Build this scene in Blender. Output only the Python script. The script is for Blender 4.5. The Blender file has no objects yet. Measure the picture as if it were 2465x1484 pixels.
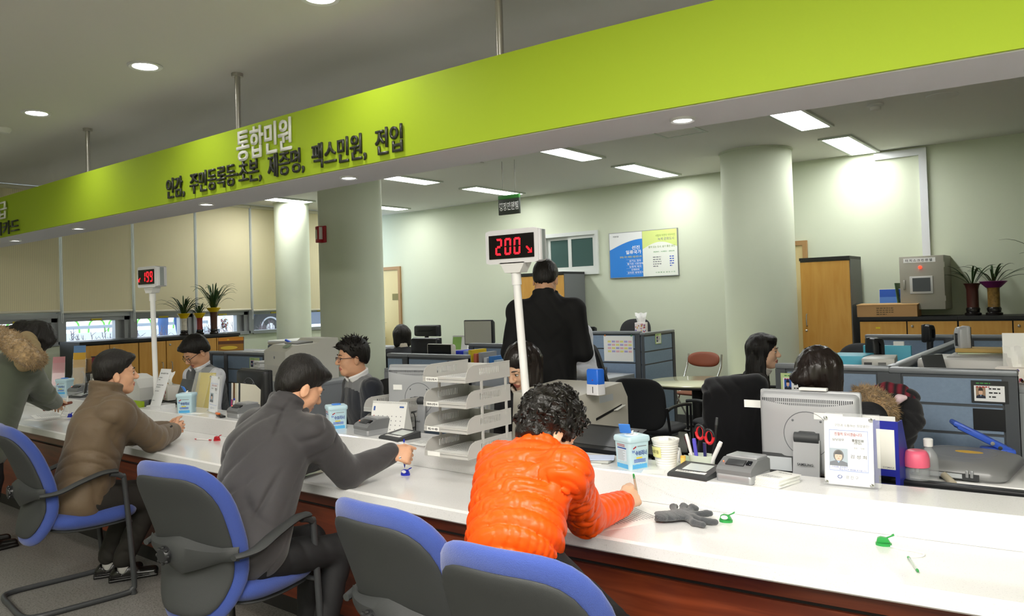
import bpy, bmesh, math, random
import numpy as np
from mathutils import Vector, Matrix, Euler

# ---------------------------------------------------------------- camera, world, exposure
SC = bpy.context.scene
COL = SC.collection
F, CX, CY, CAMH = 1881.0, 1232.5, 676.0, 1.56
YAW, PIT, ROL = math.radians(37.38), math.radians(1.34), math.radians(1.78)
_f = Vector((-math.sin(YAW)*math.cos(PIT), math.cos(YAW)*math.cos(PIT), math.sin(PIT)))
_r0 = Vector((math.cos(YAW), math.sin(YAW), 0)); _d0 = _f.cross(_r0)
CR = _r0*math.cos(ROL)+_d0*math.sin(ROL); CD = -_r0*math.sin(ROL)+_d0*math.cos(ROL)
cam_d = bpy.data.cameras.new('camera'); cam = bpy.data.objects.new('camera', cam_d); COL.objects.link(cam)
cam_d.sensor_fit = 'HORIZONTAL'; cam_d.sensor_width = 36; cam_d.lens = F/2465*36
cam_d.shift_y = -(742-CY)/2465; cam_d.clip_start = .05; cam_d.clip_end = 200
m = Matrix((CR, -CD, -_f)).transposed().to_4x4(); m.translation = (0, 0, CAMH); cam.matrix_world = m
SC.camera = cam
vs = SC.view_settings
SC.display_settings.display_device = 'sRGB'
vs.view_transform = 'Standard'; vs.look = 'None'; vs.gamma = 1; vs.use_curve_mapping = False
vs.exposure = 1.38
W = bpy.data.worlds.new('sky'); SC.world = W; W.use_nodes = True
bg = W.node_tree.nodes['Background']; bg.inputs[0].default_value = (.75, .87, 1, 1); bg.inputs[1].default_value = 1.6
SC.cycles.max_bounces = 8; SC.cycles.diffuse_bounces = 4; SC.cycles.glossy_bounces = 3
SC.cycles.transmission_bounces = 6; SC.cycles.transparent_max_bounces = 12
SC.cycles.caustics_reflective = False; SC.cycles.caustics_refractive = False
SC.cycles.sample_clamp_indirect = 4
PANEL_E, FILL_E, SPOT_E = 9.5, 8.0, 22.0
LAMPS = []
def lamp(kind, name, loc, energy, rot=(0, 0, 0), color=(1, 1, 1), **kw):
    d = bpy.data.lights.new(name, kind); d.energy = energy; d.color = color
    for k, v in kw.items(): setattr(d, k, v)
    o = bpy.data.objects.new(name, d); o.location = loc; o.rotation_euler = rot; COL.objects.link(o); return o

# ---------------------------------------------------------------- placing helpers
def ray(x, y): return CR*((x-CX)/F)+CD*((y-CY)/F)+_f
O = Vector((0, 0, CAMH))
def PZ(x, y, z): v = ray(x, y); return O+v*((z-CAMH)/v.z)
def PY(x, y, Y): v = ray(x, y); return O+v*(Y/v.y)
def PX(x, y, X): v = ray(x, y); return O+v*(X/v.x)

# ---------------------------------------------------------------- materials
def lin(c):
    if isinstance(c, str):
        c = [int(c[i:i+2], 16)/255 for i in (0, 2, 4)]
    return tuple(((x+.055)/1.055)**2.4 if x > .04045 else x/12.92 for x in c)
MATS = {}
def M(name, col='808080', rough=.5, metal=0, bump=0, bs=200, var=0, vs_=8, spec=.5, trans=0, emit=0, stretch=None, alpha=1, coat=0, sheen=0, ior=1.45):
    if name in MATS: return MATS[name]
    m = bpy.data.materials.new(name); MATS[name] = m; m.use_nodes = True
    nt = m.node_tree; b = nt.nodes['Principled BSDF']; c = lin(col)
    b.inputs['Base Color'].default_value = (*c, 1); b.inputs['Roughness'].default_value = rough
    b.inputs['Metallic'].default_value = metal; b.inputs['Specular IOR Level'].default_value = spec
    b.inputs['Transmission Weight'].default_value = trans; b.inputs['Alpha'].default_value = alpha
    b.inputs['Coat Weight'].default_value = coat; b.inputs['Sheen Weight'].default_value = sheen; b.inputs['IOR'].default_value = ior
    m.diffuse_color = (*c, 1)
    if emit:
        b.inputs['Emission Color'].default_value = (*c, 1); b.inputs['Emission Strength'].default_value = emit
    if bump or var:
        tc = nt.nodes.new('ShaderNodeTexCoord'); src = tc.outputs['Object']
        if stretch:
            mp = nt.nodes.new('ShaderNodeMapping'); mp.inputs['Scale'].default_value = stretch
            nt.links.new(src, mp.inputs[0]); src = mp.outputs[0]
        if bump:
            n = nt.nodes.new('ShaderNodeTexNoise'); n.inputs['Scale'].default_value = bs; n.inputs['Detail'].default_value = 3
            nt.links.new(src, n.inputs['Vector'])
            bp = nt.nodes.new('ShaderNodeBump'); bp.inputs['Strength'].default_value = min(1, bump); bp.inputs['Distance'].default_value = .004
            nt.links.new(n.outputs[0], bp.inputs['Height']); nt.links.new(bp.outputs[0], b.inputs['Normal'])
        if var:
            n = nt.nodes.new('ShaderNodeTexNoise'); n.inputs['Scale'].default_value = vs_; n.inputs['Detail'].default_value = 5
            nt.links.new(src, n.inputs['Vector'])
            rp = nt.nodes.new('ShaderNodeValToRGB')
            rp.color_ramp.elements[0].position = .3; rp.color_ramp.elements[1].position = .7
            rp.color_ramp.elements[0].color = (*[x*(1-var) for x in c], 1); rp.color_ramp.elements[1].color = (*[min(1, x*(1+var)) for x in c], 1)
            nt.links.new(n.outputs[0], rp.inputs[0]); nt.links.new(rp.outputs[0], b.inputs['Base Color'])
    return m
def speckle(name, base, spots, rough, spec=.5):
    m = M(name, base, rough, spec=spec); nt = m.node_tree; b = nt.nodes['Principled BSDF']
    tc = nt.nodes.new('ShaderNodeTexCoord'); col = None
    for i, (c, sc, th) in enumerate(spots):
        n = nt.nodes.new('ShaderNodeTexNoise'); n.inputs['Scale'].default_value = sc; n.inputs['Detail'].default_value = 2
        nt.links.new(tc.outputs['Object'], n.inputs['Vector'])
        rp = nt.nodes.new('ShaderNodeValToRGB'); rp.color_ramp.elements[0].position = th; rp.color_ramp.elements[1].position = th+.06
        nt.links.new(n.outputs[0], rp.inputs[0])
        mx = nt.nodes.new('ShaderNodeMix'); mx.data_type = 'RGBA'
        nt.links.new(rp.outputs[0], mx.inputs[0])
        if col is None: mx.inputs[6].default_value = (*lin(base), 1)
        else: nt.links.new(col, mx.inputs[6])
        mx.inputs[7].default_value = (*lin(c), 1); col = mx.outputs[2]
    nt.links.new(col, b.inputs['Base Color'])
    return m
def stripes(name, c1, c2, scale, axis='X', rough=.7, bump=0, sharp=.0, wave='SIN'):
    m = M(name, c1, rough); nt = m.node_tree; b = nt.nodes['Principled BSDF']
    tc = nt.nodes.new('ShaderNodeTexCoord'); w = nt.nodes.new('ShaderNodeTexWave'); w.bands_direction = axis
    w.inputs['Scale'].default_value = scale; w.wave_profile = wave
    nt.links.new(tc.outputs['Object'], w.inputs['Vector'])
    mx = nt.nodes.new('ShaderNodeMix'); mx.data_type = 'RGBA'; mx.inputs[6].default_value = (*lin(c1), 1); mx.inputs[7].default_value = (*lin(c2), 1)
    nt.links.new(w.outputs[1], mx.inputs[0]); nt.links.new(mx.outputs[2], b.inputs['Base Color'])
    if bump:
        bp = nt.nodes.new('ShaderNodeBump'); bp.inputs['Strength'].default_value = bump; bp.inputs['Distance'].default_value = .003
        nt.links.new(w.outputs[1], bp.inputs['Height']); nt.links.new(bp.outputs[0], b.inputs['Normal'])
    return m
def wood(name, c1, c2, rough, stretch, scale=3, coat=0):
    m = M(name, c1, rough, coat=coat); nt = m.node_tree; b = nt.nodes['Principled BSDF']
    tc = nt.nodes.new('ShaderNodeTexCoord'); mp = nt.nodes.new('ShaderNodeMapping'); mp.inputs['Scale'].default_value = stretch
    n = nt.nodes.new('ShaderNodeTexNoise'); n.inputs['Scale'].default_value = scale; n.inputs['Detail'].default_value = 6; n.inputs['Distortion'].default_value = .6
    nt.links.new(tc.outputs['Object'], mp.inputs[0]); nt.links.new(mp.outputs[0], n.inputs['Vector'])
    rp = nt.nodes.new('ShaderNodeValToRGB'); rp.color_ramp.elements[0].position = .35; rp.color_ramp.elements[1].position = .68
    rp.color_ramp.elements[0].color = (*lin(c1), 1); rp.color_ramp.elements[1].color = (*lin(c2), 1)
    nt.links.new(n.outputs[0], rp.inputs[0]); nt.links.new(rp.outputs[0], b.inputs['Base Color'])
    return m
white = M('white_plastic', 'E6E6E4', .4); paper = M('paper', 'F0F0EC', .7, bump=.05, bs=60); black = M('black_plastic', '17181A', .4, bump=.1, bs=900)
dgrey = M('dark_grey_plastic', '3E4042', .45, bump=.1, bs=900); grey = M('grey_plastic', 'A3A5A7', .45, bump=.08, bs=900); lgrey = M('light_grey_plastic', 'C6C5C1', .45, bump=.06, bs=700)
silver = M('silver_plastic', 'A9ABAE', .35, metal=.35, bump=.05, bs=900); chrome = M('chrome', 'D8D8D8', .15, metal=1); steel = M('brushed_steel', 'B9B6B0', .3, metal=.9, bump=.08, bs=300, stretch=(1, 1, .02))
beige = M('beige_plastic', 'CFCBBF', .5, bump=.06, bs=700); ink = M('black_ink', '1E2022', .7); inkred = M('red_ink', 'B01A2A', .7); inkblue = M('blue_ink', '3E62C8', .7); inkgrey = M('grey_ink', '8A8C90', .7); inkgreen = M('green_ink', '4A9A4C', .7)
pale = M('print_pale', 'D5D9DE', .7); yellow = M('yellow_print', 'E8D437', .6); bluecap = M('blue_cap', '3F83DC', .35); royal = M('royal_blue_plastic', '1F2C9A', .3); red = M('red_plastic', 'C22430', .35)
clear = M('clear_acrylic', 'F4F8F8', .05, alpha=.13, spec=.6); glass = M('window_glass', 'F4FAFA', .02, alpha=.07)

# ---------------------------------------------------------------- mesh builder
class MB:
    def __init__(s): s.v = []; s.f = []; s.m = []; s.s = []
    def add(s, vs, fs, mi=0, sm=False):
        o = len(s.v); s.v.extend([tuple(p) for p in vs]); s.f.extend([tuple(i+o for i in f) for f in fs]); s.m.extend([mi]*len(fs)); s.s.extend([sm]*len(fs)); return s
    def box(s, c, size, rot=None, mi=0, bev=0, seg=2):
        if bev:
            bm = bmesh.new(); bmesh.ops.create_cube(bm, size=1)
            for v in bm.verts: v.co = Vector((v.co.x*size[0], v.co.y*size[1], v.co.z*size[2]))
            bmesh.ops.bevel(bm, geom=list(bm.edges), offset=min(bev, min(size)*.49), segments=seg, profile=.5, affect='EDGES')
            vs = [v.co.copy() for v in bm.verts]; fs = [[v.index for v in f.verts] for f in bm.faces]; bm.free()
        else:
            x, y, z = [k/2 for k in size]
            vs = [Vector(p) for p in ((-x, -y, -z), (x, -y, -z), (x, y, -z), (-x, y, -z), (-x, -y, z), (x, -y, z), (x, y, z), (-x, y, z))]
            fs = [(0, 3, 2, 1), (4, 5, 6, 7), (0, 1, 5, 4), (1, 2, 6, 5), (2, 3, 7, 6), (3, 0, 4, 7)]
        if rot is not None:
            R = rot if isinstance(rot, Matrix) else Euler(rot).to_matrix()
            vs = [R@v for v in vs]
        c = Vector(c); return s.add([v+c for v in vs], fs, mi, bool(bev))
    def b2(s, lo, hi, mi=0, bev=0):
        return s.box([(a+b)/2 for a, b in zip(lo, hi)], [abs(b-a) for a, b in zip(lo, hi)], None, mi, bev)
    def tube(s, path, r, n=8, mi=0, closed=False, caps=True):
        P = [Vector(p) for p in path]; N = len(P); rr = r if isinstance(r, (list, tuple)) else [r]*N
        vs = []; up = None
        for i, p in enumerate(P):
            a = P[i-1] if (i or closed) else P[i]; b = P[(i+1) % N] if (i < N-1 or closed) else P[i]
            t = (b-a).normalized()
            if up is None:
                up = Vector((0, 0, 1)) if abs(t.z) < .9 else Vector((1, 0, 0))
            u = (up-t*up.dot(t)).normalized(); up = u; w = t.cross(u)
            for k in range(n):
                an = 2*math.pi*k/n; vs.append(p+(u*math.cos(an)+w*math.sin(an))*rr[i])
        fs = []
        for i in range(N if closed else N-1):
            j = (i+1) % N
            for k in range(n):
                l = (k+1) % n; fs.append((i*n+k, i*n+l, j*n+l, j*n+k))
        if caps and not closed: fs += [tuple(reversed(range(n))), tuple(range((N-1)*n, N*n))]
        return s.add(vs, fs, mi, True)
    def cyl(s, a, b, ra, rb=None, n=20, mi=0): return s.tube([a, b], [ra, ra if rb is None else rb], n, mi)
    def lathe(s, prof, n=24, c=(0, 0, 0), mi=0, sx=1, sy=1, rot=None):
        vs = []; fs = []; c = Vector(c)
        for r, z in prof:
            for k in range(n):
                a = 2*math.pi*k/n; p = Vector((r*math.cos(a)*sx, r*math.sin(a)*sy, z)); vs.append((rot@p if rot else p)+c)
        for i in range(len(prof)-1):
            for k in range(n):
                l = (k+1) % n; fs.append((i*n+k, i*n+l, (i+1)*n+l, (i+1)*n+k))
        if prof[0][0] > 1e-5: fs.append(tuple(reversed(range(n))))
        if prof[-1][0] > 1e-5: fs.append(tuple(range((len(prof)-1)*n, len(prof)*n)))
        return s.add(vs, fs, mi, True)
    def prism(s, pts, vec, mi=0, sm=False):
        P = [Vector(p) for p in pts]; n = len(P); v = Vector(vec)
        fs = [tuple(reversed(range(n))), tuple(range(n, 2*n))]+[(i, (i+1) % n, n+(i+1) % n, n+i) for i in range(n)]
        return s.add(P+[p+v for p in P], fs, mi, sm)
    def quad(s, a, b, c, d, mi=0): return s.add([a, b, c, d], [(0, 1, 2, 3)], mi)
    def sph(s, c, r, n=16, mi=0, rot=None):
        r = r if isinstance(r, (list, tuple)) else (r, r, r); h = n//2; vs = []; fs = []; c = Vector(c)
        for i in range(h+1):
            t = math.pi*i/h
            for k in range(n):
                a = 2*math.pi*k/n; p = Vector((r[0]*math.sin(t)*math.cos(a), r[1]*math.sin(t)*math.sin(a), -r[2]*math.cos(t))); vs.append((rot@p if rot else p)+c)
        for i in range(h):
            for k in range(n):
                l = (k+1) % n; fs.append((i*n+k, i*n+l, (i+1)*n+l, (i+1)*n+k))
        return s.add(vs, fs, mi, True)
    def sweep(s, path, prof, mi=0):
        """profile points (offset sideways, z) swept along a plan path"""
        P = [Vector(p) for p in path]; n = len(prof); vs = []; fs = []
        for i, p in enumerate(P):
            t = (P[min(i+1, len(P)-1)]-P[max(i-1, 0)]).normalized(); w = Vector((-t.y, t.x, 0))
            for o, z in prof: vs.append(p+w*o+Vector((0, 0, z)))
        for i in range(len(P)-1):
            for k in range(n):
                l = (k+1) % n; fs.append((i*n+k, (i+1)*n+k, (i+1)*n+l, i*n+l))
        fs += [tuple(range(n)), tuple(reversed(range((len(P)-1)*n, len(P)*n)))]
        return s.add(vs, fs, mi)
    def mesh(s, name, mats):
        me = bpy.data.meshes.new(name); me.from_pydata(s.v, [], s.f)
        for m_ in (mats if isinstance(mats, (list, tuple)) else [mats]): me.materials.append(m_)
        me.polygons.foreach_set('material_index', s.m); me.polygons.foreach_set('use_smooth', s.s)
        bm = bmesh.new(); bm.from_mesh(me); bmesh.ops.remove_doubles(bm, verts=bm.verts, dist=1e-6)
        bmesh.ops.recalc_face_normals(bm, faces=bm.faces)
        for e in bm.edges:
            if len(e.link_faces) == 2 and e.calc_face_angle(0) > .7: e.smooth = False
        bm.to_mesh(me); bm.free(); me.update(); return me
    def obj(s, name, mats, parent=None, loc=(0, 0, 0), rot=(0, 0, 0)):
        o = bpy.data.objects.new(name, s.mesh(name, mats)); COL.objects.link(o); o.location = loc; o.rotation_euler = rot
        if parent is not None: o.parent = parent
        return o
def tag(o, label, cat, group=None):
    o['label'] = label; o['category'] = cat
    if group: o['group'] = group
    return o
def thing(name, label, cat, loc=(0, 0, 0), rz=0, group=None):
    o = bpy.data.objects.new(name, None); o.empty_display_size = .05; COL.objects.link(o)
    o.location = loc; o.rotation_euler = (0, 0, rz); return tag(o, label, cat, group)
def struct(o): o['kind'] = 'structure'; return o
def lab(o, t): o['label'] = t; return o
def dup(root, loc, rz=None, label=None):
    r = root.copy(); COL.objects.link(r); r.location = loc
    if rz is not None: r.rotation_euler = (0, 0, rz)
    if label: r['label'] = label
    for ch in list(root.children):
        c = ch.copy(); COL.objects.link(c); c.parent = r
        for g in list(ch.children):
            d = g.copy(); COL.objects.link(d); d.parent = c
    return r
def frame(o, right, up):
    r = Vector(right).normalized(); u = Vector(up); u = (u-r*u.dot(r)).normalized(); n = r.cross(u)
    mm = Matrix((r, u, n)).transposed().to_4x4(); mm.translation = Vector(o); return mm
TXT = {}
def txt(body, size, mat, parent, o, right=(1, 0, 0), up=(0, 0, 1), ext=.0006, off=0, align='CENTER', name='lettering', sx=1, spacing=1):
    """lettering as a mesh of its own; o is the point at the middle of the text line"""
    c = bpy.data.curves.new('t', 'FONT'); c.body = body; c.size = size; c.extrude = ext; c.offset = off; c.align_x = align; c.align_y = 'CENTER'
    c.resolution_u = 3; c.space_character = spacing
    t = bpy.data.objects.new('t', c); COL.objects.link(t); dg = bpy.context.evaluated_depsgraph_get(); dg.update()
    me = bpy.data.meshes.new_from_object(t.evaluated_get(dg)); COL.objects.unlink(t); bpy.data.objects.remove(t); bpy.data.curves.remove(c)
    mm = frame(o, right, up)@Matrix.Scale(sx, 4, (1, 0, 0)); me.transform(mm); me.materials.clear(); me.materials.append(mat)
    o_ = bpy.data.objects.new(name, me); COL.objects.link(o_)
    if parent is not None: o_.parent = parent
    return o_
def rows(mb, o, right, up, w, n, pitch, h, mi=0, seed=1, fill=.85, gap=.0008):
    """lines of print too small to read: little dashes"""
    rnd = random.Random(seed); r = Vector(right).normalized(); u = Vector(up).normalized(); nn = r.cross(u)*gap; o = Vector(o)+nn
    for i in range(n):
        x = 0; L = w*(fill if i < n-1 else fill*.6)
        while x < L:
            d = min(rnd.uniform(1.2, 3.2)*h, L-x); p = o+r*x-u*(i*pitch)
            mb.quad(p, p+r*d, p+r*d+u*h, p+u*h, mi); x += d+h*.7
def plan(pts, step=.15, x0=None, x1=None):
    xs = [p[0] for p in pts]; ys = [p[1] for p in pts]; a = xs[0] if x0 is None else x0; b = xs[-1] if x1 is None else x1
    X = np.linspace(a, b, max(2, int((b-a)/step))); Y = np.interp(X, xs, ys)
    k = np.ones(5)/5; Y2 = np.convolve(np.pad(Y, 2, mode='edge'), k, 'valid'); Y2[:2] = Y[:2]; Y2[-2:] = Y[-2:]
    return [Vector((x, y, 0)) for x, y in zip(X, Y2)]
# ---------------------------------------------------------------- the room
CEIL, XL, XR, YB, YF = 2.97, -9.42, 4.0, 8.75, -4.5
wallm = M('wall_paint', 'D2D9C2', .75, bump=.04, bs=120); ceilm = M('ceiling_paint', 'DEDDD6', .85, bump=.04, bs=90)
floorm = speckle('terrazzo_floor', '7A7874', [('605F5B', 90, .52), ('96948E', 160, .6)], .45)
alum = M('aluminium_frame', '9FA2A4', .4, metal=.5, bump=.03, bs=200); doorm = M('door_cream', 'D6C48E', .5, bump=.04, bs=60); doorfr = M('door_frame_brown', 'A98455', .5, bump=.04, bs=60)
struct(MB().b2((XL-.2, YF-.2, -.1), (XR+.2, YB+.2, 0)).obj('floor', floorm))
struct(MB().b2((XL-.2, YF-.2, CEIL), (XR+.2, YB+.2, CEIL+.1)).obj('ceiling', ceilm))
struct(MB().b2((XR, YF, 0), (XR+.15, YB, CEIL)).obj('wall_right', wallm))
struct(MB().b2((XL, YF-.15, 0), (XR, YF, CEIL)).obj('wall_front', wallm))
# back wall with the opening of the small window
wx0, wx1, wz0, wz1 = -6.12, -5.25, 1.85, 2.42
w = MB()
w.b2((XL, YB, 0), (wx0, YB+.15, CEIL)).b2((wx1, YB, 0), (XR, YB+.15, CEIL)).b2((wx0, YB, 0), (wx1, YB+.15, wz0)).b2((wx0, YB, wz1), (wx1, YB+.15, CEIL))
struct(w.obj('wall_back', wallm))
# window wall on the left: solid below the sill, glass above
w = MB().b2((XL-.2, YF, 0), (XL, 2.2, CEIL)).b2((XL-.2, 2.2, 0), (XL, YB, 1.2))
struct(w.obj('wall_left', wallm))
mull = [2.263+.8165*i for i in range(8)]          # mullion positions along the window wall
blindm = stripes('blind_fabric', 'E4DBB6', 'D3CAA6', 17, 'Y', .8)
for i in range(7):
    y0, y1 = mull[i], mull[i+1]; w = struct(bpy.data.objects.new('window_%d' % (i+1), None)); COL.objects.link(w); w.location = (XL, (y0+y1)/2, 1.2)
    h = (y1-y0)/2; f = MB()
    f.b2((-.12, -h, 0), (.03, -h+.05, CEIL-1.2)).b2((-.12, -h+.05, .255), (.0, h, .30)).b2((-.12, -h+.05, .30), (.02, h, .35)).b2((-.12, -h+.05, .35), (-.02, h, .42)).b2((-.12, -h+.05, -.01), (.03, h, .035))
    f.b2((-.09, -h+.05, .035), (-.01, -h+.08, .30)).b2((-.09, h-.185, .035), (-.01, h-.15, .30)).b2((-.10, h-.15, .035), (-.05, h-.08, .30)).b2((-.06, h-.08, .035), (.0, h-.02, .30))
    f.b2((-.12, h-.02, .0), (.03, h, .36))
    f.obj('window_frame', alum, w)
    MB().b2((-.075, -h+.05, .03), (-.069, h-.02, CEIL-1.2)).obj('pane', glass, w)
    MB().b2((.0, -.06, .262), (.012, .06, .282)).obj('window_latch', M('latch_yellow', 'C9B93A', .5, bump=.05), w)
    b = thing('roller_blind', '', 'blind', (XL+.07, (y0+y1)/2, 0), 0, 'cream roller blinds on the window wall')
    bot = 1.60-.018*i
    g = .016
    MB().b2((-.004, -h+g, bot), (.0, h-g, CEIL-.03)).obj('fabric', blindm, b)
    MB().cyl((-.002, -h+g, bot), (-.002, h-g, bot), .014, n=10).obj('bottom_rail', M('blind_rail', 'D8D3BE', .5, bump=.03), b)
    MB().cyl((-.002, -h+.005, CEIL-.03), (-.002, h-.005, CEIL-.03), .025, n=12).obj('roller', M('blind_rail'), b)
    ch = MB(); ch.tube([(.012, h-.005, CEIL-.05), (.012, h-.004, bot-.12), (.014, h+.006, bot-.14), (.016, h+.012, bot-.12), (.016, h+.008, CEIL-.05)], .003, 6).obj('pull_chain', M('chain_white', 'D9DBDD', .4, bump=.03), b)
    b['label'] = ['cream roller blind hidden past the left edge, nearest the street corner', 'cream striped roller blind above the woman in the green parka', 'cream striped roller blind second from left, above the bicycle hoops', 'cream striped roller blind directly behind the 199 display',
                  'cream striped roller blind behind the tall potted orchids', 'narrow strip of cream roller blind left of the white round column', 'cream roller blind hidden behind the far white column'][i]
# columns
def column(n, x, y, r, lbl):
    MBc = MB(); MBc.lathe([(r, 0), (r, CEIL)], 64, (x, y, 0)); struct(MBc.obj('column_%d' % n, wallm))
    struct(MB().lathe([(r+.012, CEIL-.02), (r+.012, CEIL)], 64, (x, y, 0)).obj('trim_%d' % n, wallm))
column(1, -6.215, 5.41, .325, ''); column(2, -2.79, 7.76, .345, ''); column(3, -8.93, 6.72, .232, '')
# back wall window (sliding, two sashes)
w = struct(bpy.data.objects.new('window_8', None)); COL.objects.link(w); w.location = ((wx0+wx1)/2, YB, wz0); hw = (wx1-wx0)/2; hh = wz1-wz0
f = MB(); wf = M('white_window_frame', 'D9DDD8', .4, bump=.03)
for lo, hi in (((-hw, -.03, 0), (hw, .08, .05)), ((-hw, -.03, hh-.05), (hw, .08, hh)), ((-hw, -.03, .05), (-hw+.04, .08, hh-.05)), ((hw-.04, -.03, .05), (hw, .08, hh-.05))): f.b2(lo, hi)
f.obj('window_frame', wf, w)
for x0, x1, y in ((-hw+.04, .02, .03), (-.04, hw-.04, .0)):
    s = MB()
    for lo, hi in (((x0, y, .05), (x1, y+.03, .11)), ((x0, y, hh-.09), (x1, y+.03, hh-.05)), ((x0, y, .11), (x0+.05, y+.03, hh-.09)), ((x1-.05, y, .11), (x1, y+.03, hh-.09))): s.b2(lo, hi)
    so = s.obj('sash', wf, w)
    MB().b2((x0+.05, y+.01, .11), (x1-.05, y+.016, hh-.09)).obj('pane', M('teal_glass', '46605C', .15, bump=.02, bs=3, spec=.6), w)
# doors in the back wall
def door(n, x0, x1, zt, plate):
    d = struct(bpy.data.objects.new('door_%d' % n, None)); COL.objects.link(d); d.location = (x0, YB, 0); wd = x1-x0
    MB().b2((0, -.03, 0), (.05, .02, zt)).b2((wd-.05, -.03, 0), (wd, .02, zt)).b2((.05, -.03, zt-.05), (wd-.05, .02, zt)).obj('door_frame', doorfr, d)
    l = MB().b2((.05, -.012, .01), (wd-.05, .0, zt-.05)).obj('door_leaf', doorm, d)
    MB().tube([(.1, -.012, 1.0), (.1, -.06, 1.0), (.2, -.06, 1.0)], .009, 8).obj('door_handle', chrome, l)
    if plate: MB().b2((.33, -.018, 1.60), (.53, -.012, 1.70)).obj('door_plate', M('olive_plate', '7D7230', .4, bump=.04), d)
door(1, -9.40, -8.885, 2.13, True) if False else door(1, -9.41, -8.885, 2.13, True)
door(2, -3.45, -2.605, 2.10, False)
struct(MB().b2((XL, YB-.012, 0), (XR, YB, .1)).obj('baseboard_back', M('baseboard_grey', '5A5B5A', .5, bump=.03)))
# cable duct on the back wall
struct(MB().b2((-1.475, YB-.035, 1.86), (-1.405, YB, 2.95)).b2((-1.89, YB-.035, 2.88), (-1.475, YB, 2.95)).obj('trim_4', M('duct_white', 'DADCDE', .5, bump=.03)))

# ---------------------------------------------------------------- ceiling fittings
lit = M('lit_diffuser', 'FFFFFF', .5, emit=PANEL_E); fit_frame = M('light_frame', 'C9D0C4', .5, bump=.03)
pnames = {}
def panel(x, y0, y1, lbl, wid=.235):
    t = thing('ceiling_light', lbl, 'ceiling light', (x, (y0+y1)/2, CEIL), 0, 'recessed office light panels'); L = (y1-y0)/2; h = wid/2
    f = MB()
    for a, b in (((-h-.03, -L-.03), (h+.03, -L)), ((-h-.03, L), (h+.03, L+.03)), ((-h-.03, -L), (-h, L)), ((h, -L), (h+.03, L))): f.b2((a[0], a[1], -.018), (b[0], b[1], 0))
    f.obj('light_frame', fit_frame, t); MB().b2((-h, -L, -.014), (h, L, -.004)).obj('diffuser', lit, t)
P_ = 'glowing rectangular ceiling panel '
panel(-1.97, 5.85, 6.98, P_+'nearest the lime fascia, upper one right of the right column'); panel(-1.97, 7.58, 8.66, P_+'by the back wall, lower one right of the right column')
panel(-4.14, 5.75, 6.83, P_+'under the fascia, second row left of the right column'); panel(-4.1, 7.42, 8.5, P_+'by the back wall, just left of the right column')
panel(-6.28, 7.40, 8.36, P_+'by the back wall, above the green hanging sign'); panel(-6.32, 5.75, 6.78, P_+'just right of the column with the red alarm')
panel(-8.62, 5.75, 6.75, P_+'left of the alarm column, over the far white column'); panel(-8.42, 7.4, 8.36, P_+'farthest back, peeking out right of the alarm column')
dl_lit = M('lit_lamp', 'FFFDF6', .5, emit=9); dl_ring = M('lamp_ring', 'DCDCDC', .35, metal=.3, bump=.02)
def downlight(x, y, z, r, lbl, grp, on=True, e=0, ang=75):
    t = thing('downlight', lbl, 'downlight', (x, y, z), 0, grp)
    MB().lathe([(r, 0), (r, -.006), (r*.92, -.012), (r*.72, -.008), (r*.7, 0)], 32).obj('trim_ring', dl_ring, t)
    MB().lathe([(r*.71, -.002), (r*.6, -.006), (0, -.007)], 28).obj('lens', dl_lit if on else dl_ring, t)
    if e:
        o = lamp('SPOT', 'downlight_beam', (x, y, z-.03), e, (0, 0, 0), (1, .97, .92), spot_size=math.radians(ang), spot_blend=.8, shadow_soft_size=.05)
G = 'round downlights over the customer side'
for (px_, py_, l) in ((349, 158, 'lit round downlight, larger bright disc upper left on the customer ceiling'), (88, 271, 'lit round downlight further left, lower of the two bright discs'), (770, -8, 'lit round downlight cut off by the top edge')):
    p = PZ(px_, py_, CEIL); downlight(p.x, p.y, CEIL, .095, l, G, True, SPOT_E*.28, 150)
p = PZ(8, 309, CEIL); t = thing('smoke_detector', 'small pale smoke detector at the left edge of the customer ceiling', 'smoke detector', p)
MB().lathe([(.055, 0), (.055, -.014), (.04, -.035), (.02, -.04), (0, -.04)], 24).obj('housing', white, t)
G = 'small downlights in the fascia underside'
for (px_, py_, l) in ((1643, 286, 'small round soffit downlight nearest the camera, right of the hanging rods'), (840, 426, 'small round soffit downlight above the alarm column'), (497, 490, 'small round soffit downlight under the black lettering start'),
                      (189, 549, 'small round soffit downlight left of the second blind gap'), (37, 578, 'small round soffit downlight at the far left end')):
    p = PZ(px_, py_, 2.25); downlight(p.x, p.y, 2.25, .05, l, G, True, 5, 80)
spk = M('speaker_grille', 'A8A698', .7, bump=.6, bs=500)
for px_, py_, l, r in ((2267, 230, 'round ceiling speaker grille at upper right beyond the fascia', .11), (1142, 393, 'round ceiling speaker grille behind the fascia, left of the hanging wires', .1)):
    p = PZ(px_, py_, CEIL); t = thing('ceiling_speaker', l, 'speaker', p); MB().lathe([(r, 0), (r, -.008), (r*.9, -.01)], 32).obj('trim_ring', ceilm, t); MB().lathe([(r*.9, -.001), (r*.85, -.006), (0, -.009)], 32).obj('grille', spk, t)
p = PZ(2107, 252, CEIL); t = thing('smoke_detector', 'small round smoke detector between light panels and ceiling speaker', 'smoke detector', p)
MB().lathe([(.06, 0), (.06, -.012), (.045, -.02)], 24).obj('base', ceilm, t); MB().lathe([(.04, -.018), (.038, -.045), (.02, -.05), (0, -.05)], 24).obj('sensor', ceilm, t)
p = PZ(1630, 317, CEIL); t = thing('access_hatch', 'square ceiling access hatch with pale rim behind the fascia', 'hatch', p)
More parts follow.
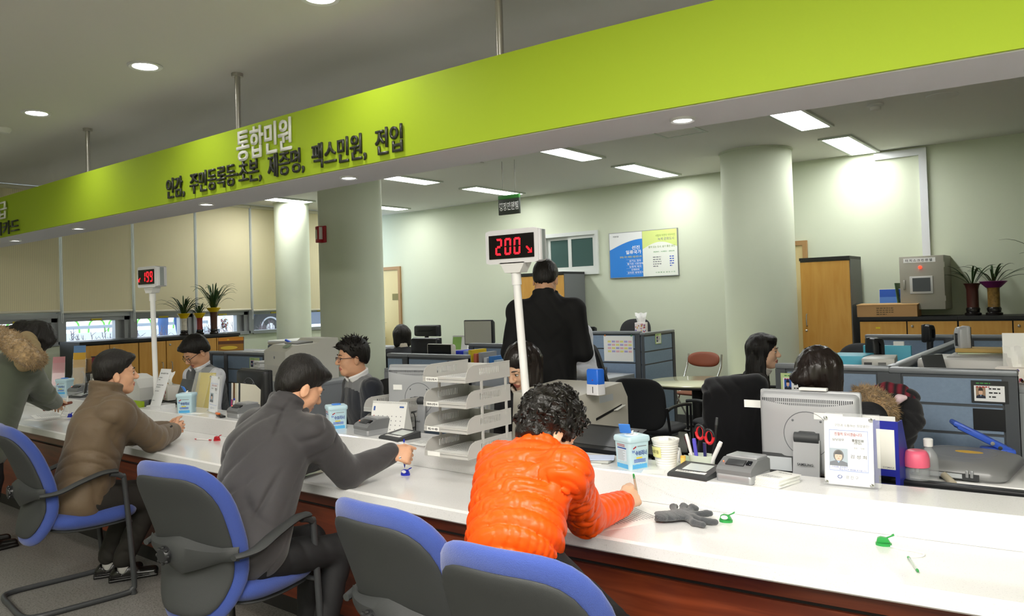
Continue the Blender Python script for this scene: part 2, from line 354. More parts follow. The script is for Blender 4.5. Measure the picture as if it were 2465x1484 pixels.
MB().b2((-.2, -.2, -.006), (.2, -.17, 0)).b2((-.2, .17, -.006), (.2, .2, 0)).b2((-.2, -.17, -.006), (-.17, .17, 0)).b2((.17, -.17, -.006), (.2, .17, 0)).obj('hatch_rim', fit_frame, t)
MB().b2((-.168, -.168, -.003), (.168, .168, 0)).obj('hatch_panel', ceilm, t)
# unseen fill panels added behind the camera, in place of bounced flash
for x, y, e_ in ((-.9, .2, 1.3), (1.5, .3, 1.4), (-4.8, -1.8, 1.1), (-1.2, -2.2, 1), (1.4, -2.2, 1)):
    t = thing('ceiling_light', 'added unseen square fill light panel behind the viewer', 'ceiling light', (x, y, CEIL), 0, 'added fill light panels')
    MB().b2((-.62, -.62, -.02), (.62, -.6, 0)).b2((-.62, .6, -.02), (.62, .62, 0)).b2((-.62, -.6, -.02), (-.6, .6, 0)).b2((.6, -.6, -.02), (.62, .6, 0)).obj('light_frame', fit_frame, t)
    MB().b2((-.6, -.6, -.012), (.6, .6, -.004)).obj('diffuser', M('lit_fill_diffuser_%d' % (e_*100), 'FFFAF2', .5, emit=FILL_E*e_), t)

# ---------------------------------------------------------------- hanging fascia
FAS = [(-9.30, 2.83), (-7.9, 2.79), (-6.2, 2.73), (-4.4, 2.685), (-2.56, 2.643), (-1.8, 2.643), (-1.13, 2.68), (-.17, 2.745), (1.2, 2.86), (3.98, 3.08)]
lime = M('lime_panel', 'A6C02C', .62, bump=.03, bs=40, spec=.3); soff = M('soffit_white', 'D5D3D6', .6, bump=.03, bs=80)
fa = thing('hanging_fascia', 'long lime green hanging sign beam over the service counter', 'sign', (-4, 2.7, 2.25))
def L_(pts, o): return [Vector((p.x-o[0], p.y-o[1], 0)) for p in pts]
fp = L_(plan(FAS, .2), (-4, 2.7, 2.25)); 
MB().sweep(fp, [(.012, 0), (.37, 0), (.37, .36), (.012, .36)]).obj('beam_box', soff, fa)
MB().sweep(fp, [(0, .004), (.012, .004), (.012, .365), (0, .365)]).obj('front_panel', lime, fa)
p = PY(52, 520, 2.78); MB().b2((p.x+4-.003, p.y-2.7-.001, .01), (p.x+4+.001, p.y-2.7+.02, .355)).obj('panel_seam', M('seam_dark', '4C6414', .5, bump=.02), fa)
for px_, py_ in ((1184, 139), (548, 316), (193, 420), (-190, 500), (2600, -400)):
    q = PZ(px_, py_, 2.61) if px_ < 2600 else Vector((.0, 2.78, 2.61))
    yy = np.interp(q.x, [a for a, b in FAS], [b for a, b in FAS])+.06
    MB().cyl((q.x+4, yy-2.7, .355), (q.x+4, yy-2.7, CEIL-2.25), .017, n=14).cyl((q.x+4, yy-2.7, CEIL-2.25-.02), (q.x+4, yy-2.7, CEIL-2.25), .034, n=18).obj('hanger_rod', steel, fa)
kw = M('letter_white', 'F2F3EE', .35, bump=.02); kd = M('letter_charcoal', '33352F', .35, bump=.02)
def fitted(body, mat, parent, o, right, up, w, h, ext, off=.0, name='lettering'):
    """lettering scaled to a width and height, centred on o"""
    ob = txt(body, 1, mat, None, (0, 0, 0), (1, 0, 0), (0, 1, 0), 0, off, name=name)
    me = ob.data; xs = [v.co.x for v in me.vertices]; ys = [v.co.y for v in me.vertices]
    if not xs: return ob
    cx, cy = (min(xs)+max(xs))/2, (min(ys)+max(ys))/2; sx = w/(max(xs)-min(xs)); sy = (h/(max(ys)-min(ys))) if h else sx
    mm = frame(o, right, up)@Matrix.Diagonal((sx, sy, 1, 1))@Matrix.Translation((-cx, -cy, 0))
    if ext:
        bm = bmesh.new(); bm.from_mesh(me); r = bmesh.ops.extrude_face_region(bm, geom=list(bm.faces))
        for v in r['geom']:
            if isinstance(v, bmesh.types.BMVert): v.co.z += ext
        bmesh.ops.recalc_face_normals(bm, faces=bm.faces); bm.to_mesh(me); bm.free()
    me.transform(mm)
    if parent is not None: ob.parent = parent
    return ob
def on_fascia(body, mat, a, b, z, h, off, ext=.010):
    pa = PY(a[0], a[1], 2.66); ya = np.interp(pa.x, [q[0] for q in FAS], [q[1] for q in FAS]); pa = PY(a[0], a[1], ya-.004)
    pb = PY(b[0], b[1], 2.66); yb = np.interp(pb.x, [q[0] for q in FAS], [q[1] for q in FAS]); pb = PY(b[0], b[1], yb-.004)
    c = (pa+pb)/2; c.z = z; rt = pb-pa; rt.z = 0
    return fitted(body, mat, fa, c-Vector((-4, 2.7, 2.25)), rt, (0, 0, 1), rt.length, h, ext, off)
on_fascia('통합민원', kw, (572, 350), (703, 320), 2.503, .185, .012)
on_fascia('인감,  주민등록등·초본,  제증명,  팩스민원,  전입', kd, (403, 455), (970, 335), 2.343, .14, .008)
on_fascia('발급', kw, (-22, 520), (17, 505), 2.49, .16, .012)
on_fascia('복지카드', kd, (-30, 570), (47, 545), 2.325, .12, .008)
# ---------------------------------------------------------------- smooth solids: distance fields polygonised into one surface
def V(*a): return np.array(a, float)
def unit(a): a = np.asarray(a, float); return a/np.linalg.norm(a)
class SDF:
    def __init__(s, h=.006): s.h = h; s.p = []; s.post = []
    def add(s, fn, lo, hi, k, op): s.p.append((fn, np.array(lo, float), np.array(hi, float), k, op)); return s
    def cap(s, a, b, ra, rb=None, k=.03, op='+', rib=None):
        a, b = V(*a), V(*b); rb = ra if rb is None else rb; ab = b-a; L2 = max(1e-9, ab@ab); L = L2**.5
        def fn(P):
            t = np.clip(((P-a)@ab)/L2, 0, 1); q = P-a-t[..., None]*ab; r = ra+t*(rb-ra)
            if rib is not None:
                sp, am, ph = rib; r = r+am*(np.abs(np.sin(np.pi*(((P-a)@ab)/L+ph)/sp))**.55-.7)
            return np.sqrt((q*q).sum(-1))-r
        m = max(ra, rb)+(rib[1] if rib else 0); return s.add(fn, np.minimum(a, b)-m, np.maximum(a, b)+m, k, op)
    def ell(s, c, r, R=None, k=.02, op='+'):
        c = V(*c); r = V(*r); R = np.eye(3) if R is None else np.asarray(R)
        def fn(P):
            q = (P-c)@R; k0 = np.sqrt(((q/r)**2).sum(-1)); k1 = np.sqrt(((q/(r*r))**2).sum(-1))+1e-9; return k0*(k0-1)/k1
        m = np.abs(R)@r; return s.add(fn, c-m, c+m, k, op)
    def ecap(s, a, b, u, wa, va, wb=None, vb=None, k=.03, op='+', rib=None):
        """flattened capsule: half width w along u, half depth v across"""
        a, b = V(*a), V(*b); wb = wa if wb is None else wb; vb = va if vb is None else vb; ab = b-a; L = np.linalg.norm(ab)+1e-9; ax = ab/L
        u = np.asarray(u, float); u = unit(u-ax*(u@ax)); v = np.cross(ax, u)
        def fn(P):
            s_ = (P-a)@ax; t = np.clip(s_/L, 0, 1); q = P-a-(t*L)[..., None]*ax; w_ = wa+t*(wb-wa); v_ = va+t*(vb-va)
            if rib is not None:
                e = rib[1]*(np.abs(np.sin(np.pi*(s_+rib[2])/rib[0]))**.55-.7); w_ = w_+e; v_ = v_+e
            mn = np.minimum(w_, v_); return (np.sqrt(((q@u)/w_)**2+((q@v)/v_)**2+((q@ax)/mn)**2)-1)*mn
        m = max(wa, wb, va, vb)+.01; return s.add(fn, np.minimum(a, b)-m, np.maximum(a, b)+m, k, op)
    def box(s, c, hs, R=None, r=.01, k=.01, op='+'):
        c = V(*c); hs = V(*hs)-r; R = np.eye(3) if R is None else np.asarray(R)
        def fn(P):
            q = np.abs((P-c)@R)-hs; return np.sqrt((np.maximum(q, 0)**2).sum(-1))+np.minimum(q.max(-1), 0)-r
        m = np.abs(R)@(hs+r); return s.add(fn, c-m, c+m, k, op)
    def chain(s, pts, rs, k=.01, op='+'):
        for i in range(len(pts)-1): s.cap(pts[i], pts[i+1], rs[i], rs[i+1], k, op)
        return s
    def solve(s, disp=None, clip=None):
        h = s.h; lo = np.min([p[1] for p in s.p if p[4] == '+'], axis=0)-3*h-.01; hi = np.max([p[2] for p in s.p if p[4] == '+'], axis=0)+3*h+.01
        if clip is not None: lo = np.maximum(lo, clip[0]); hi = np.minimum(hi, clip[1])
        n = np.ceil((hi-lo)/h).astype(int)+1; D = np.full(n, .2, np.float32); ax = [lo[i]+h*np.arange(n[i]) for i in range(3)]
        for fn, l, u, k, op in s.p:
            mg = k+3*h; i0 = np.clip(np.floor((l-mg-lo)/h).astype(int), 0, n); i1 = np.clip(np.ceil((u+mg-lo)/h).astype(int)+1, 0, n)
            if (i1 <= i0).any(): continue
            G = np.stack(np.meshgrid(*[ax[i][i0[i]:i1[i]] for i in range(3)], indexing='ij'), -1); d = fn(G).astype(np.float32)
            sl = tuple(slice(i0[i], i1[i]) for i in range(3)); E = D[sl]
            if op == '+': t = np.maximum(k-np.abs(E-d), 0)/max(k, 1e-6); D[sl] = np.minimum(E, d)-t*t*k/4
            else: t = np.maximum(k-np.abs(E+d), 0)/max(k, 1e-6); D[sl] = np.maximum(E, -d)+t*t*k/4
        for f, l, u, k in s.post:       # cuts: keep where f<0
            i0 = np.clip(np.floor((np.array(l)-lo)/h).astype(int), 0, n); i1 = np.clip(np.ceil((np.array(u)-lo)/h).astype(int)+1, 0, n)
            if (i1 <= i0).any(): continue
            G = np.stack(np.meshgrid(*[ax[i][i0[i]:i1[i]] for i in range(3)], indexing='ij'), -1); sl = tuple(slice(i0[i], i1[i]) for i in range(3)); E = D[sl]; d = f(G)
            t = np.maximum(k-np.abs(E-d), 0)/max(k, 1e-6); D[sl] = np.maximum(E, d)+t*t*k/4
        if disp is not None:
            idx = np.nonzero(np.abs(D) < .03); P = np.stack([ax[i][idx[i]] for i in range(3)], -1); D[idx] += disp(P).astype(np.float32)
        return nets(D, lo, h)
def nets(D, lo, h):
    ins = D < 0; nx, ny, nz = D.shape
    c = [ins[i:nx-1+i, j:ny-1+j, k:nz-1+k] for i in (0, 1) for j in (0, 1) for k in (0, 1)]
    cnt = sum(x.astype(np.int8) for x in c); act = (cnt > 0) & (cnt < 8); I, J, K = np.nonzero(act); N = len(I)
    idm = np.full(act.shape, -1, np.int64); idm[I, J, K] = np.arange(N)
    acc = np.zeros((N, 3)); num = np.zeros(N)
    cor = [(i, j, k) for i in (0, 1) for j in (0, 1) for k in (0, 1)]; val = {q: D[I+q[0], J+q[1], K+q[2]].astype(float) for q in cor}
    for a in cor:
        for ax in range(3):
            if a[ax] == 0:
                b = list(a); b[ax] = 1; b = tuple(b); va, vb = val[a], val[b]; x = (va < 0) != (vb < 0)
                t = np.where(x, va/np.where(x, va-vb, 1), 0); p = np.tile(np.array(a, float), (N, 1)); p[:, ax] = t; acc += p*x[:, None]; num += x
    vs = lo+h*(np.stack([I, J, K], -1)+acc/num[:, None]); fs = []
    for ax in range(3):
        sl0 = [slice(1, -1)]*3; sl1 = [slice(1, -1)]*3; sl0[ax] = slice(0, -1); sl1[ax] = slice(1, None)
        a, b = ins[tuple(sl0)], ins[tuple(sl1)]; e = np.nonzero(a != b); flip = b[e]
        o = [e[i]+(0 if i == ax else 1) for i in range(3)]; u, w = (ax+1) % 3, (ax+2) % 3; q = []
        for du, dw in ((-1, -1), (0, -1), (0, 0), (-1, 0)):
            cc = [x.copy() for x in o]; cc[u] = cc[u]+du; cc[w] = cc[w]+dw; q.append(idm[cc[0], cc[1], cc[2]])
        q = np.stack(q, -1); q[flip] = q[flip][:, ::-1]; fs.append(q)
    return vs, np.concatenate(fs)
def surf(name, vf, mats, parent=None, origin=(0, 0, 0), matfn=None, relax=1):
    vs, fs = vf; vs = vs.copy()
    for _ in range(relax):
        s_ = np.zeros_like(vs); n_ = np.zeros(len(vs))
        for i in range(4):
            a, b = fs[:, i], fs[:, (i+1) % 4]
            for q in range(3): s_[:, q] += np.bincount(a, vs[b, q], len(vs))+np.bincount(b, vs[a, q], len(vs))
            n_ += np.bincount(a, minlength=len(vs))+np.bincount(b, minlength=len(vs))
        vs = vs*.5+.5*s_/np.maximum(n_, 1)[:, None]
    me = bpy.data.meshes.new(name); me.vertices.add(len(vs)); me.vertices.foreach_set('co', (vs-np.array(origin)).astype(np.float32).ravel())
    me.loops.add(len(fs)*4); me.loops.foreach_set('vertex_index', fs.astype(np.int32).ravel()); me.polygons.add(len(fs)); me.polygons.foreach_set('loop_start', np.arange(0, len(fs)*4, 4, dtype=np.int32))
    for m_ in (mats if isinstance(mats, (list, tuple)) else [mats]): me.materials.append(m_)
    if matfn is not None: me.polygons.foreach_set('material_index', matfn(vs[fs].mean(1)).astype(np.int32))
    me.update(calc_edges=True); me.validate(); me.polygons.foreach_set('use_smooth', np.ones(len(me.polygons), bool))
    o = bpy.data.objects.new(name, me); COL.objects.link(o)
    if parent is not None: o.parent = parent
    return o
def wrinkle(seed, amp, fr, dirs=None):
    """cloth folds: short narrow valleys, bent by slow waves, between soft bulges"""
    r = np.random.RandomState(seed); D1 = [unit(d) for d in dirs] if dirs is not None else [unit(r.randn(3)) for _ in range(3)]
    W2 = r.randn(3, 3)*fr*.30; ph = r.rand(3, 4)*6.28; M1 = r.randn(3, 2, 3)*7
    def f(P):
        out = 0
        for i, d in enumerate(D1):
            w_ = P@d*fr*(.8+.25*i)+1.3*np.sin(P@W2[i % 3]+ph[i % 3, 0])+ph[i % 3, 1]; s_ = np.sin(w_)
            mk = np.clip(.9*np.sin(P@M1[i % 3, 0]+ph[i % 3, 2])*np.sin(P@M1[i % 3, 1]+ph[i % 3, 3])+.25, 0, 1)
            out = out+(np.exp(-(s_/.34)**2)-.25*s_*s_)*mk
        return amp*out
    return f
def fur(seed, amp, fr, stretch=None):
    r = np.random.RandomState(seed); Ks = r.randn(14, 3); Ks = Ks/np.linalg.norm(Ks, axis=1)[:, None]*fr*(.6+.9*r.rand(14))[:, None]
    if stretch is not None: Ks = Ks*np.array(stretch)
    ph = r.rand(14)*6.28
    return lambda P: amp*np.sin(P@Ks.T+ph).sum(-1)/3.7
def strands(name, vf, n, L, mat, parent, org, seed=1, droop=.4):
    """short soft tufts standing on a furry surface"""
    vs, fs = vf; r = np.random.RandomState(seed); f = fs[r.choice(len(fs), n)]; q = vs[f]; nm = np.cross(q[:, 2]-q[:, 0], q[:, 3]-q[:, 1]); nm /= np.linalg.norm(nm, axis=1)[:, None]+1e-9
    c = q.mean(1)-org; d = nm+r.randn(n, 3)*.45+np.array([0, 0, -droop]); d /= np.linalg.norm(d, axis=1)[:, None]; s_ = np.cross(d, r.randn(n, 3)); s_ /= np.linalg.norm(s_, axis=1)[:, None]; t_ = np.cross(d, s_); l = L*(.5+r.rand(n))[:, None]; w_ = .0022
    P = np.stack([c+s_*w_, c-s_*w_*.5+t_*w_*.87, c-s_*w_*.5-t_*w_*.87, c+d*l], 1).reshape(-1, 3); b = np.arange(n)[:, None]*4
    F_ = np.concatenate([b+np.array([[0, 1, 3]]), b+np.array([[1, 2, 3]]), b+np.array([[2, 0, 3]])]); me = bpy.data.meshes.new(name); me.from_pydata(P.tolist(), [], F_.tolist()); me.materials.append(mat); o = bpy.data.objects.new(name, me); COL.objects.link(o); o.parent = parent; o['kind'] = 'stuff'; return o
# -------- people
def basis(fwd, up=(0, 0, 1), roll=0):
    f = unit(fwd); r = unit(np.cross(f, up)); u = np.cross(r, f)
    if roll: c, s_ = math.cos(roll), math.sin(roll); r, u = r*c+u*s_, u*c-r*s_
    return np.stack([r, f, u], 1)                     # columns: right, forward, up
def yaw_dir(deg, pitch=0):
    """0 deg looks along +Y, positive turns to +X; pitch down negative"""
    a, p = math.radians(deg), math.radians(pitch); return V(math.sin(a)*math.cos(p), math.cos(a)*math.cos(p), math.sin(p))
class Head:
    def __init__(s, c, fwd, sc=1, roll=0): s.c = V(*c); s.R = basis(fwd, roll=roll); s.s = sc
    def T(s, x, y, z): return s.c+s.R@(V(x, y, z)*s.s)
    def loc(s, P): return ((P-s.c)@s.R)/s.s
    def build(s, S, neck, fem=False):
        q = s.s; E = lambda c, r, k=.02, op='+', R=None: S.ell(s.T(*c), V(*r)*q, s.R if R is None else s.R@R, k*q, op)
        E((0, -.012, .045), (.073, .093, .083)); E((0, .028, -.028), (.058 if fem else .061, .06, .083), .03); E((0, .058, -.092), (.026 if fem else .034, .026, .022), .03)
        for sx in (-1, 1):
            E((sx*.036, .052, -.028), (.026, .03, .03), .02); E((sx*.05, .0, -.07), (.016, .04, .026), .03)
            E((sx*.0315, .096, .004), (.018, .016, .0115), .012, '-')
            E((sx*.0315, .076, .001), (.0145, .0125, .0125), .003)
            E((sx*.078, -.006, -.014), (.0075, .019, .031), .006, '+', np.array(Euler((0, 0, -sx*.35)).to_matrix())); E((sx*.088, -.0, -.012), (.005, .009, .016), .006, '-')
            E((sx*.0115, .1, -.031), (.0085, .011, .008), .008)
            S.ecap(s.T(sx*.014, .086, .021), s.T(sx*.047, .074, .021), s.R[:, 2], .008*q, .008*q, None, None, .015)
        S.cap(s.T(0, .082, .018), s.T(0, .108, -.024), .0065*q, .011*q, .014)
        E((0, .083, -.058), (.024, .013, .0075), .008); E((0, .081, -.071), (.019, .012, .008), .008); E((0, .097, -.0645), (.024, .006, .0012), .003, '-')
        S.cap(s.T(0, -.022, -.05), neck, .052*q*(.88 if fem else 1), .055*q*(.9 if fem else 1.05), .03)
        return s
    def matfn(s):
        def f(C):
            L = s.loc(C); lip = ((L[:, 0]/.024)**2+((L[:, 2]+.0645)/.0125)**2 < 1) & (L[:, 1] > .078); return np.where(lip, 1, 0)
        return f
    def extras(s, root, org, hair, iris=True):
        """eyes and brows as small meshes"""
        q = s.s; org = V(*org); Rm = Matrix(s.R.tolist())
        for sx in (-1, 1):
            e = MB(); e.sph(s.T(sx*.0315, .0795, .0005)-org, (.0135*q, .0108*q, .0062*q), 14, 0, Rm); e.sph(s.T(sx*.0315, .0868, .0)-org, (.0055*q, .0042*q, .0055*q), 12, 1, Rm)
            e.tube([s.T(sx*(.0315-.016), .084, .003)-org, s.T(sx*.0315, .0905, .0085)-org, s.T(sx*(.0315+.016), .081, .005)-org], [.001*q, .002*q, .0012*q], 6, 1)
            e.obj('eye', [M('eye_white', 'E4DFD8', .3, bump=.01), M('eye_dark', '1A1412', .2, bump=.01)], root)
            MB().tube([s.T(sx*.013, .0935, .0235)-org, s.T(sx*.03, .0935, .0285)-org, s.T(sx*.05, .079, .024)-org], [.0022*q, .0034*q, .0012*q], 6).obj('eyebrow', hair, root)
    def glasses(s, root, org, fm, rx=.024, rz=.015):
        q = s.s; org = V(*org); g = MB(); ln = MB()
        for sx in (-1, 1):
            ring = [Vector(s.T(sx*.0325+rx*math.copysign(abs(math.cos(a))**.7, math.cos(a)), .104-.006*abs(math.cos(a)), -.004+rz*math.copysign(abs(math.sin(a))**.7, math.sin(a)))-org) for a in [2*math.pi*k/20 for k in range(20)]]
            g.tube(ring, .0016*q, 6, 0, True); ln.add(ring, [tuple(range(20))])
            g.tube([Vector(s.T(sx*(.0325+rx), .1, .002)-org), Vector(s.T(sx*.074, .085, .006)-org), Vector(s.T(sx*.086, .0, .006)-org), Vector(s.T(sx*.086, -.022, -.006)-org)], [.002*q, .0024*q, .0022*q, .0016*q], 6)
        g.tube([Vector(s.T(-.0095, .104, .0)-org), Vector(s.T(0, .108, .003)-org), Vector(s.T(.0095, .104, .0)-org)], .0014*q, 6)
        o = g.obj('glasses', fm, root); ln.obj('lenses', M('lens_clear', 'FFFFFF', .05, alpha=.08), o)
def hand(S, w, d, n, t, curl=(.5, .5, .5, .5), sc=1, thumb=(.6, .6, .35), k=.006, tcurl=.5, spread=.05):
    """palm and five fingers: w wrist, d towards fingers, n out of the palm, t towards the thumb"""
    w = V(*w); d = unit(d); t = unit(np.asarray(t, float)-d*(np.asarray(t, float)@d)); n_ = np.cross(d, t); n_ = n_ if n_@np.asarray(n, float) > 0 else -n_; n = n_; q = sc
    S.ecap(w-d*.03*q, w+d*.02*q, t, .027*q, .021*q, .031*q, .018*q, .012)
    S.ecap(w+d*.02*q, w+d*.075*q, t, .031*q, .017*q, .038*q, .0135*q, .012); tips = []
    for i, (off, L) in enumerate(zip((.029, .0095, -.0105, -.029), (.068, .076, .07, .055))):
        b = w+d*(.088-.004*abs(i-1.3))*q+t*off*q; a = 0; p = b; dr = unit(d+t*spread*(1.5-i)); S.cap(w+d*.055*q+t*off*.8*q, b, .0105*q, .0098*q, .008)
        for j, (f_, r0, r1) in enumerate(((.45, .0095, .0086), (.31, .0086, .0078), (.24, .0078, .0066))):
            a += curl[i]*(1.25, 1.45, .8)[j]; e = p+(dr*math.cos(a)+n*math.sin(a))*L*f_*q; S.cap(p, e, r0*q, r1*q, k*.6); p = e
        tips.append(p)
    b = w+d*.022*q+t*.026*q; td = unit(t*thumb[0]+d*thumb[1]+n*thumb[2]); e = b+td*.042*q; S.cap(w+d*.015*q+t*.012*q, b, .015*q, .014*q, .012); S.cap(b, e, .0135*q, .0105*q, .008)
    td2 = unit(td+d*tcurl*.6-t*tcurl*.5+n*tcurl*.3); m_ = e+td2*.03*q; S.cap(e, m_, .0105*q, .0092*q, k); S.cap(m_, m_+unit(td2+d*.2)*.022*q, .0092*q, .0072*q, k); return tips
# ---------------------------------------------------------------- service counter
ZC, ZL = .73, .84
CF = [(-9.3, 2.5), (-7.5, 2.45), (-6.6, 2.425), (-5.7, 2.395), (-4.43, 2.365), (-2.98, 2.33), (-2.05, 2.324), (-1.417, 2.33), (-.98, 2.347), (-.56, 2.38), (-.208, 2.407), (2.2, 2.6)]
LF = [(-9.3, 3.0), (-7.5, 2.95), (-6.6, 2.93), (-5.7, 2.89), (-4.4, 2.87), (-2.6, 2.84), (-1.7, 2.81), (-1.1, 2.825), (-.7, 2.835), (-.24, 2.87), (2.2, 3.06)]
quartz = speckle('white_quartz', 'E6E6E5', [('D4D4D2', 260, .62), ('A6A4A0', 190, .74)], .11)
mahog = wood('mahogany', '5A2413', '7E3A20', .3, (.6, 8, 8), 3); dark = M('dark_gap', '1C1A19', .6)
MB().sweep(plan(CF), [(0, .682), (.006, .676), (.56, .676), (.56, ZC), (.008, ZC), (0, ZC-.008)]).obj('counter_worktop', quartz)
tag(bpy.data.objects['counter_worktop'], 'long low white speckled counter slab where the visitors lean', 'counter')
for a, b, l in ((-9.3, -6.15, 'short raised white shelf at the far left end of the counter'), (-5.74, 2.2, 'long raised white shelf running along the back of the counter')):
    o = MB().sweep(plan(LF, .15, a, b), [(0, ZC+.001), (.03, ZC+.001), (.03, .80), (.26, .80), (.26, ZL), (.006, ZL), (0, ZL-.006)]).obj('counter_shelf', quartz); tag(o, l, 'counter shelf')
t = thing('counter_cladding', 'dark red mahogany panelled front under the white counter', 'counter')
MB().sweep(plan(CF), [(.10, .60), (.18, .60), (.18, .674), (.10, .674)]).obj('top_rail', mahog, t)
MB().sweep(plan(CF), [(.115, .585), (.18, .585), (.18, .6), (.115, .6)]).obj('groove', dark, t)
MB().sweep(plan(CF), [(.10, .10), (.18, .10), (.18, .585), (.10, .585)]).obj('front_panel', mahog, t)
MB().sweep(plan(CF), [(.13, .001), (.54, .001), (.54, .66), (.5, .66), (.5, .10), (.13, .10)]).obj('plinth', dark, t)
o = MB().b2((-6.13, 2.95, ZC+.002), (-5.76, 2.97, ZL+.04)).obj('divider_board', M('lime_board', '9CB81E', .5, bump=.03)); tag(o, 'small lime green upright board closing the gap between counter shelves', 'board')
desk_m = M('desk_grey', 'B9BAB6', .45, bump=.04, bs=60)
def desk(x0, x1, y0, y1, z, lbl, m=desk_m, edge=dark):
    t = thing('office_desk', lbl, 'desk', ((x0+x1)/2, (y0+y1)/2, 0), 0); a, b = (x1-x0)/2, (y1-y0)/2
    MB().box((0, 0, z-.015), (2*a, 2*b, .03), None, 0, .004).obj('desk_top', m, t)
    MB().b2((-a+.02, b-.06, .1), (a-.02, b-.04, z-.03)).obj('modesty_panel', M('desk_panel', '6B7076', .5, bump=.04), t)
    for sx in (-1, 1): MB().b2((sx*a-sx*.05, -b+.04, .002), (sx*a-sx*.02, b-.03, z-.03)).obj('leg', M('desk_panel'), t)
desk(-6.05, -4.0, 3.13, 3.36, .72, 'long narrow staff desk behind the left half of the counter shelf')
desk(-3.95, -1.0, 3.13, 3.36, .72, 'long narrow staff desk behind the grey letter trays')
desk(-.80, 1.4, 3.14, 4.30, .735, 'staff desk with black edge under the two grey flat devices', M('desk_white', 'D5D6D4', .45, bump=.04))

# ---------------------------------------------------------------- visitor chairs
bluef = M('blue_mesh_fabric', '344A94', .85, bump=.5, bs=420, sheen=.3); shellm = M('charcoal_shell', '343636', .55, bump=.25, bs=700); framem = M('charcoal_steel', '3A3C3E', .4, bump=.03)
def pillow(hw, prof, T, wrap=0, n=3.2, segs=56, rings=12, shrink=1, off=0, flat=False, sag=0):
    """rounded slab: hw(v) half width, prof(v)->(y,z), v in -1..1; thickness T"""
    vs = []; fs = []
    for side in (1, -1):
        for i in range(rings+1):
            rho = 1-(1-i/rings)**1.0 if i < rings else 1
            rho = math.sin(math.pi/2*i/rings)
            for k in range(segs):
                a = 2*math.pi*k/segs; c, s_ = math.cos(a), math.sin(a)
                q = (abs(c)**n+abs(s_)**n)**(-1/n)
                u, v = rho*q*c*shrink, rho*q*s_*shrink
                t = T*max(0, 1-rho**(14 if flat else 7))**.5
                y0, z0 = prof(v); y1, z1 = prof(v+.01); ty, tz = y1-y0, z1-z0; l = math.hypot(ty, tz); ny, nz = -tz/l, ty/l
                d = side*t+off
                vs.append((u*hw(v), y0+ny*d+wrap*u*u, z0+nz*d-sag*(1-u*u)*(1-v*v)))
    N = (rings+1)*segs
    for b, flip in ((0, 0), (N, 1)):
        for i in range(rings):
            for k in range(segs):
                l = (k+1) % segs; f = (b+i*segs+k, b+i*segs+l, b+(i+1)*segs+l, b+(i+1)*segs+k); fs.append(tuple(reversed(f)) if flip else f)
    return MB().add(vs, fs, 0, True)
def bez(pts, n=10, closed=False):
    """Catmull-Rom through points"""
    P = [Vector(p) for p in pts]; out = []; N = len(P)
    for i in range(N if closed else N-1):
        a, b, c, d = (P[(i-1) % N] if closed or i else P[0]), P[i], P[(i+1) % N], (P[(i+2) % N] if closed or i < N-2 else P[-1])
        for k in range(n):
            t = k/n; out.append(.5*((2*b)+(c-a)*t+(2*a-5*b+4*c-d)*t*t+(3*b-a-3*c+d)*t**3))
    if not closed: out.append(P[-1])
    return out
def interp(x, xs, ys): return float(np.interp(x, xs, ys))
_sp = np.linspace(-1.2, 1.2, 97)
def smooth_prof(xs, ys):
    v = np.interp(_sp, xs, ys); k = np.hanning(19); k /= k.sum(); v = np.convolve(np.pad(v, 9, mode='edge'), k, 'valid'); return lambda t: float(np.interp(t, _sp, v))
by = smooth_prof([-1, -.4, 0, .5, 1, 1.2], [-.225, -.165, -.18, -.24, -.32, -.35]); bh = smooth_prof([-1, -.5, 0, .6, 1], [.19, .23, .245, .252, .243])
def bprof(v): return by(v), .655+.325*v
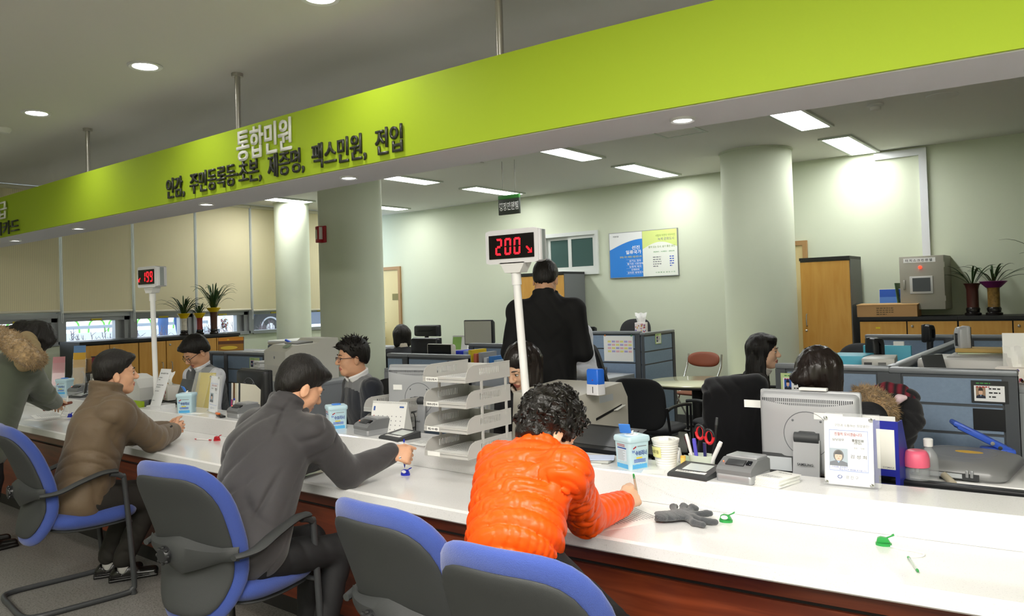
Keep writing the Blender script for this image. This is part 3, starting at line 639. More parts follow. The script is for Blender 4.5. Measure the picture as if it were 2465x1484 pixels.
def make_chair(lbl):
    t = thing('visitor_chair', lbl, 'chair', (0, 0, 0), 0, 'blue visitor chairs along the counter')
    pillow(bh, bprof, .036, .05, 4.2).obj('backrest', bluef, t)
    pillow(bh, bprof, .012, .05, 4.6, shrink=.885, off=.034, flat=True).obj('back_shell', shellm, t)
    # lumbar bracket with knob
    b = MB(); vs = []; fs = []
    K = 25
    for i in range(K):
        u = -1+2*i/(K-1); x = u*.25; h = .024+.042*max(0, 1-abs(u+.0)*1.35)**1.0; yb = by(-.15)-.05+.05*u*u-.012*(1-u*u)
        for dy, dz in ((0, -h*1.25), (-.018*(1-u**4)-.006, -h*.5), (-.018*(1-u**4)-.006, h*.5), (0, h)): vs.append((x, yb+dy, .617+dz+.01*u*u))
    for i in range(K-1):
        for k in range(3): fs.append((i*4+k, i*4+k+1, (i+1)*4+k+1, (i+1)*4+k))
        fs.append((i*4+3, i*4, (i+1)*4, (i+1)*4+3))
    fs += [(0, 1, 2, 3), tuple(reversed(range((K-1)*4, K*4)))]
    b.add(vs, fs, 0, True); br = b.obj('lumbar_bracket', shellm, t)
    kb = MB().lathe([(.034, 0), (.034, .012), (.028, .03), (.024, .034), (0, .034)], 20, (-.06, by(-.15)-.072, .607), 0, rot=Euler((math.pi/2, 0, 0)).to_matrix())
    for k in range(8): kb.sph((-.06+.03*math.cos(k*.785), by(-.15)-.098, .607+.03*math.sin(k*.785)), .008, 8)
    kb.obj('adjusting_knob', M('knob_black', '232425', .3, bump=.02), t)
    sprof = smooth_prof([-1, -.5, 0, .5, .8, 1, 1.2], [.465, .452, .448, .452, .452, .425, .39])
    seat = pillow(lambda v: .245, lambda v: (.235*v+.075, sprof(v)-.008), .052, 0, 4.0)
    seat.obj('seat', bluef, t)
    pillow(lambda v: .225, lambda v: (.21*v+.07, sprof(v)-.058), .012, 0, 4.2).obj('seat_pan', shellm, t)
    for sx in (-1, 1):
        path = bez([(sx*.25, by(-.15)-.03, .617), (sx*.276, -.12, .625), (sx*.278, -.02, .66), (sx*.276, .09, .69), (sx*.275, .165, .69)], 6)
        a = MB(); vs = []; fs = []; n = len(path)
        for i, p in enumerate(path):
            tn = (path[min(i+1, n-1)]-path[max(i-1, 0)]).normalized(); up = Vector((1, 0, 0)).cross(tn); up = up if up.z > 0 else -up
            wv = .016+.014*min(1, i/8)
            for k in range(10):
                an = 2*math.pi*k/10; vs.append(p+Vector((wv*math.cos(an), 0, 0))+up*(.012*math.sin(an)))
        for i in range(n-1):
            for k in range(10): fs.append((i*10+k, i*10+(k+1) % 10, (i+1)*10+(k+1) % 10, (i+1)*10+k))
        fs += [tuple(reversed(range(10))), tuple(range((n-1)*10, n*10))]
        a.add(vs, fs, 0, True).obj('armrest', shellm, t)
        MB().tube(bez([(sx*.276, .13, .68), (sx*.276, .185, .66), (sx*.273, .205, .60), (sx*.266, .245, .10), (sx*.266, .235, .03), (sx*.266, .18, .0145), (sx*.266, -.1, .0145)], 8), .0145, 12).cyl((sx*.266, .243, .0), (sx*.266, .235, .03), .02, .017, 12).obj('leg', framem, t)
    MB().tube(bez([(-.266, -.1, .0145), (-.258, -.22, .0145), (-.2, -.275, .0145), (0, -.28, .0145), (.2, -.275, .0145), (.258, -.22, .0145), (.266, -.1, .0145)], 8), .0145, 12).obj('floor_runner', framem, t)
    MB().cyl((-.266, .232, .40), (.266, .232, .40), .011).cyl((-.12, .232, .40), (-.12, -.1, .415), .011).cyl((.12, .232, .40), (.12, -.1, .415), .011).obj('cross_bar', framem, t)
    return t
ch0 = make_chair('blue chair at the left edge, under the man in the brown jacket')
ch0.location = (-4.63, 1.95, 0); ch0.rotation_euler.z = math.radians(-8)
dup(ch0, (-2.935, 1.86, 0), math.radians(9), 'blue chair under the man in the dark grey jacket')
dup(ch0, (-1.725, 1.86, 0), math.radians(-3), 'empty blue chair between the grey-jacketed man and the frontmost chair')
dup(ch0, (-1.175, 1.735, 0), math.radians(3), 'frontmost blue chair at the bottom edge, behind the orange puffer jacket')

# ---------------------------------------------------------------- things on the counter
tubm = M('tub_pale_blue', 'C4E2EC', .35, bump=.02); tubw = M('tub_print_blue', '5AB4EA', .5, bump=.02)
logo = M('logo_navy', '2B4C9E', .5)
def rr(hx, hy, r, n=5):
    out = []
    for cx, cy, a0 in ((hx-r, hy-r, 0), (-hx+r, hy-r, 90), (-hx+r, -hy+r, 180), (hx-r, -hy+r, 270)):
        for k in range(n+1):
            a = math.radians(a0+90*k/n); out.append((cx+r*math.cos(a), cy+r*math.sin(a)))
    return out
def loft(mb, secs, mi=0, caps=True):
    n = len(secs[0][0]); vs = []; fs = []
    for pts, z in secs: vs += [(x, y, z) for x, y in pts]
    for i in range(len(secs)-1):
        for k in range(n): l = (k+1) % n; fs.append((i*n+k, i*n+l, (i+1)*n+l, (i+1)*n+k))
    if caps: fs += [tuple(reversed(range(n))), tuple(range((len(secs)-1)*n, len(secs)*n))]
    return mb.add(vs, fs, mi, True)
def tub(x, y, rz, lbl, open_=True, z=ZL):
    t = thing('wet_wipe_tub', lbl, 'tub', (x, y, z), rz, 'pale blue wet wipe tubs on the counter shelf')
    loft(MB(), [(rr(.048, .048, .012), 0), (rr(.049, .049, .012), .004), (rr(.053, .053, .013), .118)]).obj('body', tubm, t)
    loft(MB(), [(rr(.056, .056, .014), .112), (rr(.0575, .0575, .014), .116), (rr(.0575, .0575, .014), .128), (rr(.054, .054, .013), .135), (rr(.046, .046, .012), .136)]).obj('lid', tubm, t)
    p = MB()
    for s_ in range(2):   # printed faces: -y (logo) and -x (table)
        def P(u, z_, g=.0009, s_=s_):
            d = .049+.004*(z_/.118)+g; return (u, -d, z_) if s_ == 0 else (-d, -u, z_)
        p.quad(P(-.037, .004), P(.037, .004), P(.037, .022), P(-.037, .022), 0)
        rnd = random.Random(5+s_)
        for k in range(60):
            u, z_ = rnd.uniform(-.037, .035), .02+abs(rnd.gauss(0, .012)); r_ = rnd.uniform(.0008, .0022)
            p.quad(P(u, z_, .0012), P(u+r_, z_, .0012), P(u+r_, z_+r_, .0012), P(u, z_+r_, .0012), 1)
        if s_ == 1:
            p.quad(P(-.03, .084), P(.03, .084), P(.03, .089), P(-.03, .089), 2)
            p.quad(P(-.03, .034), P(.03, .034), P(.03, .083), P(-.03, .083), 3)
            for k in range(8): p.quad(P(-.028, .038+k*.0055, .0016), P(.015+.01*math.sin(k*3), .038+k*.0055, .0016), P(.015+.01*math.sin(k*3), .0395+k*.0055, .0016), P(-.028, .0395+k*.0055, .0016), 4)
            for k in range(2): p.quad(P(-.03, .094+k*.006, .0016), P(.022, .094+k*.006, .0016), P(.022, .0965+k*.006, .0016), P(-.03, .0965+k*.006, .0016), 5)
        else:
            p.quad(P(-.018, .045, .0014), P(.012, .045, .0014), P(.012, .051, .0014), P(-.018, .051, .0014), 6)
            p.quad(P(-.034, .084, .0014), P(-.018, .092, .0014), P(-.018, .098, .0014), P(-.034, .09, .0014), 5)
            for k in range(3): p.quad(P(-.03, .030+k*.005, .0016), P(.03, .030+k*.005, .0016), P(.03, .0325+k*.005, .0016), P(-.03, .0325+k*.005, .0016), 7)
            p.quad(P(-.012, .094, .0014), P(.034, .094, .0014), P(.034, .097, .0014), P(-.012, .097, .0014), 4)
    p.obj('label_print', [tubw, M('bubble_white', 'E9F6FC', .5), logo, M('table_pale', 'DCE9F2', .6), inkgrey, inkred, yellow, inkblue], t)
    fitted('수브리너', logo, t, (.006, -.0535, .068), (1, 0, 0), (0, 0.03, 1), .058, .022, 0, .03); fitted('항균', inkblue, t, (-.033, -.0535, .076), (1, 0, 0), (0, 0.03, 1), .014, .010, 0, .02)
    if open_:
        c = MB().lathe([(.03, .136), (.03, .139), (.022, .1395), (.02, .137)], 24); c.obj('spout', M('spout_white', 'E8F2F4', .4), t)
        cap = MB(); R_ = Euler((math.radians(-62), 0, math.radians(-55))).to_matrix()
        cap.box((-.024, .012, .162), (.05, .046, .006), R_, 0, .006)
        cap.box((-.024+.004, .012+.003, .164), (.036, .03, .006), R_, 0, .004); cap.obj('flip_cap', bluecap, t)
        MB().tube([(0, 0, .137), (.004, .003, .146), (.01, .0, .152)], [.009, .006, .002], 8).obj('wipe', paper, t)
    else: MB().box((0, 0, .139), (.05, .04, .008), None, 0, .004).obj('flip_cap', bluecap, t)
tub(-1.615, 2.905, math.radians(66), 'pale blue wet wipe tub with blue cap open, right of the orange jacket')
tub(-3.60, 2.99, math.radians(62), 'pale blue wet wipe tub half hidden by the grey-jacketed man', False)
tub(-5.13, 2.945, math.radians(40), 'pale blue wet wipe tub with raised blue cap beside the leaning white notice')
tub(-7.40, 3.10, math.radians(30), 'pale blue wet wipe tub by the glass jug, far left', False)

def waste_cup():
    t = thing('waste_cup', 'ribbed white plastic cup with a yellow handwritten note', 'cup', (-1.50, 2.985, ZL))
    pr = [(.0, .003), (.038, .003), (.04, 0)]
    for i in range(10): z = .006+i*.010; r = .041+.011*(i/9); pr += [(r, z), (r+.0022, z+.0035), (r+.0022, z+.0065), (r+.0004, z+.0095)]
    pr += [(.0565, .106), (.058, .116), (.0545, .117), (.05, .10), (.038, .012), (0, .012)]
    MB().lathe(pr, 40).obj('body', M('cup_white', 'F0F0EA', .4, bump=.02), t)
    a0 = math.radians(-62); n = MB(); r1, r2 = .0525, .0575
    for k in range(8):
        a, b = a0-.5+k*.125-.9, a0-.375+k*.125-.9
        n.quad((r1*math.cos(a), r1*math.sin(a), .045), (r1*math.cos(b), r1*math.sin(b), .045), (r2*math.cos(b), r2*math.sin(b), .088), (r2*math.cos(a), r2*math.sin(a), .088))
    n.obj('sticky_note', M('note_yellow', 'F0EBA0', .6), t)
    a = a0-.9; d = Vector((math.cos(a), math.sin(a), 0)); fitted('쓰레기통', M('marker_olive', '6C6A30', .6), t, d*.0565+Vector((0, 0, .068)), (-d.y, d.x, 0), (d.x*.12, d.y*.12, 1), .043, .016, .0, .01)
    c = MB(); rnd = random.Random(2)
    for k in range(7): c.sph((rnd.uniform(-.025, .025), rnd.uniform(-.025, .025), .108+rnd.uniform(0, .008)), (.014, .012, .007), 8, 0, Euler((rnd.random(), rnd.random(), rnd.random()*3)).to_matrix())
    c.obj('crumpled_tissue', paper, t)
waste_cup()
def sign_pad(x, y, rz, lbl):
    t = thing('signature_pad', lbl, 'signature pad', (x, y, ZL), rz, 'dark grey signature pads on the counter shelf'); n = MB()
    n.prism([(-.085, -.075, .0), (-.085, .075, .0), (-.085, .075, .034), (-.085, -.06, .016), (-.085, -.075, .01)], (.17, 0, 0)); n.obj('body', dgrey, t)
    sl = (.034-.016)/.135
    def S(u, v): return (u, v, .016+(v+.06)*sl+.0008)
    MB().quad(S(-.05, -.02), S(.055, -.02), S(.055, .055), S(-.05, .055)).obj('screen', M('lcd_pale', 'C9D2CE', .25, bump=.01), t)
    n = MB(); n.quad(S(-.065, -.05), S(.065, -.05), S(.065, -.03), S(-.065, -.03), 0)
    rows(n, S(-.06, -.036), (1, 0, 0), (0, 1, sl), .115, 2, .008, .003, 1, 4); n.obj('instruction_label', [paper, ink], t)
sign_pad(-1.33, 2.90, math.radians(-4), 'dark grey signature pad left of the silver fingerprint reader, near right'); sign_pad(-3.02, 2.93, math.radians(-8), 'dark grey signature pad in front of the grey monitor stand'); sign_pad(-6.98, 3.06, math.radians(10), 'dark signature pad in front of the reader at far left')
def reader(x, y, rz, lbl):
    t = thing('fingerprint_reader', lbl, 'fingerprint reader', (x, y, ZL), rz, 'silver fingerprint readers on the counter shelf')
    loft(MB(), [(rr(.07, .08, .012), 0), (rr(.073, .083, .012), .004), (rr(.073, .083, .012), .026), (rr(.071, .081, .012), .03)]).obj('base', silver, t)
    n = MB(); n.prism([(-.071, -.08, .030), (-.071, .08, .030), (-.071, .08, .074), (-.071, .06, .082), (-.071, -.02, .082), (-.071, -.07, .058), (-.071, -.081, .046)], (.142, 0, 0), sm=False); n.obj('upper_body', M('reader_grey', '77797B', .4, bump=.04, bs=600), t)
    MB().box((0, .03, .084), (.13, .09, .012), None, 0, .006).obj('top_cover', silver, t)
    MB().box((-.005, -.047, .0715), (.075, .035, .006), Euler((.455, 0, 0)).to_matrix(), 0, .002).obj('finger_slot', M('slot_dark', '3C3E40', .4, bump=.02), t)
    MB().box((.048, -.045, .074), (.02, .024, .006), Euler((.455, 0, 0)).to_matrix(), 0, .002).obj('sensor_window', M('sensor_black', '14161C', .1, bump=.01), t)
    MB().sph((-.055, -.05, .0715), .0025, 8).obj('status_light', M('led_red_small', 'E04A20', .3, emit=2), t)
reader(-1.145, 2.925, math.radians(-6), 'silver fingerprint reader beside the white leaflet stack, near right'); reader(-3.27, 2.97, math.radians(-10), 'silver fingerprint reader next to the desk calendar'); reader(-4.57, 3.02, math.radians(-5), 'silver fingerprint reader behind the shoulder of the grey-jacketed man'); reader(-7.20, 3.15, math.radians(8), 'grey fingerprint reader right of the far left wipe tub')
# leaflets
for k in range(9):
    rz = math.radians(-14+2.2*math.sin(k*2.1)); x, y = -1.015+.003*math.sin(k*1.7), 2.915+.0015*k
    if k < 8:
        o = MB().box((0, 0, 0), (.105, .14, .0028), None, 0, .001).obj('leaflet', paper, None, (x, y, ZL+.0018+k*.0032), (0, 0, rz)); tag(o, 'white leaflet under the topmost one in the counter stack', 'leaflet', 'stacked white leaflets')
    else:
        t = thing('leaflet', 'topmost white leaflet with a black title on the counter stack', 'leaflet', (x, y, ZL+.0018+k*.0032), rz, 'stacked white leaflets')
        MB().box((0, 0, 0), (.105, .14, .0028), None, 0, .001).obj('sheet', paper, t)
        fitted('배상안내', ink, t, (0, .045, .0016), (1, 0, 0), (0, 1, 0), .055, .009, 0, .02)
        n = MB(); rows(n, (-.042, -.02, .0014), (1, 0, 0), (0, 1, 0), .085, 4, .009, .003, 0, 8); n.obj('print', inkgrey, t)

# acrylic stand signs
def acrylic_sign(x, y, rz, lbl, name, role, shirt, hair, z=ZL, w=.165, h=.245, tilt=.10, full=True):
    t = thing('acrylic_sign', lbl, 'sign', (x, y, z), rz)
    MB().box((0, .03, .004), (w+.03, .11, .006), None, 0, .002).obj('foot', clear, t)
    up = Vector((0, tilt, 1)).normalized(); nrm = Vector((0, -1, tilt)).normalized()
    R_ = Matrix(((1, 0, 0), tuple(up), tuple(nrm))).transposed()
    def C(u, v, g=0): return Vector((u, 0, .008))+up*v+nrm*g
    MB().box(C(.012, h/2+.006, -.006), (w+.02, h+.012, .004), R_, 0, .001).obj('back_plate', clear, t)
    MB().box(C(0, h/2, .0), (w, h, .0012), R_).obj('card', M('card_white', 'F2F3F4', .6, bump=.01), t)
    MB().box(C(0, h/2, .0035), (w+.004, h+.004, .0025), R_, 0, .001).obj('front_plate', clear, t)
    for u, v in ((-w/2+.006, h-.008), (w/2-.006, h-.008), (-w/2+.006, .006), (w/2-.006, .006)): MB().lathe([(.007, 0), (.007, .004), (.001, .009), (0, .009)], 14, C(u, v, .004), 0, rot=R_).obj('stud', chrome, t)
    g = .0018
    p = MB(); a = w*.40; b0, b1 = h*.20, h*.80
    for (u0, v0, u1, v1) in ((-a, b0, a, b0+.002), (-a, b1-.002, a, b1), (-a, b0, -a+.0015, b1), (a-.0015, b0, a, b1)): p.quad(C(u0, v0, g), C(u1, v0, g), C(u1, v1, g), C(u0, v1, g), 0)
    p.obj('border_print', M('border_blue', '7A9AE0', .6), t)
    T = lambda s, m_, u, v, ww, hh, off=.01: fitted(s, m_, t, C(u, v, g), (1, 0, 0), up, ww, hh, 0, off)
    if full: T('구민과 소통하는 희망광진!', inkgrey, .012, h*.87, w*.72, .010); T('구의3동 공무원은', inkblue, -w*.19, h*.255, w*.34, .006); T('항상 최고의 행정을 추구합니다.', inkblue, w*.08, h*.225, w*.56, .006)
    T('친절히 모시겠습니다.', inkred, -.0, h*.74, w*.58, .012, .02); T('담당업무', ink, -w*.21, h*.655, w*.24, .009); T(role, ink, w*.19, h*.655, w*.24, .010, .03)
    T('(전입)' if full else '발급', ink, w*.19, h*.615, w*.15, .009, .02); T('성  명', inkgrey, w*.21, h*.545, w*.22, .006)
    if name: T(name, ink, w*.20, h*.42, w*.33, .013)
    T('광 진 구', inkgrey, w*.06, h*.115, w*.26, .012)
    e = MB()
    for k in range(16):
        a0, a1 = k*.393, k*.393+.393
        r0, r1 = (.0055, .0085) if k not in (2, 3) else (.0072, .0085)
        e.quad(C(-w*.19+r0*math.cos(a0), h*.115+.7*r0*math.sin(a0), g), C(-w*.19+r1*math.cos(a0), h*.115+.8*r1*math.sin(a0), g), C(-w*.19+r1*math.cos(a1), h*.115+.8*r1*math.sin(a1), g), C(-w*.19+r0*math.cos(a1), h*.115+.7*r0*math.sin(a1), g))
    e.obj('district_emblem', logo, t)
    id_photo(t, lambda u, v, gg=0: C(-w*.21+u*w*.38, h*.40+v*h*.255, g+gg), shirt, hair)
skin_print = M('print_skin', 'E9C3A8', .6)
def id_photo(parent, C, shirt, hair, bgc='9FB0BE', long_=True):
    n = MB(); n.quad(C(-.5, -.5), C(.5, -.5), C(.5, .5), C(-.5, .5), 0)
    def disc(cx, cy, rx, ry, mi, gg, k=20): n.add([C(cx+rx*math.cos(2*math.pi*i/k), cy+ry*math.sin(2*math.pi*i/k), gg) for i in range(k)], [tuple(range(k))], mi)
    if long_: disc(0, .09, .29, .34, 2, .0002)
    else: disc(0, .2, .24, .24, 2, .0002)
    n.add([C(-.5, -.5, .0004), C(.5, -.5, .0004), C(.47, -.3, .0004), C(.15, -.19, .0004), C(-.15, -.19, .0004), C(-.47, -.3, .0004)], [tuple(range(6))], 1)
    n.add([C(-.1, -.18, .0006), C(0, -.34, .0006), C(.1, -.18, .0006)], [(0, 1, 2)], 4)
    disc(0, -.15, .1, .1, 3, .0005); disc(0, .04, .2, .27, 3, .0006)
    n.add([C(.21*math.cos(a), .15+.2*math.sin(a), .0008) for a in [math.pi*k/10 for k in range(11)]], [tuple(range(11))], 2)
    for sx in (-1, 1): disc(sx*.08, .05, .035, .012, 2, .001)
    disc(0, -.08, .05, .014, 5, .001)
    n.obj('portrait_print', [M('print_bg_'+bgc, bgc, .6), M('print_'+shirt, shirt, .6), M('print_'+hair, hair, .6), skin_print, M('print_shirt', '9CC3EA', .6), inkred], parent)
acrylic_sign(-.775, 2.985, math.radians(4), 'clear acrylic name sign with printed card, right of the leaflets', '김 성 희', '통합민원', '22324E', '1B1618')
acrylic_sign(-4.90, 3.0, math.radians(-12), 'clear acrylic name sign with printed card, beside the upright files on the left', None, '통합민원', '2C2E36', '1B1618', full=False)
acrylic_sign(-2.60, 3.06, math.radians(2), 'clear acrylic name sign seen through the four-tier letter trays', None, '담당업무', '2C2E36', '1B1618', full=False)
# blue magazine file
t = thing('magazine_file', 'royal blue upright magazine file with blank white spine label', 'file', (-.72, 3.32, .736), math.radians(-3))
n = MB(); W_, H_, D_ = .047, .30, .12
n.b2((-W_, -.002, 0), (W_, .002, .055)).b2((-W_, -.002, .085), (W_, .002, H_)).b2((-W_, -.002, .055), (-W_+.016, .002, .085)).b2((W_-.016, -.002, .055), (W_, .002, .085))
for sx in (-1, 1): n.prism([(sx*W_, 0, 0), (sx*W_, .14, 0), (sx*W_, .14, .14), (sx*W_, .06, H_), (sx*W_, 0, H_)], (-sx*.003, 0, 0))
n.b2((-W_, 0, 0), (W_, .14, .004)); n.obj('file_box', M('file_blue', '262E9A', .35, bump=.02), t)
MB().box((0, -.0035, .19), (.066, .001, .155), None, 0, .0004).obj('spine_label', M('label_cream', 'F0EFE6', .6, bump=.02), t); fitted('SYSMAX', inkgrey, t, (.008, -.0045, .12), (1, 0, 0), (0, 0, 1), .042, .007, 0, .01)
# green and blue anti-theft pens
def pen_stand(x, y, rz, m_, lbl, white_label):
    t = thing('pen_stand', lbl, 'pen stand', (x, y, ZC), rz)
    n = MB(); pts = [(-.024, -.016, 0), (.024, -.016, 0), (.024, .016, 0), (-.024, .016, 0)]
    n.prism([(.02*math.cos(a)*1.2, .018*math.sin(a), 0) for a in [2*math.pi*k/20 for k in range(20)]], (0, 0, .008))
    n.prism([(-.021, -.006, .008), (-.018, -.006, .022), (-.008, -.006, .027), (.012, -.006, .024), (.02, -.006, .01)], (0, .014, 0)); n.obj('base', m_, t)
    MB().box((.017, .002, .0275), (.026, .006, .004), Euler((0, -.45, 0)).to_matrix(), 0, .001).box((.028, .007, .034), (.008, .003, .004), Euler((0, -.45, 0)).to_matrix()).box((.028, -.003, .034), (.008, .003, .004), Euler((0, -.45, 0)).to_matrix()).obj('clip', m_, t)
    if white_label: MB().lathe([(.0105, 0), (.0105, .0015), (0, .0016)], 20, (-.004, -.0066, .017), 0, 1.2, .7, Euler((math.pi/2, 0, 0)).to_matrix()).obj('round_label', paper, t)
    return t
greenp = M('green_plastic', '2E9A48', .35, bump=.02); bluep = M('pen_blue', '2030B4', .35, bump=.02); clearp = M('clear_barrel', 'F4F6F6', .1, alpha=.45)
pen_stand(-1.135, 2.715, math.radians(12), greenp, 'green pen stand with white oval label beside the glove', True)
pen_stand(-.61, 2.725, math.radians(14), greenp, 'green pen stand alone on the right of the counter', False)
t = tag(MB().tube(bez([(-.585, 2.705, ZC+.006), (-.55, 2.70, ZC+.004), (-.515, 2.70, ZC+.004), (-.487, 2.685, ZC+.004), (-.492, 2.655, ZC+.004), (-.517, 2.632, ZC+.005)], 8), .0032, 8).obj('coiled_tether', M('cord_white', 'F2F2EE', .4, bump=.02)), 'white cord joining the lone green stand to its pen', 'cord')
def pen(a, b, body, tips, lbl, label_at_end=True):
    a, b = Vector(a), Vector(b); L = (b-a).length; t = thing('ballpoint_pen', lbl, 'pen', a)
    d = (b-a).normalized(); q = lambda s_: d*(s_*L)
    MB().tube([q(.12), q(.86)], .0042, 10).obj('barrel', body, t)
    n = MB().tube([q(0), q(.12)], [.0036, .0044], 10).tube([q(.86), q(.93), q(1)], [.0044, .0034, .001], 10); n.obj('tips', tips, t)
    MB().tube([q(.1), q(.9)], .0015, 6).obj('refill', tips, t); return t
pen((-.52, 2.628, ZC+.0046), (-.470, 2.505, ZC+.0046), clearp, greenp, 'clear pen with green ends lying at the right of the counter')
pen_stand(-2.72, 2.67, math.radians(10), bluep, 'blue pen stand below the hand of the grey-jacketed man', True)
pen((-2.79, 2.735, .885), (-2.722, 2.668, ZC+.035), clearp, bluep, 'blue ended pen gripped by the grey-jacketed man')
pen_stand(-6.60, 2.80, math.radians(6), bluep, 'blue pen stand near the leaning woman in green, with white cords', False)
tag(MB().tube(bez([(-6.62, 2.80, ZC+.02), (-6.66, 2.80, .83), (-6.66, 2.81, .89)], 6), .004, 8).tube(bez([(-6.655, 2.81, .89), (-6.64, 2.79, .83), (-6.66, 2.75, ZC+.006)], 6), .004, 8).obj('coiled_tether', M('cord_white')), 'upright white looped cord above the left blue stand', 'cord')
pen((-4.50, 2.74, ZC+.005), (-4.64, 2.71, ZC+.005), M('pen_white', 'F0EDEB', .35, bump=.02), red, 'white pen with red tip behind the grey-jacketed man'); pen_stand(-4.475, 2.765, .2, red, 'red pen stand half hidden by the grey-jacketed man', False)
# crumpled tissue
n = MB(); rnd = random.Random(4)
for k in range(5):
    a = rnd.uniform(0, 3); n.sph((rnd.uniform(-.03, .03), rnd.uniform(-.015, .015), .006+rnd.uniform(0, .012)), (.026, .008, .007), 8, 0, Euler((rnd.random(), rnd.random()*.8, a)).to_matrix())
tag(n.obj('crumpled_tissue', paper, None, (-5.33, 2.83, ZC+.004)), 'crumpled white tissue scrap in front of the man in brown', 'tissue')
def sheet(x, y, z, w, h, rz, lbl, name='paper_sheet', cat='paper', m_=None, pr=True, seed=3):
    t = thing(name, lbl, cat, (x, y, z+.0006), rz); MB().b2((-w/2, -h/2, -.0004), (w/2, h/2, .0004)).obj('sheet', m_ or paper, t)
    if pr:
        n = MB(); rows(n, (-w*.42, h*.36, .0004), (1, 0, 0), (0, 1, 0), w*.84, int(h*.75/.014), .014, .004, 0, seed); n.obj('print', inkgrey, t)
    return t
sheet(-1.475, 2.565, ZC, .21, .297, math.radians(-28), 'white form under the orange sleeve')
sheet(-6.66, 2.66, ZC, .3, .21, math.radians(8), 'white form lying before the leaning woman in green'); sheet(-6.86, 2.74, ZC+.001, .3, .21, math.radians(-14), 'second white form under the brown wallet')
sheet(-2.80, 2.875, ZL, .13, .09, math.radians(-8), 'curled white receipt below the grey monitor stand'); sheet(-1.50, 2.87, ZL, .09, .06, math.radians(20), 'small white slip in front of the ribbed cup', pr=False)
sheet(-5.02, 2.945, ZL, .12, .05, math.radians(15), 'white slip right of the wipe tub with raised cap', pr=False)
sheet(-1.845, 2.90, ZL, .15, .10, math.radians(25), 'white envelope with blue edge behind the orange shoulder'); 
o = MB().box((0, 0, .006), (.13, .085, .012), None, 0, .004).obj('passbook_stack', M('grey_paper', 'B5B8B4', .7, bump=.2, bs=200, stretch=(1, 1, 20)), None, (-1.80, 2.93, ZL+.0015), (0, 0, math.radians(10))); tag(o, 'thin grey wad of papers behind the orange shoulder', 'papers')
o = MB().box((0, 0, .002), (.14, .1, .003)).obj('blue_booklet', M('booklet_blue', 'C6D2EC', .5, bump=.02), None, (-1.80, 2.935, ZL+.0142), (0, 0, math.radians(28))); tag(o, 'pale blue booklet lying on the grey wad of papers', 'booklet')
# glove
gl = MB(); G_ = M('knit_grey', '4C5054', .95, bump=.8, bs=500, sheen=.4)
t = thing('knit_glove', 'dark grey knitted glove lying palm down on the counter', 'glove', (-1.265, 2.64, ZC+.002), math.radians(-8))
S = SDF(.003)
d0 = V(0, 1, 0)
S.ecap((-.045, -.045, .016), (-.03, .02, .016), (.9, -.3, 0), .042, .014, .045, .014, .01); S.ecap((-.03, .02, .016), (.02, .03, .014), (0, 1, 0), .04, .013, .036, .012, .012)
for a, b, e, r in (((-.055, .03, .018), (-.085, .06, .024), (-.088, .082, .02), .0115), ((-.035, .045, .018), (-.055, .085, .026), (-.052, .10, .02), .0125), ((-.01, .045, .018), (-.018, .085, .028), (-.01, .10, .022), .0125), ((.015, .04, .018), (.05, .075, .02), (.062, .082, .02), .011),
                   ((.03, .02, .014), (.075, .01, .012), (.118, .022, .012), .012), ((.02, -.0, .013), (.06, -.028, .011), (.10, -.03, .011), .0115)): S.chain([a, b, e], [r, r, r*.9], .008)
S.ecap((-.072, -.062, .018), (-.047, -.047, .018), (.8, -.5, 0), .037, .015, .041, .015, .008); S.ecap((-.10, -.08, .018), (-.068, -.060, .018), (.8, -.5, 0), .031, .0095, .033, .0095, .003, '-')
surf('knit', S.solve(fur(3, .0006, 900)), G_, t)
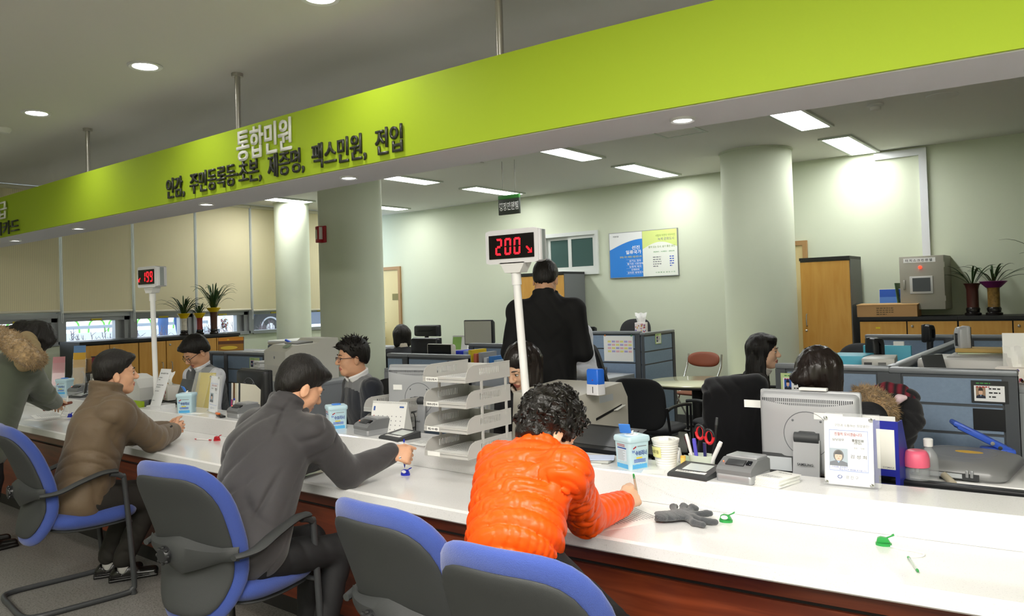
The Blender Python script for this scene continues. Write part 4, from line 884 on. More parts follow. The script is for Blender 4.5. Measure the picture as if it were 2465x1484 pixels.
# ---------------------------------------------------------------- counter equipment
def led(x, y, ztop, base, w, h, d, digits, arrow, lbl, k=1):
    """number display on a pole: top centre and foot given"""
    t = thing('number_display', lbl, 'display', base); b = Vector(base); tp = Vector((x, y, ztop))-b
    MB().lathe([(.07, 0), (.07, .008), (.03, .016), (.024, .05), (0, .05)], 24).obj('pole_foot', white, t)
    MB().tube([(0, 0, .01), tp], .0195*k, 16).tube([tp*.93, tp], .024*k, 16).obj('pole', M('pole_white', 'F1F1F0', .35, bump=.02), t)
    n = MB(); n.prism([tp+Vector(q) for q in ((-.075*k, -.03, .05*k), (.075*k, -.03, .05*k), (.045*k, -.03, 0), (-.045*k, -.03, 0))], (0, .06, 0)); n.obj('neck_bracket', white, t)
    c = tp+Vector((0, 0, .045*k+h/2))
    hs = MB(); pr = []
    N = 14
    for i in range(N+1):
        u = -1+2*i/N; e = max(0, abs(u)-.9)/.1; pr.append((u*w/2+math.copysign(.0, u), -d/2, -h/2*(1-.07*e), h/2*(1-.07*e)))
    vs = []; fs = []
    for u, y0, z0, z1 in pr: bulge = .02*k*(1-(2*u/w)**2); vs += [c+Vector((u, y0, z0)), c+Vector((u, y0, z1)), c+Vector((u, d/2, z1*.96)), c+Vector((u, d/2, z0*.96))]
    for i in range(N):
        for q in range(4): fs.append((i*4+q, i*4+(q+1) % 4, i*4+4+(q+1) % 4, i*4+4+q))
    fs += [(0, 1, 2, 3), (N*4+3, N*4+2, N*4+1, N*4)]
    hs.add(vs, fs); hs.box(c+Vector((w/2+.004*k, 0, 0)), (.012*k, d*.8, h*.9), None, 0, .005).box(c+Vector((-w/2-.004*k, 0, 0)), (.012*k, d*.8, h*.9), None, 0, .005); hs.obj('housing', M('display_white', 'E4E4E6', .35, bump=.02), t)
    MB().box(c+Vector((w/2+.0105*k, .0, 0)), (.003, d*.36, h*.86)).obj('side_strip', M('strip_grey', '9BA3A2', .4, bump=.02), t)
    sw, sh = w*.86, h*.70; sc_ = MB(); sc_.box(c+Vector((0, -d/2-.002, 0)), (sw, .006, sh)); so = sc_.obj('screen', M('screen_black', '120C0D', .15, bump=.01), t)
    seg = {'2': 'abged', '0': 'abcdef', '1': 'bc', '9': 'abcdfg'}; lm = M('led_red', 'F0101C', .4, emit=1.7); yv = -d/2-.0058; m_ = MB(); dw, dh, th = sh*.34, sh*.70, sh*.085
    x0 = c.x+(-sw*.27 if arrow > 0 else -sw*.12)
    for i, ch in enumerate(digits):
        cx = x0+i*dw*1.42; P = lambda u, v: (cx+u*dw/2+v*dh*.02, c.y+yv, c.z+v*dh/2)
        tx, tz = th/dw*2, th/dh*2
        S_ = {'a': ((-1+tx*.5, 1), (1-tx*.5, 1), (1-tx, 1-tz), (-1+tx, 1-tz)), 'd': ((-1+tx, -1+tz), (1-tx, -1+tz), (1-tx*.5, -1), (-1+tx*.5, -1)), 'g': ((-1+tx, tz*.5), (1-tx, tz*.5), (1-tx, -tz*.5), (-1+tx, -tz*.5)),
              'b': ((1-tx, 1-tz), (1, 1-tz*.4), (1, .06), (1-tx, .12)), 'c': ((1-tx, -.12), (1, -.06), (1, -1+tz*.4), (1-tx, -1+tz)), 'f': ((-1, 1-tz*.4), (-1+tx, 1-tz), (-1+tx, .12), (-1, .06)), 'e': ((-1, -.06), (-1+tx, -.12), (-1+tx, -1+tz), (-1, -1+tz*.4))}
        for s_ in seg[ch]: m_.add([P(*q) for q in S_[s_]], [(0, 1, 2, 3)])
    m_.obj('lit_digits', lm, so); a = MB(); ax = c.x+(sw*.40 if arrow > 0 else -sw*.42); az = c.z-sh*.18; u = sh*.042
    for i in range(7):
        for j in range(7):
            if (i+j == 0) or (abs((6-j)-i) <= 1 and True) or False: pass
            on = abs(i-j) <= 1 or (i == 6 and j >= 2) or (j == 6 and i >= 2)
            if on: px_, pz_ = ax+(i-3)*u*(1 if arrow > 0 else -1), az-(j-3)*u; a.add([(px_-u*.4, c.y+yv, pz_-u*.4), (px_+u*.4, c.y+yv, pz_-u*.4), (px_+u*.4, c.y+yv, pz_+u*.4), (px_-u*.4, c.y+yv, pz_+u*.4)], [(0, 1, 2, 3)])
    a.obj('lit_arrow', lm, so)
p = PY(1240, 595, 3.02); led(p.x, 3.02, p.z-.125, (p.x+.042, 3.035, ZL+.001), .315, .165, .06, '200', 1, 'white pole display with red digits 200 rising behind the orange jacket')
p = PY(366, 668, 3.0); led(p.x, 3.0, p.z-.118, (p.x-.01, 3.02, ZL+.001), .262, .155, .085, '199', -1, 'white pole display with red digits 199 in front of the window blinds', .95)
# letter trays
traym = M('tray_grey', 'BDBCB8', .5, bump=.05, bs=400)
def trays(x, y, z, rz, n, lbl, tags, pitch=.115, w=.26, d=.335, flip=False):
    t = thing('letter_tray_stack', lbl, 'letter trays', (x, y, z), rz); h = .062
    for k in range(n):
        zz = k*pitch+.012; m_ = MB(); m_.b2((-w/2, 0, zz), (w/2, d, zz+.003)); m_.b2((-w/2, .0, zz-.012), (w/2, .004, zz+.012))
        m_.b2((-w/2, d-.003, zz), (w/2, d, zz+h*.8))
        for sx in (-1, 1):
            X = sx*w/2; prof = [(0, -.012), (d, -.012), (d, h*1.05), (.055, h)]+[(.055-.05*math.sin(a), h-(h-.012)*(1-math.cos(a))) for a in [math.pi/2*i/7 for i in range(1, 8)]]
            # side wall with a slotted band
            def q(a, b): return (X, a, zz+b)
            s0, s1, z0, z1 = .10, .25, .018, .048
            for lo, hi in (((0.055, -.012), (s0, h)), ((s1, -.012), (d, h*1.03)), ((s0, -.012), (s1, z0)), ((s0, z1), (s1, h*1.02))): m_.b2((X-.0015, lo[0], zz+lo[1]), (X+.0015, hi[0], zz+hi[1]))
            for i in range(13): a = s0+(s1-s0)*(i+.5)/13.; m_.b2((X-.0015, a+.0028, zz+z0), (X+.0015, a+.0085, zz+z1))
            m_.prism([(X-.0015, a, zz+b) for a, b in ((.055, -.012), (.055, h), (.04, h*.97), (.02, h*.8), (.008, h*.5), (.002, h*.2), (0, -.012))], (.003, 0, 0))
            m_.cyl(q(.055, h), q(d, h*1.03), .0028, n=6)
        m_.obj('tray', traym, t)
        if k < n-1:
            for sx in (-1, 1):
                for yy in (.115, .30): MB().b2((sx*w/2-.004, yy-.006, zz+h*.7), (sx*w/2+.004, yy+.006, zz+pitch-.01)).obj('riser_post', traym, t)
        if tags:
            tg = MB(); tg.box((-w*.28, -.0012, zz), (.075, .002, .02)); to = tg.obj('tag_plate', paper, t)
            if k: fitted(tags[k-1], ink, t, (-w*.28, -.0026, zz), (1, 0, 0), (0, 0, 1), .062, .010, 0, .03)
    return t
T1 = trays(-2.45, 2.665, ZL, math.radians(1), 4, 'tall light grey four-tier letter tray stack between the grey and orange jackets', ['접수증', '등본신청서', '인감신청서'])
for k in range(4): sheet(-2.455+.006*k, 2.665+.165, ZL+.0165+k*.115, .21, .297, math.radians((3, -2, 1, -3)[k]), 'white form in the %s tray of the tall grey stack' % ('bottom', 'second lowest', 'second highest', 'top')[k], seed=k+3)
trays(-3.43, 3.44, .765, math.radians(180-2), 2, 'low two-tier grey letter tray stack behind the desk calendar', None, .115, .27, .33) if False else trays(-3.36, 3.10, ZL, math.radians(-3), 2, 'low two-tier grey letter tray stack behind the desk calendar', None, .09, .27, .33)
# monitors
def monitor(x, y, z, rz, w, h, m_, lbl, base=None, brand=None, plate=True, vents=True, arm=None, tilt=0, stickers=0, face=False, screen='101214'):
    """seen from behind unless face: the back looks along -y"""
    t = thing('monitor', lbl, 'monitor', (x, y, z), rz); s_ = -1
    R_ = Euler((math.radians(tilt), 0, 0)).to_matrix()
    bz = base if base is not None else -.05; cz = h/2
    c = MB(); c.box((0, 0, cz), (w, .026, h), R_, 0, .009)
    n = 8; vs = []; fs = []
    hx, hz = w*.47, h*.46
    secs = [(rr(hx*1.04, hz*1.04, .02), 0), (rr(hx*1.02, hz*1.02, .02), .022), (rr(hx*.985, hz*.97, .02), .034), (rr(hx*.93, hz*.86, .03), .040), (rr(hx*.5, hz*.5, .03), .044)]
    mb = MB(); loft(mb, secs); mb.v = [tuple(R_@Vector((a, -.012-b_, b+0))+Vector((0, 0, cz))) for a, b, b_ in mb.v]; c.add(mb.v, mb.f, 0, True); c.obj('case', m_, t)
    MB().box(Vector((0, .0135, cz)), (w*.93, .001, h*.91), R_).obj('screen', M('lcd_'+screen, screen, .2, bump=.01), t)
    if vents:
        v = MB(); K = 46
        for i in range(K):
            u = -1+2*(i+.5)/K
            if abs(u) < .02: continue
            hh = .010+.022*(1-abs(u)**1.6); zz = h-.018
            for a, b in ((zz-hh, zz-.018), (zz-.014, zz)) if hh > .02 else ((zz-hh, zz),): yb = -.034-.0*abs(u); v.b2((u*w*.45-.0016, -.0535, a-.012), (u*w*.45+.0016, -.044, b-.012))
        v.v = [tuple(R_@(Vector(q)-Vector((0, 0, cz)))+Vector((0, 0, cz))) for q in v.v]
        v.obj('vent_grille', M('vent_dark', '43464A', .6, bump=.02), t)
    if plate:
        st = MB(); st.prism([(-.052, -.095, bz+.004), (.052, -.095, bz+.004), (.052, -.055, cz-.02), (-.052, -.055, cz-.02)], (0, -.014, 0)); st.box((0, -.06, bz+.004), (.2, .16, .008), None, 0, .003); st.obj('stand', m_, t)
        MB().cyl((-.048, -.062, cz-.012), (.048, -.062, cz-.012), .021, n=16).box((0, -.045, cz-.012), (.07, .04, .05), None, 0, .008).obj('hinge', dgrey, t)
        rg = MB(); rg.tube([(.092*math.cos(a), -.056, cz+.0+.092*math.sin(a)) for a in [2*math.pi*i/40 for i in range(40)]], .0016, 6, 0, True)
        for sx in (-1, 1): rg.sph((sx*.055, -.056, cz+.055), .005, 8)
        rg.obj('mount_ring', M('ring_dark', '6C6F73', .5, bump=.02), t)
        if brand: fitted(brand, M('brand_dark', '3F4246', .4), t, (0, -.0965+.0*cz, bz+(cz-bz)*.55), (1, 0, 0), (0, .12, 1), .062, .010, .001, .02).location.y = -.003
    elif arm is None: MB().cyl((0, -.02, bz+.01), (0, -.03, cz), .022, n=12).lathe([(.11, 0), (.11, .008), (.03, .016), (0, .016)], 24, (0, -.02, bz)).obj('stand', m_, t)
    if stickers:
        k_ = MB()
        for i in range(stickers): k_.box((-w*.2+i*w*.33, -.0125-.0335 if not face else .0145, h*.62), (w*.22, .001, .022))
        if not face: k_.v = [(a, min(b, -.0475), c_) for a, b, c_ in k_.v]
        k_.obj('sticker', paper, t)
    return t
silm = M('monitor_silver', 'ADAFB2', .4, metal=.15, bump=.04, bs=800)
t = monitor(-1.0, 3.30, .80, math.radians(2), .40, .345, silm, 'large silver monitor seen from behind, right of the leaflet stack', -.045-.035+.0, 'SAMSUNG')
MB().box((.02, -.01, .352), (.11, .03, .012), None, 0, .003).obj('webcam_bar', white, t); MB().box((.085, -.0565, .25), (.11, .001, .026)).obj('serial_sticker', paper, t)
MB().box((-.23, .02, .275), (.10, .002, .032)).obj('paper_flag', paper, t); n = MB(); n.box((-.12, -.0535, .05), (.13, .003, .075), None, 0, .001); n.obj('port_recess', dgrey, t); MB().box((-.115, -.0555, .045), (.1, .001, .055)).obj('rating_label', M('label_grey', 'C3C8CC', .5, bump=.01), t)
o = MB().box((0, 0, 0), (.13, .002, .24)).obj('paper_sheet', paper, None, (-.755, 3.36, .93), (.08, 0, .05)); tag(o, 'white paper clipped upright beside the large silver monitor', 'paper'); o.parent = t; o.parent = None
monitor(-4.83, 3.30, .82, math.radians(-6), .42, .30, M('monitor_black', '1D1E20', .4, bump=.05, bs=700), 'black monitor seen from behind, left of the grey-jacketed man', -.10, 'SAMSUNG', True, False, stickers=0)
t = monitor(-3.235, 3.34, .80, math.radians(14), .45, .39, silm, 'grey monitor seen from behind, left of the tall letter trays', -.08, 'SAMSUNG'); MB().box((-.14, -.0565, .26), (.06, .001, .03)).obj('serial_sticker', paper, t)
MB().tube(bez([(.0, -.115, .12), (.012, -.12, .08), (.01, -.12, -.05), (.035, -.14, -.08), (.06, -.17, -.07)], 6), .003, 6).obj('cable', black, t)
# desk calendar
def calendar(x, y, z, rz, w, h, lbl, pic=None, cat='calendar'):
    t = thing('desk_calendar', lbl, cat, (x, y, z), rz); d = .09
    MB().prism([(-w/2, 0, 0), (-w/2, d, 0), (-w/2, d*.5, h)], (w, 0, 0)).obj('easel', paper, t); up = Vector((0, d*.5, h)).normalized(); nn = Vector((0, -h, d*.5)).normalized()*.0012
    pg = MB(); C = lambda u, v, g=1: Vector((u*w/2, 0, 0))+up*(v*h)+nn*g
    if pic: pg.quad(C(-.95, .3), C(.2, .3), C(.2, .95), C(-.95, .95), 1); pg.quad(C(-.95, .02), C(.95, .02), C(.95, .2), C(-.95, .2), 2)
    else:
        pg.quad(C(-.9, .72), C(-.8, .72), C(-.8, .86), C(-.9, .86), 1)
        for i in range(7):
            for j in range(4): pg.quad(C(-.85+i*.26, .12+j*.14), C(-.80+i*.26, .12+j*.14), C(-.80+i*.26, .15+j*.14), C(-.85+i*.26, .15+j*.14), 0 if i else 2)
        pg.quad(C(.6, .84), C(.85, .84), C(.85, .89), C(.6, .89), 1)
    pg.obj('page_print', [inkgrey, M('print_'+(pic or 'cal'), pic or '3F62A8', .6), inkgreen if pic else inkred], t)
    sp = MB()
    for i in range(22): u = -.93+1.86*i/21; sp.tube([C(u, .985, 2)+Vector((0, .004*math.cos(a), .004*math.sin(a)+.001)) for a in [2*math.pi*k/8 for k in range(8)]], .0007, 4, 0, True)
    sp.obj('spiral_binding', M('spiral_dark', '55585A', .4, bump=.02), t); return t
calendar(-3.20, 3.0, ZL, math.radians(8), .24, .17, 'white spiral desk calendar behind the silver fingerprint reader')
calendar(-1.62, 3.20, .72, math.radians(-8), .12, .15, 'small spiral calendar behind the ribbed white cup')
# certificate machine with stamp, black printer
t = thing('certificate_machine', 'bulky beige office machine with a paper slot, behind the orange-jacketed woman', 'machine', (-2.30, 3.32, .80), math.radians(0))
n = MB(); n.prism([(-.27, 0, 0), (.16, 0, 0), (.16, 0, .262), (-.25, 0, .262)], (0, .02, 0)); n.prism([(.16, .02, 0), (.16, .50, 0), (.16, .50, .20), (.16, .44, .285), (.16, .02, .262)], (-.42, 0, 0)); n.obj('cabinet', beige, t)
MB().b2((.04, -.0015, .06), (.042, 0, .26)).b2((-.2, -.0015, .118), (.04, 0, .12)).obj('panel_seam', M('seam_grey', '8F8C84', .6, bump=.02), t)
n = MB(); n.prism([(.1605, .16, .115), (.1605, .43, .155), (.1605, .43, .168), (.1605, .16, .128)], (.002, 0, 0)); n.obj('paper_slot', dark, t)
n = MB(); n.prism([(.15, .34, .142), (.15, .43, .157), (.185, .435, .162), (.185, .345, .146)], (0, 0, .003)); n.obj('ejected_card', paper, t)
MB().b2((.1605, .20, .20), (.1615, .34, .235)).obj('rating_plate', M('label_grey'), t); MB().b2((.08, -.003, .01), (.125, 0, .075)).obj('power_inlet', black, t)
t = thing('self_inking_stamp', 'blue and white self-inking stamp standing on the beige machine', 'stamp', (-2.085, 3.40, 1.063), math.radians(-10))
loft(MB(), [(rr(.037, .027, .005), .05), (rr(.038, .028, .006), .055), (rr(.038, .028, .008), .122), (rr(.034, .024, .008), .13)]).obj('cap', M('stamp_blue', '2A6FE0', .3, bump=.02), t); loft(MB(), [(rr(.039, .0285, .003), 0), (rr(.0375, .0275, .003), .056)]).obj('housing', M('stamp_white', 'E6E6EA', .4, bump=.02), t)
n = MB(); n.lathe([(.003, 0), (.003, .001), (0, .001)], 10, (.004, -.0285, .075), rot=Euler((math.pi/2, 0, 0)).to_matrix()); n.obj('dot_mark', red, t); n = MB(); n.prism([(-.0395, -.02, .012), (-.0395, .02, .03), (-.0395, .02, .046), (-.0395, -.02, .028)], (-.0006, 0, 0)); n.b2((.002, -.0295, .01), (.006, -.0285, .042)); n.obj('dark_print', ink, t)
t = thing('desktop_printer', 'black printer with a bright blue stripe below the beige machine', 'printer', (-2.0, 3.16, .725), math.radians(-4)); n = MB(); n.box((0, .12, .05), (.36, .26, .1), None, 0, .012); n.prism([(-.18, 0, .10), (.18, 0, .10), (.18, .25, .165), (-.18, .25, .165)], (0, 0, .018)); n.obj('body', black, t)
MB().box((.0, -.012, .085), (.34, .01, .012), None, 0, .003).box((.18, .12, .085), (.012, .25, .014), None, 0, .003).obj('blue_stripe', M('stripe_blue', '2A78E8', .25, bump=.02), t); MB().box((0, .13, .152), (.3, .2, .004), Euler((.255, 0, 0)).to_matrix()).obj('lid_panel', dgrey, t)
# pen cup and loose stationery
t = thing('pen_cup', 'low oval pale cup full of pens, cutters and red scissors', 'pen cup', (-1.36, 3.03, ZL)); MB().lathe([(0, .002), (.04, .002), (.043, .03), (.046, .055), (.043, .055), (.038, .006), (0, .006)], 28, sx=1.25, sy=.85).obj('cup', M('cup_green_white', 'D8E2D2', .4, bump=.02), t)
def stick(name, lbl, cat, x, y, lean, L, r, m_, tip=None, z=ZL+.008):
    o = thing(name, lbl, cat, (x, y, z)); d = Vector((lean[0], lean[1], 1)).normalized(); MB().tube([(0, 0, 0), d*L*.85], r, 10).obj('barrel', m_, o); MB().tube([d*L*.85, d*L], [r*1.1, r*.9], 10).obj('cap', tip or m_, o); return o
stick('marker', 'white capped marker leaning left in the oval pen cup', 'marker', -1.395, 3.03, (-.3, .1), .13, .007, M('pen_white'), white); stick('marker', 'violet marker in the oval pen cup', 'marker', -1.37, 3.01, (-.12, .0), .115, .008, M('marker_violet', '5B55C8', .35, bump=.02)); stick('glue_stick', 'small yellow glue stick left of the oval pen cup', 'glue stick', -1.425, 2.99, (0, 0), .05, .011, M('glue_yellow', 'F0D070', .4, bump=.02), M('glue_cap', 'E8B040', .4, bump=.02), ZL+.001)
stick('ballpoint_pen', 'black pen standing tall in the oval pen cup', 'pen', -1.325, 3.05, (.12, .05), .20, .006, black, dgrey); stick('correction_pen', 'white correction pen leaning right in the oval pen cup', 'pen', -1.325, 3.02, (.5, .0), .12, .009, white, M('pen_white')); stick('ballpoint_pen', 'thin dark red pen leaning left in the oval pen cup', 'pen', -1.40, 3.045, (-.4, .1), .12, .005, M('pen_maroon', '5A2030', .35, bump=.02))
t = thing('scissors', 'red and black handled scissors upright in the oval pen cup', 'scissors', (-1.355, 3.05, ZL+.01)); n = MB(); n.prism([(-.006, 0, 0), (.006, 0, 0), (.008, 0, .09), (-.008, 0, .09)], (0, .003, 0)); n.obj('blades', chrome, t)
for sx, m_ in ((-1, M('handle_red', 'D42630', .35, bump=.02)), (1, M('handle_red'))):
    ring = [(sx*.02+.017*math.cos(a)+.002, 0, .125+.028*math.sin(a)+sx*-.008) for a in [2*math.pi*k/18 for k in range(18)]]; MB().tube(ring, .0065, 8, 0, True).obj('handle', m_, t); MB().tube([(q[0]+(q[0]-sx*.02)*.25, -.004, q[2]+.002) for q in ring[:10]], .006, 8).obj('grip', black, t)
t = thing('tape_dish', 'small white dish with notes beside the ribbed cup', 'dish', (-1.44, 3.06, ZL)); MB().lathe([(0, .002), (.03, .002), (.036, .02), (.033, .02), (.028, .005), (0, .005)], 24).obj('dish', white, t); MB().box((0, 0, .022), (.03, .012, .03), (0, .2, .3)).obj('note_pad', M('note_green', 'C8DDBE', .6, bump=.02), t)
sheet(-1.42, 3.22, .722, .21, .15, .3, 'white printed sheet behind the oval pen cup')
# blue hole punch, pink jar, bottle, grey flat devices
t = thing('hole_punch', 'big blue hole punch with long lever on the right staff desk', 'hole punch', (-.44, 4.22, .736), math.radians(20)); n = MB(); n.box((0, 0, .035), (.13, .10, .07), None, 0, .012); n.obj('base', M('punch_blue', '3C63D2', .35, bump=.02), t)
n = MB(); R_ = Euler((0, .50, 0)).to_matrix(); n.box((-.06, -.035, .115), (.24, .02, .03), R_, 0, .008).box((-.06, .035, .115), (.24, .02, .03), R_, 0, .008).box((-.145, 0, .165), (.09, .09, .024), R_, 0, .01); n.obj('lever', M('punch_blue'), t); n = MB(); [n.cyl((a, -.048, b), (a, -.044, b), .009) for a, b in ((.0, .075), (.025, .055), (-.03, .095))]; n.obj('rivet', chrome, t)
p = PY(2205, 1075, 3.42); t = thing('plastic_jar', 'squat clear jar with a bright pink lid', 'jar', (p.x, 3.42, .736)); MB().lathe([(.04, 0), (.044, .02), (.045, .10), (.038, .12)], 28).obj('jar_body', M('jar_clear', 'C9CDCF', .08, alpha=.35), t); MB().lathe([(.047, .115), (.047, .145), (.042, .165), (.036, .175), (.03, .178), (0, .174)], 28).obj('lid', M('lid_pink', 'F06A86', .35, bump=.02), t)
p = PY(2234, 1060, 3.5); t = thing('water_bottle', 'small clear bottle with white cap behind the pink-lidded jar', 'bottle', (p.x, 3.5, .736)); MB().lathe([(.032, 0), (.034, .01), (.034, .13), (.03, .15), (.014, .175), (.014, .185)], 24).obj('bottle_body', M('jar_clear'), t); MB().lathe([(.017, .182), (.018, .21), (.015, .213), (0, .213)], 24).obj('cap', white, t)
for x, y, rz, l in ((-.545, 3.92, -4, 'grey flat device with a yellow oval label on the right staff desk'), (-.09, 3.95, -3, 'second grey flat device, cut off by the right edge')):
    t = thing('flat_device', l, 'device', (x, y, .752), math.radians(rz), 'grey flat devices on the white tray'); dm = M('device_grey', '8D8E8E', .4, metal=.2, bump=.06, bs=500)
    loft(MB(), [(rr(.19, .22, .06), 0), (rr(.205, .235, .06), .012), (rr(.205, .235, .06), .035), (rr(.195, .225, .07), .05), (rr(.15, .19, .08), .066), (rr(.13, .17, .08), .069)]).obj('case', dm, t)
    n = MB(); n.b2((-.14, -.243, .006), (.11, -.236, .032)); n.obj('connector_bay', dgrey, t); MB().b2((-.10, -.245, .012), (.05, -.243, .03)).obj('rating_label', M('label_grey'), t); n = MB(); [n.box((q, -.2385, .032), (.012, .012, .03), None, 0, .003) for q in (-.135, -.118, .068, .085)]; n.obj('latches', silver, t)
    MB().tube([(.13*math.cos(a)*1.0, .03+.13*math.sin(a), .0675) for a in [2*math.pi*k/40 for k in range(40)]], .002, 6, 0, True).obj('lid_groove', M('groove_grey', '747676', .5, bump=.02), t)
    if rz == -4:
        MB().lathe([(.055, 0), (.055, .0008), (0, .0008)], 32, (.02, .05, .0692), 0, 1, .5).obj('oval_label', M('oval_yellow', 'E2B63A', .5, bump=.02), t); MB().tube(bez([(.0, -.245, .012), (.02, -.28, .005), (.06, -.33, -.006), (.11, -.40, -.010)], 8), .006, 8).cyl((-.015, -.25, .02), (.03, -.30, .0), .014, n=12).obj('cable', M('cable_beige', 'C9C0A8', .5, bump=.02), t)
o = MB().box((0, 0, .008), (1.1, .52, .014), None, 0, .005).obj('white_tray', white, None, (-.25, 3.93, .736)); tag(o, 'wide white tray under the grey flat devices', 'tray')
o = MB().box((0, 0, .0), (1.6, .12, .05), None, 0, .006).box((0, -.03, .03), (1.6, .05, .02), None, 0, .006).obj('black_ledge', black, None, (-.0, 3.42, .762)); tag(o, 'long ribbed black rail along the edge of the right staff desk', 'rail')
# left counter clutter
t = thing('notice_stand', 'white printed notice leaning back on the counter beside the 199 display', 'notice', (-5.53, 2.93, ZL), math.radians(4)); up = Vector((0, .36, 1)).normalized(); nn = Vector((0, -1, .36)).normalized(); C = lambda u, v, g=.003: Vector((u+v*.0, 0, .02))+up*v+nn*g
n = MB(); R_ = Matrix(((1, 0, 0), tuple(up), tuple(nn))).transposed(); n.box(C(0, .14, 0), (.125, .28, .004), R_, 0, .001); n.prism([(-.0625, 0, 0), (.0625, 0, 0), (.0625, 0, .03), (-.0625, 0, .03)], (0, .12, 0)); n.obj('board', M('notice_white', 'E2E3E4', .5, bump=.02), t)
fitted('통장과 도장을 주고 가세요', ink, t, C(0, .245), (1, 0, 0), up, .09, .011, 0, .01); n = MB(); [rows(n, C(-.05, v), (1, 0, 0), up, w_, k, .016, .006, 0, k+3) for v, w_, k in ((.21, .05, 2), (.155, .095, 2), (.11, .09, 1), (.04, .06, 1))]; n.obj('print', inkgrey, t)
def tissue_box(x, y, z, rz, lbl, c1='EDE6E2', sz=(.23, .12, .085), k=1):
    t = thing('tissue_box', lbl, 'tissue box', (x, y, z), rz); MB().box((0, 0, sz[2]/2), sz, None, 0, .003).obj('carton', M('carton_'+c1, c1, .6, bump=.02), t); n = MB(); rnd = random.Random(k)
    for i in range(26):
        u, v, r_ = rnd.uniform(-.46, .46)*sz[0], rnd.uniform(.1, .9)*sz[2], rnd.uniform(.004, .011)
        for q in range(5): a = q*1.257; n.add([(u+r_*.6*math.cos(a)+r_*.5*math.cos(b), -sz[1]/2-.0006, v+r_*.6*math.sin(a)+r_*.5*math.sin(b)) for b in [1.047*j for j in range(6)]], [tuple(range(6))], i % 4)
    n.obj('flower_print', [M('flower_red', 'B8303C', .6), M('flower_pink', 'D88A98', .6), M('flower_violet', '6A5AA8', .6), M('flower_yellow', 'E0B848', .6)], t)
    s_ = MB(); vs = []; fs = []
    for i in range(7):
        for j in range(9): u = j/8*2-1; w_ = .045+.02*i/6; vs.append((u*w_, .012*math.sin(u*5+i*.6)+.01*math.cos(i), sz[2]-.004+.018*i+.006*math.cos(u*7)*i/6))
    for i in range(6):
        for j in range(8): fs.append((i*9+j, i*9+j+1, i*9+10+j, i*9+9+j))
    s_.add(vs, fs, 0, True).obj('tissue', paper, t)
tissue_box(-5.86, 3.23, .86, math.radians(-10), 'patterned tissue box with a raised tissue behind the leaning notice', 'E8E4DC', (.22, .12, .11)); 
o = MB().box((0, 0, .067), (.4, .24, .134), None, 0, .01).obj('file_tray', black, None, (-5.84, 3.25, .722), (0, 0, -.1)); tag(o, 'black flat desk box carrying the patterned tissue box', 'box')
t = thing('brochure_holder', 'tall clear leaning acrylic holder with a yellow folder behind the raised wipe cap', 'holder', (-5.38, 3.12, .722), math.radians(8)); n = MB(); n.prism([(-.085, 0, 0), (-.085, .09, 0), (-.085, .17, .40), (-.085, .13, .40)], (.004, 0, 0)).prism([(.081, 0, 0), (.081, .09, 0), (.081, .17, .40), (.081, .13, .40)], (.004, 0, 0)).prism([(-.085, 0, 0), (.085, 0, 0), (.085, .13, .40), (-.085, .13, .40)], (0, .003, 0)); n.obj('acrylic_shell', clear, t)
MB().prism([(-.14, .10, .02), (.045, .10, .02), (.045, .19, .35), (-.14, .19, .35)], (0, .006, 0)).obj('yellow_folder', M('folder_yellow', 'D8C02A', .5, bump=.02), t); MB().prism([(-.30, .06, .05), (-.08, .02, .05), (-.13, .14, .30), (-.31, .17, .30)], (0, .006, 0)).obj('dark_folder', M('folder_grey', '5B5E60', .5, bump=.02), t)
for k in range(6):
    cols = ['E9E6DC', '6A4A2C', 'D8D2BC', 'F0ECDD', '3C3F44', 'E6E2D0']; o = MB().prism([(0, 0, 0), (0, .19, 0), (0, .19, .20), (0, .10, .29), (0, 0, .31)], (.006, 0, 0)).obj('file_folder', M('file_'+cols[k], cols[k], .6, bump=.05), None, (-4.84+k*.018, 3.10+.002*k, .735), (0, .10, math.radians(-18))); tag(o, ['cream file nearest the acrylic name sign', 'brown edged file in the upright row on the left desk', 'beige file in the middle of the upright row on the left desk', 'pale file beside the black monitor, fourth of the upright row', 'dark grey file second from the black monitor', 'cream file standing closest to the black monitor'][k], 'file', 'upright files left of the black monitor')
t = thing('stapler', 'orange edged black stapler on the shelf beside the left acrylic sign', 'stapler', (-4.70, 2.935, ZL+.001), math.radians(-20)); MB().box((0, 0, .006), (.13, .035, .012), None, 0, .003).obj('base', black, t); MB().box((-.03, -.012, .018), (.075, .02, .014), Euler((0, -.05, 0)).to_matrix(), 0, .005).obj('orange_grip', M('grip_orange', 'E8762A', .4, bump=.02), t)
stick('marker', 'magenta topped pen by the left upright files', 'marker', -4.80, 3.075, (0, .1), .09, .005, M('pen_magenta', 'A03870', .4, bump=.02), None, ZL+.002); stick('marker', 'blue topped pen by the left upright files', 'marker', -4.775, 3.075, (.05, .1), .10, .005, M('pen_white'), M('pen_blue'), ZL+.002)
o = MB().box((0, 0, .41), (1.16, .75, .82), None, 0, .004).obj('side_cabinet', M('cabinet_grey', '8C8F92', .5, bump=.04), None, (-8.08, 3.72, .001)); tag(o, 'low grey cabinet behind the far left counter shelf', 'cabinet'); zc = .822
t = thing('glass_jug', 'clear glass jug with handle at the far left', 'jug', (-7.86, 3.42, zc)); MB().lathe([(.06, 0), (.07, .01), (.07, .10), (.05, .16), (.048, .20), (.05, .21)], 28).obj('jug_body', M('glass_jug', 'E8EEF0', .03, alpha=.22, spec=.8), t); MB().tube(bez([(.05, 0, .17), (.10, 0, .16), (.115, 0, .10), (.07, 0, .05)], 6), .006, 8).obj('handle', M('glass_jug'), t)
